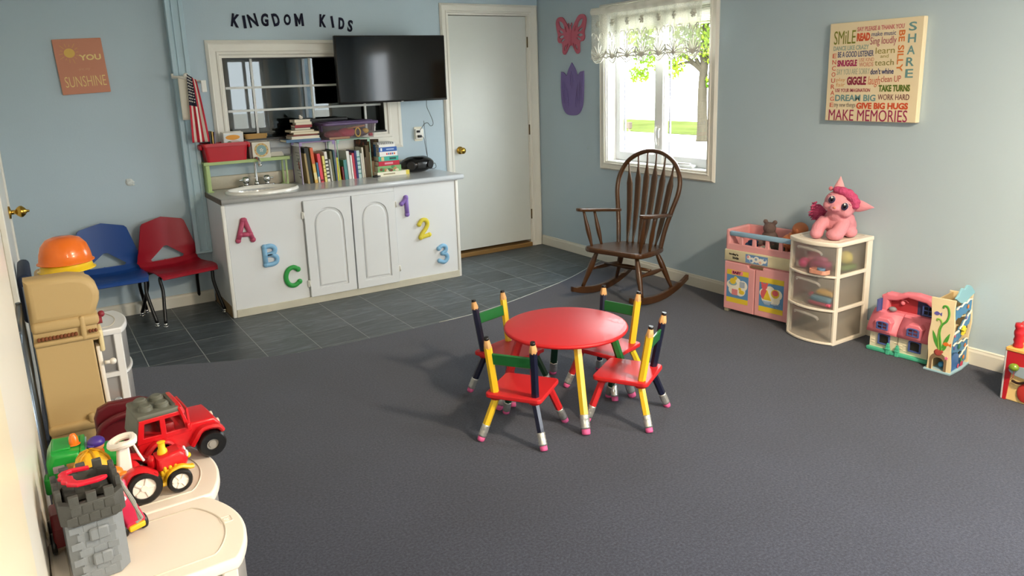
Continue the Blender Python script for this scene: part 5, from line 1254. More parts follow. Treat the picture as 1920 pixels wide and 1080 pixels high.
# ------------------------------------------------------------------ drawer units
DPL = frosted('dedbd6', .66, .3)
def drawer_unit(label, loc, rot, col='ebe6dc', Wd=.31, Dp=.32, H=.59, bulge=.05, clear=None, handles=True, group='plastic drawer carts'):
    t = thing('drawer_cart', label, 'drawers', loc, rot, group); m = mat(col, .35, spec=.5); cl = clear or DPL
    def plan(x0, x1, y0, y1, bl, n=22):
        o = [(x1, y1), (x0, y1)]
        for i in range(n + 1):
            x = x0 + (x1 - x0) * i / n; o.append((x, y0 - bl * sin(pi * i / n) ** .75))
        return o
    tp = MB().prism([plan(-.004, Wd + .004, 0, Dp, bulge)], .026, None, bev=.006, z0=H - .026)
    top = esmooth(obj('top', tp, m, t), 50)
    rim = plan(.035, Wd - .035, .05 - bulge * .3, Dp - .03, bulge * .9)
    obj('top_groove', MB().tube([(x, y, H + .0002) for x, y in rim], .0022, 6, closed=True, smooth=True), mat('d3cabb', .4), t)
    fr = MB()
    for x in (.008, Wd - .008):
        for y0, y1 in ((.0, .030), (Dp - .045, Dp)): fr.b2(x - .008, x + .008, y0, y1, 0, H - .02, bev=.003)
        for z in (.0, .192, .386): fr.b2(x - .008, x + .008, .004, Dp - .004, z, z + .02, bev=.002)
    fr.b2(.01, Wd - .01, Dp - .012, Dp, .0, H - .03); fr.b2(.01, Wd - .01, .02, Dp, 0, .012)
    for z in (.192, .386): fr.b2(.012, Wd - .012, .03, Dp, z, z + .006)
    obj('frame', fr, m, t)
    for k, (z0, z1) in enumerate(((.018, .188), (.210, .382), (.404, .562))):
        d = MB(); pl = plan(.016, Wd - .016, .002, Dp - .03, bulge * .85)
        A = [d.bm.verts.new((x, y, z0)) for x, y in pl]; Bv = [d.bm.verts.new((x, y, z1)) for x, y in pl]
        for i in range(len(pl)): d.bm.faces.new((A[i], A[(i + 1) % len(pl)], Bv[(i + 1) % len(pl)], Bv[i])).smooth = True
        d.bm.faces.new(A[::-1])
        do = obj('drawer', d, cl, t)
        lip = MB().prism([plan(.004, Wd - .004, 0, .03, bulge)], .012, None, bev=.003, z0=z0 - .014)
        obj('drawer_lip', lip, m, do)
        if not handles: continue
        xm = Wd / 2; yb = -bulge * .88
        hp_ = [(xm - .075, -bulge * .66, z1 - .030), (xm - .065, -bulge * .80 - .008, z1 - .018), (xm, yb - .012, z1 - .016), (xm + .065, -bulge * .80 - .008, z1 - .026), (xm + .075, -bulge * .66, z1 - .045)]
        obj('drawer_handle', MB().tube(smooth_pts(hp_, 4, False), .005, 8, flat=(1.6, 1)), cl, do)
    return t
du = drawer_unit('white three drawer cart of translucent drawers under the pink plush cat', (-.33, -2.978, 0), RW, 'ece4d6', .31, .315, .59, .05)
def DU(x, y, z): return du.matrix_basis @ Vector((x, y, z))
def in_drawer(name, label, x, y, z, build, group=None):
    t = thing(name, label, 'toy', DU(x, y, z), RW, group)
    for n_, mb, c in build: obj(n_, mb, mat(c, .45), t)
in_drawer('toy_cup', 'pink toy cup in the top drawer of the white cart', .115, .06, .412, [('cup', MB().lathe([(0, 0), (.026, 0), (.036, .085), (.032, .085), (.023, .006), (0, .006)], 18), 'd2698a')])
in_drawer('toy_ball', 'bright pink toy ball in the top drawer', .085, .015, .412, [('ball', MB().ball((0, 0, .03), .03, 14), 'dd4f88')])
in_drawer('toy_bottle', 'small white toy pot in the top drawer of the cart', .055, .02, .412, [('pot', MB().lathe([(0, 0), (.016, 0), (.018, .028), (.012, .036), (0, .036)], 14), 'e6ded0')])
in_drawer('toy_car', 'magenta toy car in the top drawer', .195, .015, .412, [('body', MB().box((0, 0, .042), (.12, .05, .035), bev=.012, seg=3).box((.0, 0, .066), (.07, .042, .03), bev=.012, seg=3), 'a83a72')] + [('wheel', MB().cyl((x, -.028, .018), (x, .028, .018), .018, n=12), '8a2f5c') for x in (-.035, .035)])
in_drawer('toy_plate', 'peach toy tray lying in the top drawer', .22, -.03, .412, [('tray', bin_mb(.10, .06, .022, .9, .006), 'e0a08a'), ('blue_disc', MB().cyl((.01, 0, .012), (.01, 0, .03), .022, n=14), '5f7f9c')])
in_drawer('yellow_ball', 'pale yellow ball behind the side of the top drawer', .255, .15, .445, [('ball', MB().ball((0, 0, .034), .038, 16), 'd8cc6a')])
in_drawer('green_block', 'green toy block under the yellow ball in the top drawer', .255, .15, .412, [('block', MB().box((0, 0, .014), (.07, .12, .026), bev=.006, seg=2), '7f9a62')])
in_drawer('toy_boat', 'blue and pink toy boat in the middle drawer', .215, .02, .218, [('hull', MB().box((0, 0, .035), (.13, .07, .04), bev=.018, seg=3), '5f93b0'), ('rim', MB().box((0, 0, .012), (.14, .075, .02), bev=.008, seg=2), 'c0506a'), ('nose', MB().ball((-.072, 0, .045), .018, 12), 'c0406a')])
in_drawer('toy_bread', 'tan yellow toy lid on the boat in the middle drawer', .235, .03, .276, [('lid', MB().box((0, 0, .014), (.11, .065, .03), bev=.013, seg=3), 'd2ab58')])

# ------------------------------------------------------------------ pink plush cat on the cart
pl = thing('plush_cat', 'pink plush cat with raspberry fringe sitting on the white drawer cart', 'soft toy', (-.205, -3.165, .590), radians(-64))
FUR = mat('d9929e', .9, bump=.25, bscale=160, spec=.2, var=.05, vscale=14); FUR2 = mat('c05078', .95, bump=.8, bscale=90, spec=.1, var=.12, vscale=30); FURL = mat('dfa4aa', .9, bump=.2, bscale=160, spec=.2)
b = MB()
b.ball((.02, .03, .085), (.085, .08, .085), 20).ball((.055, .06, .06), (.055, .065, .06), 16)
b.tube([(-.045, -.01, .10), (-.075, -.05, .055), (-.075, -.075, .035)], [.034, .036, .035], 14).tube([(.055, -.015, .10), (.04, -.06, .055), (.028, -.085, .035)], [.035, .038, .037], 14)
b.ball((-.077, -.080, .032), (.036, .046, .032), 16).ball((.020, -.092, .033), (.048, .048, .033), 16).ball((.085, .02, .032), (.036, .048, .032), 14)
b.ball((.018, -.01, .135), (.06, .055, .05), 16)
hc = Vector((.028, -.020, .194)); HR = Matrix.Rotation(.40, 4, 'Y')
def HP(x, y, z): return hc + HR.to_3x3() @ Vector((x, y, z))
b.ball(hc, (.086, .072, .072), 22, rot=(0, .40, 0)); 
for s in (-1, 1): b.ball(HP(s * .046, -.03, -.026), (.034, .034, .030), 14)
b.ball(HP(-.012, -.068, -.022), (.028, .026, .020), 14)
fuse(obj('body', b, FUR, pl), .0055, 4)
def cone_ear(base, tip, w, col, par, nm, fl_):
    base = Vector(base); tip = Vector(tip)
    e = MB().tube([base.lerp(tip, i / 8) for i in range(9)], [w * q for q in (.8, .98, 1.0, .93, .80, .62, .42, .22, .04)], 14, flat=fl_); return obj(nm, e, col, par)
cone_ear(HP(-.034, 0, .045), HP(-.066, .0, .138), .030, FURL, pl, 'ear', (.55, 1)); cone_ear(HP(.060, .005, .020), HP(.162, -.012, .058), .034, FUR, pl, 'ear', (1, .5))
obj('bow', MB().ball(HP(-.082, .0, .055), (.012, .010, .013), 10), mat('d9808c', .9), pl)
h = MB()
for k, (x, z, r) in enumerate(((-.045, .068, .026), (-.02, .074, .030), (.01, .072, .033), (.038, .062, .033), (.062, .046, .030), (.076, .028, .022))): h.ball(HP(x, -.025 - .006 * (k % 2), z), (r, r * .95, r * .8), 12)
fuse(obj('fringe', h, FUR2, pl, 'fluffy raspberry fringe'), .005, 2)
tl = MB().tube(smooth_pts([(-.03, .06, .07), (-.075, .065, .105), (-.105, .06, .135), (-.125, .055, .150)], 4, False), [.014, .018, .022, .026, .030, .033, .036, .038, .039, .038, .034, .028, .016][:13], 12)
RR = random.Random(11)
for k in range(150):
    a = RR.uniform(0, 6.28); r = RR.uniform(.4, 1) * .038; s = RR.uniform(.2, 1); c = Vector((-.04, .06, .08)).lerp(Vector((-.122, .056, .148)), s); dv = Vector((-.5, RR.uniform(-.3, .3), .35 - .9 * RR.random())).normalized() * .026
    p = c + Vector((.3 * cos(a) * r, sin(a) * r, cos(a) * r)); tl.tube([p, p + dv * .6, p + dv], [.006, .004, .001], 5)
obj('tail', tl, FUR2, pl, 'fluffy raspberry tail')
for s, (ex, ez) in ((-1, (-.046, .018)), (1, (.030, .012))):
    yb = -.066 if s < 0 else -.069
    e = obj('eye', MB().ball(HP(ex, yb + .001, ez - .002), (.0195, .006, .0235), 16, rot=(0, .40, 0)), mat('d9b4bc', .3), pl)
    obj('iris', MB().ball(HP(ex + .001, yb - .004, ez - .002), (.0175, .0055, .0215), 14, rot=(0, .40, 0)), mat('3b3550', .15), e)
    obj('pupil', MB().ball(HP(ex + .001, yb - .007, ez), (.009, .004, .014), 12, rot=(0, .40, 0)), mat('0c0a10', .1), e)
    obj('highlight', MB().ball(HP(ex - .004, yb - .0105, ez + .010), (.004, .002, .006), 8), mat('ffffff', .2), e)
    obj('eyelash', MB().tube([HP(ex + s * .012, yb - .003, ez + .020), HP(ex + s * .022, yb + .002, ez + .016), HP(ex + s * .030, yb + .004, ez + .018)], [.0012, .0014, .0006], 6), mat('2a1c28', .5), e)
    obj('eyebrow', MB().tube([HP(ex - .012 * s - .0, yb + .006, ez + .042), HP(ex + .002, yb + .004, ez + .047), HP(ex + .016 * s, yb + .006, ez + .042)], [.0008, .0013, .0008], 6), mat('8a4a5c', .6), pl)
obj('nose', MB().ball(HP(-.012, -.093, -.014), (.009, .005, .006), 10, rot=(0, .4, 0)), mat('d98a70', .5), pl)
obj('mouth', MB().tube([HP(-.028, -.085, -.030), HP(-.014, -.0925, -.035), HP(.004, -.086, -.032)], .0012, 6), mat('9a4a5c', .6), pl)

# ------------------------------------------------------------------ dollhouse
dh = thing('dollhouse', 'plastic dollhouse with coral pink roof and blue windows', 'dollhouse', (-.207, -3.420, 0), radians(-86.4))
CO = mat('e88092', .42, spec=.4); CRM = mat('e4dcc6', .5, bump=.0); NVB = mat('4a5f9e', .4); GRT = mat('4fb89a', .45)
WH = .315; DD = .17
br = MB().b2(.004, WH - .004, .010, DD, .012, .118)
wl = obj('walls', br, CRM, dh)
bk_ = MB()
for i in range(12):
    for j in range(6):
        x = .012 + j * .05 + (.025 if i % 2 else 0); z = .026 + i * .0078
        if x > WH - .03 or (i * 7 + j * 3) % 3 == 0 or (min(abs(x + .009 - .083), abs(x + .009 - .247)) < .044 and z > .036): continue
        bk_.b2(x, x + .018, .0075, .0105, z, z + .0055, bev=.001)
bo = obj('raised_bricks', bk_, CRM, dh); bo['kind'] = 'stuff'
obj('base', MB().b2(-.006, WH + .006, -.010, DD, 0, .020, bev=.004, seg=2), GRT, dh, 'mint green base'); 
for x in (.115, .165): obj('fence_post', MB().b2(x - .010, x + .010, -.018, -.004, 0, .055, bev=.003).b2(x - .013, x + .013, -.020, -.004, .028, .036, bev=.002).b2(x - .006, x + .006, -.016, -.006, .053, .064, bev=.002), GRT, dh)
obj('seam', MB().b2(.155, .159, .006, .012, .02, .118), mat('8a8574', .6), dh)
# mansard roof in two halves
def roof_half(x0, x1):
    mb = MB(); n = 8; A = []; Bv = []
    for i in range(n + 1):
        f = i / n; y = -.012 + .075 * (f ** 1.5); z = .110 + .112 * f ** .9
        A.append(mb.bm.verts.new((x0, y, z))); Bv.append(mb.bm.verts.new((x1, y, z)))
    k = mb.bm.verts.new((x0, DD - .02, .222)), mb.bm.verts.new((x1, DD - .02, .222))
    q = mb.bm.verts.new((x0, DD - .02, .11)), mb.bm.verts.new((x1, DD - .02, .11))
    A += [k[0], q[0]]; Bv += [k[1], q[1]]
    for i in range(len(A) - 1): mb.bm.faces.new((A[i], A[i + 1], Bv[i + 1], Bv[i])).smooth = i < n - 1
    mb.bm.faces.new((A[-1], A[0], Bv[0], Bv[-1])); mb.bm.faces.new(A[::-1]); mb.bm.faces.new(Bv); return obj('roof', mb, CO, dh)
roof_half(-.008, .155); roof_half(.159, WH + .006)
def win(x, z, w, h, arch_, y, par, dorm=False):
    o = [(x - w / 2, z - h / 2), (x + w / 2, z - h / 2), (x + w / 2, z + h / 2 - .008)] + [(x + w / 2 * cos(a), z + h / 2 - .008 + arch_ * sin(a)) for a in [pi * k / 8 for k in range(1, 8)]] + [(x - w / 2, z + h / 2 - .008)]
    ins = [(x + (px - x) * .78, z + (pz - z) * .78) for px, pz in o]
    f = MB().prism([o, ins], .012, B(0, y), bev=.002)
    if dorm:
        f.b2(x - .0018, x + .0018, y - .010, y - .004, z - h * .4, z + h * .42); f.b2(x - w * .4, x + w * .4, y - .010, y - .004, z - .003, z + .001)
    fo = obj('window_frame', f, NVB, par, 'blue window frame'); obj('pane', MB().prism([ins], .002, B(0, y)), mat('2b2a24', .3), fo)
for x in (.083, .247): win(x, .075, .064, .062, .010, .010, dh)
for x in (.080, .243):
    do = obj('dormer', MB().prism([[(x - .042, .118), (x + .042, .118), (x + .046, .178), (x + .025, .198), (x - .025, .198), (x - .046, .178)]], .05, B(0, .034), bev=.006), CO, dh)
    win(x, .158, .062, .044, .008, -.014, dh, True)
# open attic: back wall, side arch, handle
obj('attic_wall', MB().b2(.03, .20, .10, .108, .215, .31, bev=.002), mat('a8343e', .5), dh, 'dark red attic wall'); obj('attic_wall', MB().b2(.20, WH, .10, .108, .215, .31, bev=.002), mat('333c66', .5), dh, 'navy attic wall')
win(.262, .258, .062, .060, .004, .098, dh, True)
ah = MB()
o1 = [(.02, .215), (.02, .300), (.05, .318), (.105, .318), (.140, .333), (.20, .340), (.27, .332), (WH + .004, .30), (WH + .004, .215), (WH - .012, .215), (WH - .018, .272), (.255, .300), (.16, .310), (.10, .282), (.06, .275), (.06, .215)]
obj('roof_arch', ah.prism([o1], .06, B(0, .125), bev=.012, res=3), CO, dh)
obj('side_window', MB().b2(.022, .028, .02, .10, .216, .285).b2(.018, .032, .055, .062, .216, .285), NVB, dh)
obj('mobile', MB().ball((.125, .094, .27), .012, 10).tube([(.095, .095, .278), (.11, .094, .288), (.14, .094, .288), (.155, .095, .278)], .003, 6), CO, dh)
t_ = MB().ball((.09, .06, .235), (.022, .018, .014), 10)
obj('toy_bed', t_, mat('8f8f96', .5), dh)

# ------------------------------------------------------------------ wooden sea tower
tw = thing('sea_tower', 'wooden sea theme marble tower with seaweed and cloud top', 'wooden toy', (-.254, -3.767, 0), radians(-83))
PLY = mat('e3d2ac', .5, var=.04, vscale=5, stretch=(1, 1, 6)); BLW = mat('4a86b4', .45)
pw_, pd_ = .112, .228
def wavy(x0, x1, z0, z1, amp=.004):
    L = [(x0 + amp * sin(i * .8), z0 + (z1 - z0) * i / 14) for i in range(15)]; R_ = [(x1 + amp * sin(i * .8 + 1), z0 + (z1 - z0) * i / 14) for i in range(15)]
    return L[::-1] + R_
fo_ = wavy(.002, pw_, .008, .385)
door_ = [(.028, .010), (.082, .010), (.082, .055)] + [(.055 + .027 * cos(a), .055 + .022 * sin(a)) for a in [pi * k / 8 for k in range(1, 8)]] + [(.028, .055)]
obj('front_panel', MB().prism([fo_, door_], .012, B(0, .012), bev=.002), PLY, tw)
obj('back_panel', MB().prism([wavy(.004, pw_, .008, .375)], .012, B(0, pd_), bev=.002), PLY, tw)
obj('base', MB().prism([[(-.010, -.004), (pw_ + .008, -.012), (pw_ + .016, pd_ * .5), (pw_ + .008, pd_ + .008), (-.008, pd_ + .006)]], .010, None, bev=.002), mat('9fc4d4', .5), tw, 'pale blue base')
obj('inner_wall', MB().b2(.012, .020, .012, pd_ - .01, .010, .37), mat('c4aa7c', .5), tw)
# zigzag boards on the open side (facing the camera): sea panels with a white wave edge
AX = Matrix(((0, 0, 1), (1, 0, 0), (0, 1, 0))).to_4x4()       # local (u,v,w) -> y, z, x
def sea_board(u0, v0, u1, v1, th, name, lift=.0, c='4a86b4'):
    n = 14; top = []
    for i in range(n + 1):
        f = i / n; top.append((u0 + (u1 - u0) * f, v0 + (v1 - v0) * f + .010 * abs(sin(f * 9.4 + lift))))
    bot = [(u, v - th) for u, v in top[::-1]]
    o = obj(name, MB().prism([top + bot], .008, Matrix.Translation((pw_ - .012 + .004, 0, 0)) @ AX), mat(c, .45), tw)
    obj('wave_edge', MB().tube([(pw_ + .001, u, v) for u, v in top], .0042, 8), mat('ece6d2', .5), o, 'cream wave edge'); return o
sea_board(.014, .335, .205, .352, .058, 'sea_board', .3); sea_board(.075, .215, .205, .288, .060, 'sea_board', .9); sea_board(.014, .205, .07, .210, .05, 'sea_board', .2)
sea_board(.014, .148, .205, .140, .055, 'sea_board', .1); sea_board(.105, .060, .205, .105, .075, 'sea_board', .6)
obj('blue_wave', MB().prism([[(.014, .012), (.014, .095)] + [(.014 + .125 * sin(a), .012 + .10 * cos(a)) for a in [pi / 2 * k / 10 for k in range(11)]] + [(.139, .012)]], .006, Matrix.Translation((pw_ - .006, 0, 0)) @ AX), mat('3f74b8', .4), tw)
for (u0, v0, u1, v1) in ((.02, .30, .20, .265), (.20, .205, .02, .165), (.02, .125, .20, .09)):
    a = Vector((.062, u0, v0)); bb = Vector((.062, u1, v1)); d = bb - a
    obj('ramp', MB().box((a + bb) / 2, (.085, d.length, .007), rot=(atan2(d.z, d.y) if d.y > 0 else atan2(-d.z, -d.y), 0, 0), bev=.002), PLY, tw)
obj('starfish', MB().prism([[((.026 if k % 2 == 0 else .013) * sin(k * pi / 5) + .105, (.026 if k % 2 == 0 else .013) * cos(k * pi / 5) + .212) for k in range(10)]], .016, Matrix.Translation((pw_ + .002, 0, 0)) @ AX, bev=.004), mat('e8cf3a', .4), tw, 'yellow star knob')
obj('cave_stone', MB().ball((pw_ - .01, .165, .205), (.012, .032, .030), 14), mat('6f5f4a', .6), tw)
for (u, v, r, c) in ((.155, .325, .011, 'd9813c'), (.03, .342, .008, '9a5f9c'), (.15, .265, .011, '5f5aa6'), (.02, .20, .008, 'c0607a'), (.09, .130, .015, '2f7a5a'), (.165, .118, .011, 'd9813c'), (.03, .135, .008, '5f5aa6'), (.16, .055, .012, 'e08a3c'), (.135, .045, .010, '5a9a5a'), (.10, .022, .012, 'd0607a'), (.15, .020, .016, 'c9405a')):
    obj('painted_sea_creature', MB().ball((pw_ + .003 if r < .016 else pw_ + .001, u, v), (.0015, r * 1.2, r), 10), mat(c, .5), tw)
obj('cloud_top', MB().prism([smooth_pts([(-.012, .378, 0), (.02, .405, 0), (.05, .432, 0), (.085, .425, 0), (.11, .438, 0), (.150, .425, 0), (.19, .395, 0), (.205, .37, 0), (.16, .352, 0), (.09, .340, 0), (.03, .350, 0)], 4)] if False else [[(p[0], p[1]) for p in smooth_pts([(.005, .395, 0), (.035, .408, 0), (.07, .436, 0), (.105, .424, 0), (.14, .438, 0), (.185, .424, 0), (.225, .396, 0), (.238, .378, 0), (.19, .368, 0), (.13, .350, 0), (.07, .360, 0), (.03, .380, 0)], 4)]], .010, Matrix.Translation((pw_ - .012, 0, 0)) @ AX, bev=.002), mat('86b8c8', .45), tw, 'light blue cloud shaped top')
# painted seaweed on the front panel
GN = mat('4a9a3c', .5); GL = mat('7fae4c', .5)
def weed(pts, r, m): obj('seaweed', MB().tube(smooth_pts([(x, -.0012, z) for x, z in pts], 5, False), r, 8, flat=(.5, 1)), m, tw)
weed([(.064, .115), (.058, .16), (.050, .21), (.058, .25), (.078, .275), (.086, .31), (.078, .345), (.062, .350), (.056, .338)], .0052, GN)
weed([(.054, .115), (.046, .17), (.048, .225), (.056, .255), (.050, .275), (.036, .278), (.034, .268)], .0045, GL)
for q in ((.048, .125, .018, .215, .008), (.066, .125, .098, .215, .0085), (.068, .112, .088, .150, .006)):
    obj('seaweed', MB().prism([leaf2(*q)], .0015, B(0, 0)), GN, tw)
for (x, z, c, s) in ((.032, .305, '5f5aa6', 1), (.086, .155, 'd9732c', 1.05)):
    obj('painted_fish', MB().prism([leaf2(x - .016 * s, z, x + .012 * s, z + .002, .010 * s), ], .002, B(0, 0)).prism([[(x + .009 * s, z), (x + .021 * s, z + .010 * s), (x + .021 * s, z - .010 * s)]], .0018, B(0, 0)), mat(c, .5), tw)
obj('painted_rock', MB().prism([[(.016, .010), (.016, .070)] + [(.055 + .040 * cos(a), .062 + .040 * sin(a)) for a in [pi - pi * k / 12 for k in range(13)]] + [(.095, .010), (.083, .010), (.083, .055)] + [(.055 + .028 * cos(a), .055 + .024 * sin(a)) for a in [pi * k / 10 for k in range(11)]] + [(.027, .010)]], .002, B(0, 0)), mat('7d6750', .6), tw)
obj('painted_coral', MB().ball((.052, -.002, .105), (.020, .002, .018), 10).ball((.064, -.002, .112), (.012, .002, .01), 8), mat('a84a44', .6), tw); obj('painted_starfish', MB().prism([[((.011 if k % 2 == 0 else .005) * sin(k * pi / 5) + .092, (.011 if k % 2 == 0 else .005) * cos(k * pi / 5) + .083) for k in range(10)]], .003, B(0, 0)), mat('e070a0', .5), tw)
obj('ball', MB().ball((.055, .05, .028), .016, 12), mat('3f8fd0', .3), tw, 'clear blue ball inside the arch')

# ------------------------------------------------------------------ activity cube at the right edge
ac = thing('activity_cube', 'wooden activity cube with red cylinder and green bead at right edge', 'wooden toy', (-.33, -4.155, 0), RW)
CB = mat('e2c68a', .5, var=.05, vscale=5); RD = mat('b3202c', .4)
obj('body', MB().b2(.008, .29, .006, .28, .0, .235, bev=.003), CB, ac)
obj('corner_post', MB().b2(.0, .010, .0, .29, 0, .240, bev=.003), mat('b9bcc2', .4), ac, 'grey side panel'); obj('red_strip', MB().prism([[(.010, .001), (.024, .001), (.034, .14), (.29, .14), (.29, .236), (.010, .236)]], .006, B(0, .006)), RD, ac, 'red painted corner')
obj('top_board', MB().b2(.002, .30, -.004, .29, .236, .254, bev=.004), mat('dba75a', .5), ac)
cy = MB()
prof = [(.0, 0), (.020, 0), (.021, .008), (.018, .020), (.022, .032), (.018, .048), (.022, .060), (.022, .074), (.018, .084), (.022, .096), (.020, .112), (0, .112)]
obj('red_roller', cy.lathe(prof, 18, Matrix.Translation((.038, .03, .254))), RD, ac, 'ribbed red wooden roller'); obj('wire', MB().tube(smooth_pts([(.038, .03, .36), (.05, .03, .378), (.08, .03, .384), (.15, .05, .39), (.25, .1, .36), (.27, .15, .26)], 5, False), .003, 8), mat('d04a44', .4), ac)
obj('grey_cloud', MB().prism([circ(.10, .150, .075, .026, 24)], .005, B(0, .000)), mat('8fa0ad', .5), ac); obj('green_bead', MB().ball((.052, -.020, .172), (.021, .019, .018), 18), mat('6f8a2a', .25, coat=.3), ac, 'olive green bead')
obj('bead_wire', MB().tube([(.052, -.012, .155), (.050, -.012, .12), (.040, -.008, .105)], .0016, 6), mat('b04a44', .4), ac)
obj('snake', MB().tube(smooth_pts([(.045, -.006, .103), (.07, -.008, .098), (.10, -.008, .11), (.14, -.008, .14)], 5, False), .006, 8), mat('2a1a14', .4), ac, 'dark painted curve')
obj('red_apple', MB().ball((.10, -.001, .055), (.032, .004, .044), 20), mat('b3322e', .5), ac)
# ------------------------------------------------------------------ left side: carts, toy kitchen, toys
LWR = radians(90)
WCART = frosted('dcdad8', .35, .3)
drawer_unit('white drawer cart nearest the camera with the castle on top', (-3.732, -4.248, 0), LWR + .03, 'ebe2d8', .285, .315, .59, .050, WCART, False)
drawer_unit('white drawer cart carrying the red toy cars', (-3.722, -3.955, 0), LWR + .02, 'ebe2d8', .295, .315, .59, .045, WCART, False)
drawer_unit('white drawer cart behind the tan toy kitchen', (-3.755, -2.385, 0), LWR, 'e9e9ea', .29, .30, .59, .035, WCART, False)
t = thing('doll_in_drawer', 'skin toned doll lying in the drawer cart behind the kitchen', 'doll', (-3.86, -2.24, .228), .4)
fuse(obj('body', MB().ball((0, 0, .045), (.05, .035, .04), 14).ball((.0, .06, .05), (.032, .03, .032), 12).tube([(.03, -.02, .04), (.07, -.05, .03), (.09, -.08, .02)], [.02, .016, .012], 10).tube([(-.03, -.02, .04), (-.04, -.07, .03), (-.04, -.11, .02)], [.02, .016, .012], 10), mat('c98f74', .6), t), .006, 2)

# toy kitchen seen from its side
DMT = mat('8f99a4', .35, metal=.7)
TAN = mat('bda272', .5, bump=.04, bscale=350, spec=.35)
kt = thing('toy_kitchen', 'tan plastic toy kitchen seen from its side with white oven door', 'toy kitchen', (-4.045, -2.86, 0), 0)
def side(pts, y0, y1, bev=.012):
    """profile in x,z extruded along y"""
    return MB().prism([pts], y1 - y0, Matrix.Translation((0, y1, 0)) @ BACK.to_4x4(), bev=bev, res=3)
KD = .42
up = [(.0, .775), (.185, .775), (.198, .80), (.210, .83), (.213, .855), (.207, .882), (.192, .905), (.168, .920), (.13, .928), (.0, .928)]
esmooth(obj('hood', side(up, .0, .10, .022), TAN, kt))
obj('rear_top', MB().b2(.03, .188, .09, KD, .70, .889, bev=.02, seg=3), TAN, kt)
obj('shelf_band', MB().b2(.0, .200, -.004, KD, .745, .785, bev=.014, seg=3).b2(.0, .196, -.006, KD, .700, .718, bev=.008, seg=3).b2(.002, .190, .006, KD, .69, .76, bev=.006, seg=2), TAN, kt)
obj('rib', MB().box((.148, .004, .742), (.018, .022, .085), bev=.008, seg=3), TAN, kt)
RB = mat('7a4426', .6)
gm = MB(); gm2 = MB()
for k in range(11): gm.b2(.012 + k * .0108, .022 + k * .0108, -.0075, .004, .7205, .7335, bev=.003)
for k in range(3): gm2.b2(.163 + k * .009, .171 + k * .009, -.0075, .004, .722, .7345, bev=.003)
obj('brown_beading', gm, RB, kt, 'brown beaded strip along the side'); obj('brown_beading', gm2, RB, kt, 'short brown beaded strip')
obj('cabinet_side', side([(.002, .40), (.178, .40), (.172, .70), (.002, .70)], .006, KD, .006), TAN, kt)
obj('bottom_lip', MB().b2(-.002, .196, -.008, KD, .378, .416, bev=.015, seg=3).box((.13, -.002, .42), (.018, .02, .035), bev=.008, seg=3), TAN, kt)
obj('base', MB().b2(.002, .165, .012, KD, .0, .385, bev=.012, seg=2), TAN, kt)
od = obj('oven_door', MB().box((.187, KD * .5 + .01, .535), (.016, KD * .92, .255), rot=(0, -.02, 0), bev=.006, seg=2), mat('ece6dc', .35), kt, 'white oven door')
obj('handle', MB().cyl((.196, .02, .60), (.215, .02, .60), .007, n=10).ball((.222, .02, .60), .012, 12), mat('e8e4dc', .3), od); obj('handle', MB().cyl((.196, .05, .44), (.214, .05, .44), .008, n=10).ball((.222, .05, .44), .014, 12), mat('b8bcc0', .25, metal=.6), od)
obj('burner_knob', MB().cyl((.19, .10, .735), (.212, .10, .735), .014, n=12).ball((.215, .16, .74), .012, 10), mat('8f2f3c', .4), kt)
obj('side_shelf', MB().b2(.19, .205, .02, .30, .64, .72, bev=.007, seg=2), mat('e6d6a8', .45), kt, 'cream shelf edge')
# bowls on the kitchen
def KP(x, y, z): return (kt.location.x + x, kt.location.y + y, z)
for (nm, lb, z, col, r, h, up_) in (('toy_bowl', 'yellow plastic toy bowl under the orange one on the toy kitchen', .890, 'e6c418', .093, .06, 0), ('toy_bowl', 'orange plastic bowl upside down on the yellow bowl', .918, 'e8701a', .092, .095, 1)):
    t = thing(nm, lb, 'bowl', (-3.908, -2.545, z), 0, 'toy bowls on the kitchen')
    prof = [(0, h), (r * .34, h * .985), (r * .60, h * .90), (r * .80, h * .66), (r * .90, h * .36), (r * .945, h * .08), (r * 1.02, h * .03), (r * 1.03, 0), (r * .93, 0), (r * .88, h * .34), (r * .77, h * .62), (0, h * .94)]
    mb = MB().lathe(prof, 48)
    for v in mb.bm.verts:
        if up_:
            a = atan2(v.co.y, v.co.x); q = 1 + .022 * (1 if cos(a * 8) > .3 else 0) * min(1, v.co.z / h) * (1 - (v.co.z / h) ** 6); v.co.x *= q; v.co.y *= q
    obj('bowl', mb, mat(col, .25, spec=.5, coat=.3), t)
# folded navy chair against the left wall
fc = thing('folding_chair', 'dark navy chair back showing between the door and the toy kitchen', 'chair', (-4.062, -1.75, 0), 0)
NVY = mat('1a2740', .6)
obj('back_pad', MB().box((0, 0, .66), (.05, .40, .22), bev=.022, seg=3), NVY, fc); obj('seat_pad', MB().box((.0, 0, .36), (.022, .38, .30), bev=.009, seg=3), NVY, fc)
for y in (-.205, .205): obj('leg', MB().cyl((0, y, 0), (0, y, .72), .011, n=10), DMT, fc); obj('leg', MB().cyl((.022, y * .9, 0), (.022, y * .9, .5), .010, n=10), DMT, fc)
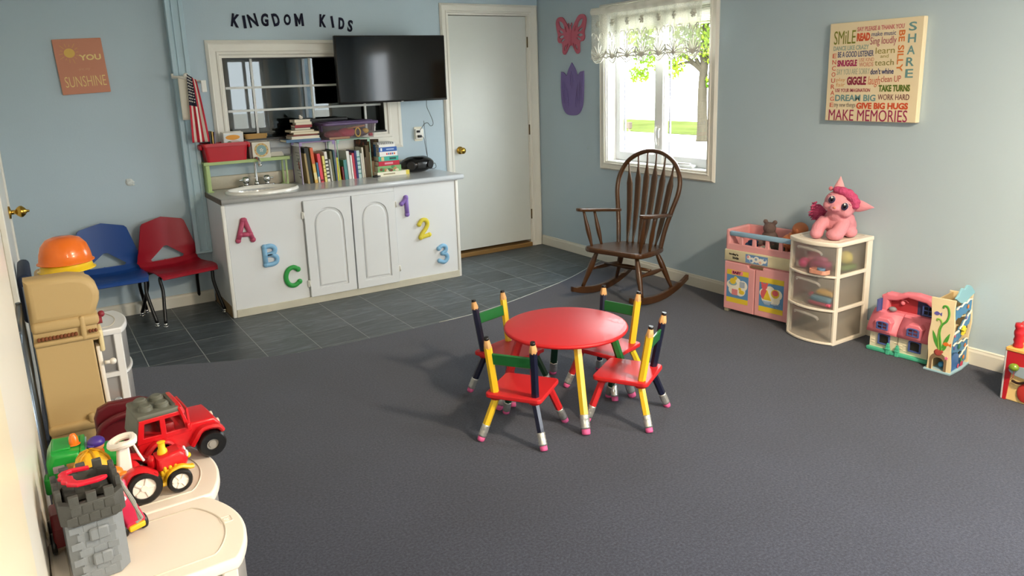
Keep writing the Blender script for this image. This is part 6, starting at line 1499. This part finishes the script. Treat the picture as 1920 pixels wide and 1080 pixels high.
# maroon toddler chair
mc = thing('toddler_chair', 'maroon plastic toddler chair behind the red toy jeep', 'chair', (-3.822, -3.10, 0), radians(-6))
mc.scale = (.84, 1, 1.04)
MR = mat('5e161e', .3, spec=.5, coat=.2)
bp_ = [(-.115, .24), (.100, .24), (.108, .40), (.10, .470), (.085, .500), (.05, .512), (-.06, .512), (-.10, .498), (-.115, .47)]
obj('backrest', MB().prism([bp_], .035, B(0, .06), bev=.012, res=3), MR, mc)
obj('rim', MB().tube(smooth_pts([(-.11, .015, .40), (-.09, .012, .445), (-.03, .010, .470), (.04, .010, .470), (.085, .012, .44), (.098, .015, .38)], 5, False), .012, 10), MR, mc)
obj('seat', MB().b2(-.115, .11, -.16, .05, .22, .255, bev=.014, seg=3), MR, mc)
for s in (-1, 1): obj('side_panel', MB().b2(s * .112 - .014, s * .112 + .014, -.15, .05, 0, .33, bev=.012, seg=2), MR, mc)
# folded frame between the wall and the kitchen
ff = thing('folded_frame', 'narrow steel frame standing between the white door and the toy kitchen', 'folding frame', (-4.068, -3.30, 0), 0)
DM = mat('6f7984', .3, metal=.8)
for y in (0, .12, .5): obj('tube', MB().cyl((0, y, .0), (.0, y, .85), .009, n=10), DM if y else mat('8f98a4', .25, metal=.9), ff)
obj('tube', MB().cyl((0, 0, .84), (0, .5, .84), .009, n=10), DM, ff); obj('tube', MB().cyl((0, 0, .12), (0, .5, .12), .009, n=10), DM, ff)

# --- vehicles: local x forward, y left, z up
def wheel(parent, x, y, r, w, tyre='101012', hub='8d8a86', hr=.42, spokes=0, name='wheel'):
    s = 1 if y > 0 else -1
    prof = [(r * hr, -w / 2), (r * .86, -w / 2), (r * .97, -w * .36), (r, -w * .15), (r, w * .15), (r * .97, w * .36), (r * .86, w / 2), (r * hr, w / 2), (r * hr * .98, w * .30), (r * hr * .98, -w * .3), (r * hr, -w / 2)]
    M = Matrix.Translation((x, y, r)) @ Matrix.Rotation(radians(90), 4, 'X')
    o = obj(name, MB().lathe(prof, 28, M), mat(tyre, .4, bump=.1, bscale=60), parent)
    h = MB().cyl((x, y - w * .34, r), (x, y + w * .34, r), r * hr, n=20)
    if spokes:
        for k in range(spokes):
            a = 2 * pi * k / spokes; h.box((x + r * hr * .55 * cos(a), y + s * w * .36, r + r * hr * .55 * sin(a)), (r * hr * .75, w * .12, r * hr * .22), rot=(0, -a, 0), bev=.001)
        h.cyl((x, y, r), (x, y + s * w * .46, r), r * hr * .3, n=12)
    else: h.cyl((x, y, r), (x, y + s * w * .40, r), r * hr * .7, r * hr * .6, n=16)
    obj('hub', h, mat(hub, .35), o); return o
def sideprof(pts, y0, y1, bev=.006, holes=None):
    return MB().prism([pts] + (holes or []), y1 - y0, Matrix.Translation((0, y1, 0)) @ BACK.to_4x4(), bev=bev, res=2)
TZ = .5908
RDJ = mat('c8161f', .28, spec=.5, coat=.15); GRJ = mat('5f6158', .5)
jp = thing('toy_jeep', 'red toy jeep with grey roof on the drawer cart', 'toy car', (-3.760, -3.705, TZ), radians(6))
jp.scale = (.95, 1.0, .90)
# body
obj('body', sideprof([(-.098, .038), (-.07, .040), (-.060, .062), (-.022, .064), (-.012, .042), (.045, .042), (.052, .060), (.060, .066), (.10, .066), (.108, .050), (.115, .052), (.112, .088), (.098, .108), (.034, .112), (.030, .100), (-.098, .098)], -.058, .058, .006), RDJ, jp)
for s in (-1, 1):
    w1 = [(-.082, .106), (-.040, .104), (-.040, .146), (-.076, .146)]; w2 = [(-.026, .104), (.022, .104), (.014, .146), (-.026, .146)]
    sd_ = MB().prism([[(-.100, .09), (.036, .09), (.030, .118), (.018, .158), (-.088, .158)], w1, w2], .008, Matrix.Translation((0, s * .056 + .004, 0)) @ BACK.to_4x4(), bev=.002)
    obj('cab_side', sd_, RDJ, jp)
    fd = MB().tube(smooth_pts([(.112, s * .066, .070), (.098, s * .066, .088), (.060, s * .066, .090), (.040, s * .066, .066), (.03, s * .064, .05)], 4, False), .011, 8, flat=(.7, 1.3)); fd.tube(smooth_pts([(-.012, s * .066, .06), (-.03, s * .066, .083), (-.062, s * .066, .083), (-.085, s * .066, .055)], 4, False), .010, 8, flat=(.7, 1.3)); obj('fender', fd, RDJ, jp)
    obj('mirror', MB().box((.026, s * .068, .112), (.008, .014, .018), bev=.003, seg=2), RDJ, jp)
obj('windshield', MB().prism([[(-.055, .105), (.055, .105), (.050, .155), (-.050, .155)], [(-.045, .112), (.045, .112), (.042, .147), (-.042, .147)]], .006, Matrix.Translation((.030, 0, 0)) @ Matrix(((0, 0, 1), (1, 0, 0), (0, 1, 0))).to_4x4(), bev=.001), RDJ, jp)
obj('seats', MB().b2(-.03, .0, -.045, .045, .09, .125, bev=.008, seg=2), mat('8a1016', .4), jp)
rf = MB().b2(-.092, .018, -.060, .060, .155, .172, bev=.006, seg=2).box((-.092, 0, .128), (.012, .116, .07), rot=(0, .2, 0), bev=.006, seg=2)
obj('roof', rf, GRJ, jp, 'grey roof'); 
for x in (-.062, -.022):
    for y in (-.026, .026): rf2 = obj('roof_knob', MB().cyl((x, y, .168), (x, y, .182), .019, .017, 18).cyl((x, y, .182), (x, y, .186), .015, .012, 18), GRJ, jp)
obj('roof_panel', MB().b2(-.002, .014, -.045, .045, .171, .176, bev=.002), mat('4d4f48', .6), jp); obj('roof_front', MB().tube([(.018, -.058, .150), (.014, -.058, .165), (.012, -.04, .172), (.012, .04, .172), (.014, .058, .165), (.018, .058, .150)], .007, 8), RDJ, jp)
obj('bumper', MB().b2(.108, .120, -.055, .055, .032, .052, bev=.005, seg=2), GRJ, jp)
for y in (-.028, .028): obj('headlight', MB().cyl((.108, y, .078), (.116, y, .078), .012, n=14), mat('d8d4c8', .3), jp)
for x in (-.048, .080):
    for y in (-.062, .062): wheel(jp, x, y, .0385, .034)
# tractor
tr = thing('toy_tractor', 'red and yellow toy tractor with white hub wheels in front of the jeep', 'toy tractor', (-3.822, -3.868, TZ), radians(4))
obj('hood', sideprof([(-.002, .055), (.012, .050), (.060, .050), (.066, .062), (.064, .086), (.052, .096), (.0, .088)], -.026, .026, .010), RDJ, tr)
obj('face', MB().ball((.060, 0, .066), (.012, .022, .020), 14), RDJ, tr); obj('nose', MB().ball((.073, 0, .066), .007, 10), mat('e8c020', .35), tr)
for y in (-.013, .013): obj('eye', MB().ball((.068, y, .078), (.004, .007, .009), 10), mat('e8ecf4', .3), tr)
obj('engine', MB().b2(.004, .050, -.028, .028, .040, .058, bev=.005, seg=2).b2(.010, .018, -.030, .030, .048, .066, bev=.003).b2(.022, .030, -.030, .030, .048, .066, bev=.003).b2(.034, .042, -.030, .030, .048, .066, bev=.003), mat('e3b41c', .4), tr, 'yellow engine block')
obj('chimney', MB().lathe([(0, 0), (.012, 0), (.011, .012), (.008, .016), (.008, .030), (.010, .032), (.006, .034), (0, .034)], 16, Matrix.Translation((.018, 0, .086))), mat('e8c020', .4), tr, 'yellow smoke stack')
obj('frame', MB().tube(smooth_pts([(-.005, -.034, .03), (.012, -.034, .030), (.022, -.034, .050), (.045, -.034, .060), (.066, -.032, .052), (.075, -.030, .050)], 4, False), .006, 8, flat=(1, 1.4)).b2(-.06, .05, -.024, .024, .022, .042, bev=.005, seg=2), mat('e3b41c', .4), tr, 'yellow frame')
obj('seat', MB().b2(-.055, -.010, -.026, .026, .046, .060, bev=.006, seg=2).ball((-.05, 0, .07), (.018, .026, .022), 12).ball((-.008, .0, .074), (.010, .016, .018), 10), RDJ, tr)
for s in (-1, 1): obj('fender', MB().tube(smooth_pts([(-.080, s * .040, .055), (-.062, s * .040, .080), (-.035, s * .040, .082), (-.008, s * .038, .062)], 4, False), .011, 8, flat=(.6, 1.6)), RDJ, tr)
for y in (-.042, .042): wheel(tr, -.038, y, .041, .028, hub='ece4da', hr=.62, spokes=5); wheel(tr, .040, y * .92, .029, .022, hub='ece4da', hr=.66, spokes=6)
# white toy crane tower on the tractor
obj('white_tower', MB().box((-.066, -.012, .100), (.034, .030, .095), rot=(0, .06, 0), bev=.004, taper=(.66, .8)).tube(smooth_pts([(-.085, -.012, .142), (-.066, -.034, .150), (-.044, -.030, .152), (-.040, .006, .152), (-.062, .016, .150), (-.084, .006, .145)], 4), .008, 8, closed=True).tube([(-.045, -.02, .148), (-.036, -.03, .12), (-.028, -.034, .10)], .003, 6), mat('ece6de', .4), tr, 'white tower with a ring on top')
# green truck
gt = thing('green_truck', 'green toy truck with orange beacon behind the castle', 'toy truck', (-3.955, -3.71, TZ), radians(-3))
gt.scale = (1.0, 1.0, .86)
GJ = mat('1f9a3c', .3, spec=.5, coat=.15)
obj('cab', sideprof([(-.080, .02), (-.010, .02), (-.008, .085), (-.012, .118), (-.070, .124), (-.083, .095)], -.055, .055, .012), GJ, gt)
obj('hood', MB().cyl((-.005, 0, .062), (.078, 0, .058), .045, .036, 24).ball((.078, 0, .058), (.012, .036, .036), 16).b2(-.01, .07, -.05, .05, .018, .05, bev=.01, seg=2), GJ, gt)
obj('roof_panel', MB().b2(-.068, -.030, -.035, .035, .120, .126, bev=.002), GJ, gt); obj('beacon', MB().lathe([(0, .03), (.006, .028), (.010, .018), (.011, 0), (.014, -.002), (0, -.002)][::-1], 16, Matrix.Translation((-.022, -.012, .124))), mat('f0761a', .2, coat=.4), gt, 'orange beacon')
obj('window_frame', MB().b2(-.012, .000, -.05, .05, .082, .118, bev=.004, seg=2), GJ, gt); obj('windscreen', MB().b2(.000, .003, -.04, .04, .088, .112), mat('8fb0b4', .15), gt)
for (x, c) in ((-.058, '9a8f9a'), (-.030, 'b8864a')): obj('sticker', MB().prism([rrect(x - .012, .070, x + .012, .090, .002)], .0008, Matrix.Translation((0, -.0555, 0)) @ BACK.to_4x4()).ball((x, -.0562, .08), (.008, .0008, .006), 8), mat(c, .5), gt)
obj('nose', MB().ball((.088, -.02, .040), (.010, .02, .02), 10), mat('b01820', .4), gt); obj('rear_step', MB().b2(-.092, -.078, -.06, -.02, .012, .06, bev=.006, seg=2), GJ, gt)
for x in (-.05, .05):
    for y in (-.052, .052): wheel(gt, x, y, .026, .02)
fg = thing('toy_driver', 'toy driver with purple helmet in the green truck', 'toy figure', (-3.930, -3.735, TZ + .043), 0)
obj('body', MB().lathe([(0, 0), (.016, 0), (.015, .03), (.010, .042), (0, .042)], 14), mat('d95a1c', .4), fg); obj('head', MB().ball((0, 0, .052), .015, 14), mat('d98a5a', .5), fg); obj('helmet', MB().ball((-.002, 0, .060), (.020, .018, .014), 14).ball((-.012, -.006, .056), (.012, .012, .004), 10), mat('45308a', .35), fg, 'purple helmet')
# yellow dome toy
lg = MB()
lg.prism([rrect(-.013, -.013, .013, .013, .004), rrect(-.0115, -.0115, .0115, .0115, .003)], .0012, None, z0=0).tube([(-.006, -.005, .0006), (-.002, .006, .0006), (.004, .004, .0006), (.001, -.003, .0006), (.006, -.006, .0006)], .0009, 5)
yd = thing('yellow_dome_toy', 'yellow wrinkled dome toy behind the castle battlements', 'toy', (-3.950, -3.865, TZ), 0); yd.scale = (1, 1, 1.08)
dm = MB().lathe([(0, .130), (.014, .127), (.028, .116), (.036, .100), (.040, .075), (.042, .04), (.042, 0), (0, 0)], 26)
for v in dm.bm.verts:
    a = atan2(v.co.y, v.co.x); q = 1 + .05 * sin(a * 5 + v.co.z * 40) ; v.co.x *= q; v.co.y *= q
obj('dome', dm, mat('e3ab14', .5, bump=.4, bscale=60), yd)
sm__ = MB()
for k in range(5):
    a = k * 1.256; sm__.tube([(.043 * cos(a) * s_, .043 * sin(a) * s_, z_) for s_, z_ in ((1.0, .05), (.95, .085), (.80, .108), (.5, .124), (.1, .131))], .003, 6)
obj('seams', sm__, mat('c48f10', .5), yd)
# castle
CD = mat('484947', .6, bump=.05, bscale=200); CLG = mat('7b8187', .5, bump=.05, bscale=200)
cs = thing('toy_castle', 'grey toy castle tower with dark battlements on the nearest cart', 'toy castle', (-3.968, -4.100, TZ), radians(4))
cw, cdp = .052, .070
oct_ = lambda k: [(cw * k, -cdp * k + .02), (cw * k, cdp * k - .02), (cw * k - .02, cdp * k), (-cw * k + .02, cdp * k), (-cw * k, cdp * k - .02), (-cw * k, -cdp * k + .02), (-cw * k + .02, -cdp * k), (cw * k - .02, -cdp * k)]
obj('tower', MB().prism([oct_(.96)], .13, None, bev=.004), CLG, cs)
stn = MB()
RR = random.Random(2)
for zz in range(7):
    for k in range(4):
        x = -.036 + k * .024 + (.012 if zz % 2 else 0); z = .008 + zz * .017
        if x > .036: continue
        stn.b2(x - .0105, x + .0105, -cdp * .96 - .0008, -cdp * .96 + .002, z, z + .0145, bev=.001)
so_ = obj('stone_course', stn, CLG, cs); so_['kind'] = 'stuff'
for z in (.088, .035): obj('raised_block', MB().b2(-.014, .020, -cdp * .96 - .008, -cdp * .96, z, z + .026, bev=.003).b2(.0018, .0030, -cdp * .96 - .0088, -cdp * .96 - .006, z, z + .026), CLG, cs)
co = MB().prism([oct_(1.08), oct_(.90)], .044, None, bev=.002, z0=.128); co.prism([oct_(1.0)], .006, None, z0=.128)
obj('collar', co, CD, cs, 'dark stone collar')
cst = MB()
for zz in range(2):
    for k in range(5):
        x = -.038 + k * .019 + (.009 if zz % 2 else 0)
        if x > .04: continue
        cst.b2(x - .0088, x + .0088, -cdp * 1.08 - .0012, -cdp * 1.08 + .002, .132 + zz * .019, .149 + zz * .019, bev=.001)
cso = obj('stone_course', cst, CD, cs); cso['kind'] = 'stuff'
mer = [(-.030, -1), (.0, -1), (.030, -1), (-.030, 1), (.0, 1), (.030, 1)]
for (x, s) in mer: obj('merlon', MB().box((x, s * cdp * .99, .178), (.017, .012, .022), bev=.001), CD, cs)
for y in (-.03, .006, .04):
    for s in (-1, 1): obj('merlon', MB().box((s * cw * .99, y, .178), (.010, .016, .022), bev=.001), CD, cs)
obj('inner_ledge', MB().b2(-.04, .04, .005, .055, .140, .158, bev=.002).b2(-.02, -.004, .002, .012, .158, .176).b2(.008, .024, .002, .012, .158, .176), CD, cs)
obj('draw_arm', MB().tube([(.056, .02, .165), (.075, -.03, .120), (.078, -.05, .085)], .003, 6).tube([(.060, -.01, .155), (.082, -.05, .090), (.070, -.052, .085)], .003, 6), mat('8f8f88', .4), cs)
hw_ = thing('dragon_wing', 'red plastic dragon wing lying across the castle battlements', 'toy', (-3.985, -4.115, TZ + .190), radians(4))
wp = [(.040, .050), (.0, .060), (-.024, .056), (-.034, .045), (-.030, .036), (-.037, .026), (-.028, .016), (-.032, .004), (-.022, -.006), (-.022, -.016), (-.008, -.026), (.0, -.032), (.045, -.036), (.066, -.032), (.072, -.025), (.060, -.020), (.02, -.020), (.004, -.012), (-.002, .004), (-.002, .018), (-.014, .030), (-.012, .046), (.0, .050), (.040, .042)]
wp = [(x * .74, y * .86) for x, y in wp]
obj('wing', MB().prism([wp], .009, None, bev=.003), mat('d81c36', .3, coat=.2), hw_)
# pink toy car by the castle
pc_ = thing('pink_car', 'magenta toy car with orange capped driver beside the castle', 'toy car', (-3.906, -4.000, TZ), radians(-68))
pc_.scale = (.80, .80, .86)
obj('body', sideprof([(-.045, .02), (.055, .02), (.060, .040), (.030, .062), (-.012, .092), (-.020, .120), (-.030, .120), (-.034, .085), (-.045, .075)], -.026, .026, .007), mat('c2254a', .3, coat=.2), pc_)
obj('bumper', MB().box((.058, 0, .024), (.012, .045, .016), bev=.005, seg=2), mat('e8b41c', .4), pc_)
obj('sticker', MB().ball((.018, -.0265, .055), (.012, .001, .008), 10).ball((.004, 0, .083), (.010, .008, .006), 10), mat('d8dce6', .4), pc_)
for x in (-.028, .036):
    for y in (-.027, .027): wheel(pc_, x, y, .020, .014)
dv = thing('toy_figure', 'toy figure in orange cap beside the castle', 'toy figure', (-3.912, -3.968, TZ + .072), 0)
obj('body', MB().lathe([(0, 0), (.013, 0), (.012, .026), (.008, .032), (0, .032)], 12), mat('2c4a8a', .4), dv); obj('head', MB().ball((0, 0, .040), .013, 12), mat('d98a5a', .5), dv); obj('cap', MB().ball((0, 0, .048), (.018, .016, .013), 14).ball((.012, -.008, .046), (.012, .010, .004), 10), mat('ee7a1c', .35), dv, 'orange cap')
dc = thing('dark_red_car', 'dark red toy car squeezed between castle and door', 'toy car', (-4.030, -3.985, TZ), radians(92))
obj('body', sideprof([(-.05, .02), (.05, .02), (.052, .05), (.03, .06), (.02, .085), (-.03, .085), (-.05, .06)], -.012, .012, .005), mat('6a1018', .35), dc)
for x in (-.03, .03):
    for y in (-.013, .013): wheel(dc, x, y, .022, .01)

near = [o for o in D.objects if o.get('label') == 'white drawer cart nearest the camera with the castle on top'][0]
lo = obj('embossed_mark', lg, mat('ebe2d8', .35), near); lo.location = (.155, -.018, .590)

for o in list(D.objects):
    if o.type == 'MESH' and o.parent in (jp, tr, gt, pc_, cs, kt) and not o.modifiers: esmooth(o)
# ------------------------------------------------------------------ outdoors beyond the window
GZ = -.55
def ground(name, x0, x1, y0, y1, z, m, label):
    o = obj(name, MB().b2(x0, x1, y0, y1, z - .1, z), m); o['kind'] = 'structure'; o['label'] = label; return o
ground('ground', .3, 60, -60, 60, GZ, mat('c8c4ba', 1, spec=0, var=.06, vscale=.6), 'pale sunlit gravel outside the window')
ground('lawn', 15.3, 20.6, -40, 60, GZ + .02, mat('3c4322', 1, spec=0.0, var=.25, vscale=.8), 'green lawn strip across the yard')
ground('far_field', 60.01, 160, -120, 160, GZ, mat('d6d2c4', .9), 'bright field far behind the yard')
BARK = mat('38342c', 1, spec=0.0, bump=.6, bscale=14, var=.25, vscale=5, stretch=(1, 1, .2))
LEAFM = D.materials.new('leaf'); LEAFM.use_nodes = True
def _leafm(nt):
    nt.nodes.clear(); o = nt.nodes.new('ShaderNodeOutputMaterial'); d = nt.nodes.new('ShaderNodeBsdfDiffuse'); t = nt.nodes.new('ShaderNodeBsdfTranslucent'); m = nt.nodes.new('ShaderNodeMixShader'); m.inputs[0].default_value = .5
    tc = nt.nodes.new('ShaderNodeTexCoord'); n = nt.nodes.new('ShaderNodeTexNoise'); n.inputs['Scale'].default_value = .9; n.inputs['Detail'].default_value = 3; nt.links.new(tc.outputs['Object'], n.inputs['Vector'])
    cr = nt.nodes.new('ShaderNodeValToRGB'); cr.color_ramp.elements[0].position = .35; cr.color_ramp.elements[0].color = lin('3f5f18'); cr.color_ramp.elements[1].position = .68; cr.color_ramp.elements[1].color = lin('8a9a34')
    nt.links.new(n.outputs[0], cr.inputs[0]); nt.links.new(cr.outputs[0], d.inputs[0]); nt.links.new(cr.outputs[0], t.inputs[0]); nt.links.new(d.outputs[0], m.inputs[1]); nt.links.new(t.outputs[0], m.inputs[2]); nt.links.new(m.outputs[0], o.inputs[0])
_leafm(LEAFM.node_tree)
def tree(name, label, x, y, trunk_r, lean, clumps, nleaf, seed, ls=.12):
    t = thing(name, label, 'tree', (x, y, GZ), 0, 'trees outside the window'); R = random.Random(seed)
    pts = [(0, 0, 0), (lean * .15, 0, .4), (lean * .3, .05, 1.6), (lean * .6, .0, 3.0), (lean, .1, 5.0), (lean * 1.2, .0, 7.0)]
    obj('trunk', MB().tube(smooth_pts(pts, 4, False), [trunk_r * (1.25 - .85 * i / 20) for i in range(21)], 12), BARK, t)
    for (cx, cy, cz, r) in clumps[:8]:
        a = Vector((lean * .45, 0, 2.0 + .25 * R.random())); b_ = Vector((cx, cy, cz))
        obj('branch', MB().tube(smooth_pts([a, a.lerp(b_, .4) + Vector((0, 0, .25)), a.lerp(b_, .75) + Vector((0, 0, .1)), b_], 3, False), [trunk_r * (.45 - .04 * i) for i in range(10)], 8), BARK, t)
    lf = MB(); tot = sum(c[3] ** 2 for c in clumps)
    for (cx, cy, cz, r) in clumps:
        for k in range(int(nleaf * r * r / tot)):
            d = Vector((R.gauss(0, 1), R.gauss(0, 1), R.gauss(0, 1))).normalized() * r * R.random() ** .4
            p = Vector((cx, cy, cz)) + Vector((d.x, d.y, d.z * .7)); e = Euler((R.uniform(0, 6.28), R.uniform(0, 6.28), R.uniform(0, 6.28))).to_matrix(); s = ls * R.uniform(.6, 1.3)
            q = [p + e @ Vector(v) for v in ((-s, 0, 0), (-.2 * s, -.55 * s, .1 * s), (s, 0, 0), (-.2 * s, .55 * s, .1 * s))]
            lf.bm.faces.new([lf.bm.verts.new(v) for v in q])
    o = obj('foliage', lf, LEAFM, t, recalc=False); o['kind'] = 'stuff'
    return t
tree('maple_tree', 'leafy green tree with pale trunk beyond the right casement', 13.7, 10.92, .15, .12, [(-0.21, 0.22, 2.95, 0.7), (-0.69, 0.73, 2.3, 0.55), (-1.1, 1.17, 2.75, 0.65), (-1.52, 1.61, 3.45, 0.7), (-0.83, 0.88, 3.55, 0.8), (-0.0, 0.0, 3.65, 0.8), (0.34, -0.36, 2.65, 0.6), (0.62, -0.66, 3.55, 0.9), (-0.41, 0.44, 4.45, 1.0), (-1.38, 1.46, 4.55, 0.9), (0.69, -0.73, 4.75, 1.0), (-1.31, 1.39, 2.1, 0.35), (0.28, -0.29, 1.85, 0.4)], 11000, 4, .068)
mb_ = thing('mailbox', 'small brown post box standing at the edge of the lawn', 'post box', (15.24, 15.99, GZ), 0)
obj('post', MB().b2(-.03, .03, -.03, .03, 0, .15), mat('6a5d50', 1, spec=0), mb_); obj('box', MB().b2(-.08, .08, -.08, .08, .12, .36, bev=.02), mat('4a423c', 1, spec=0), mb_)
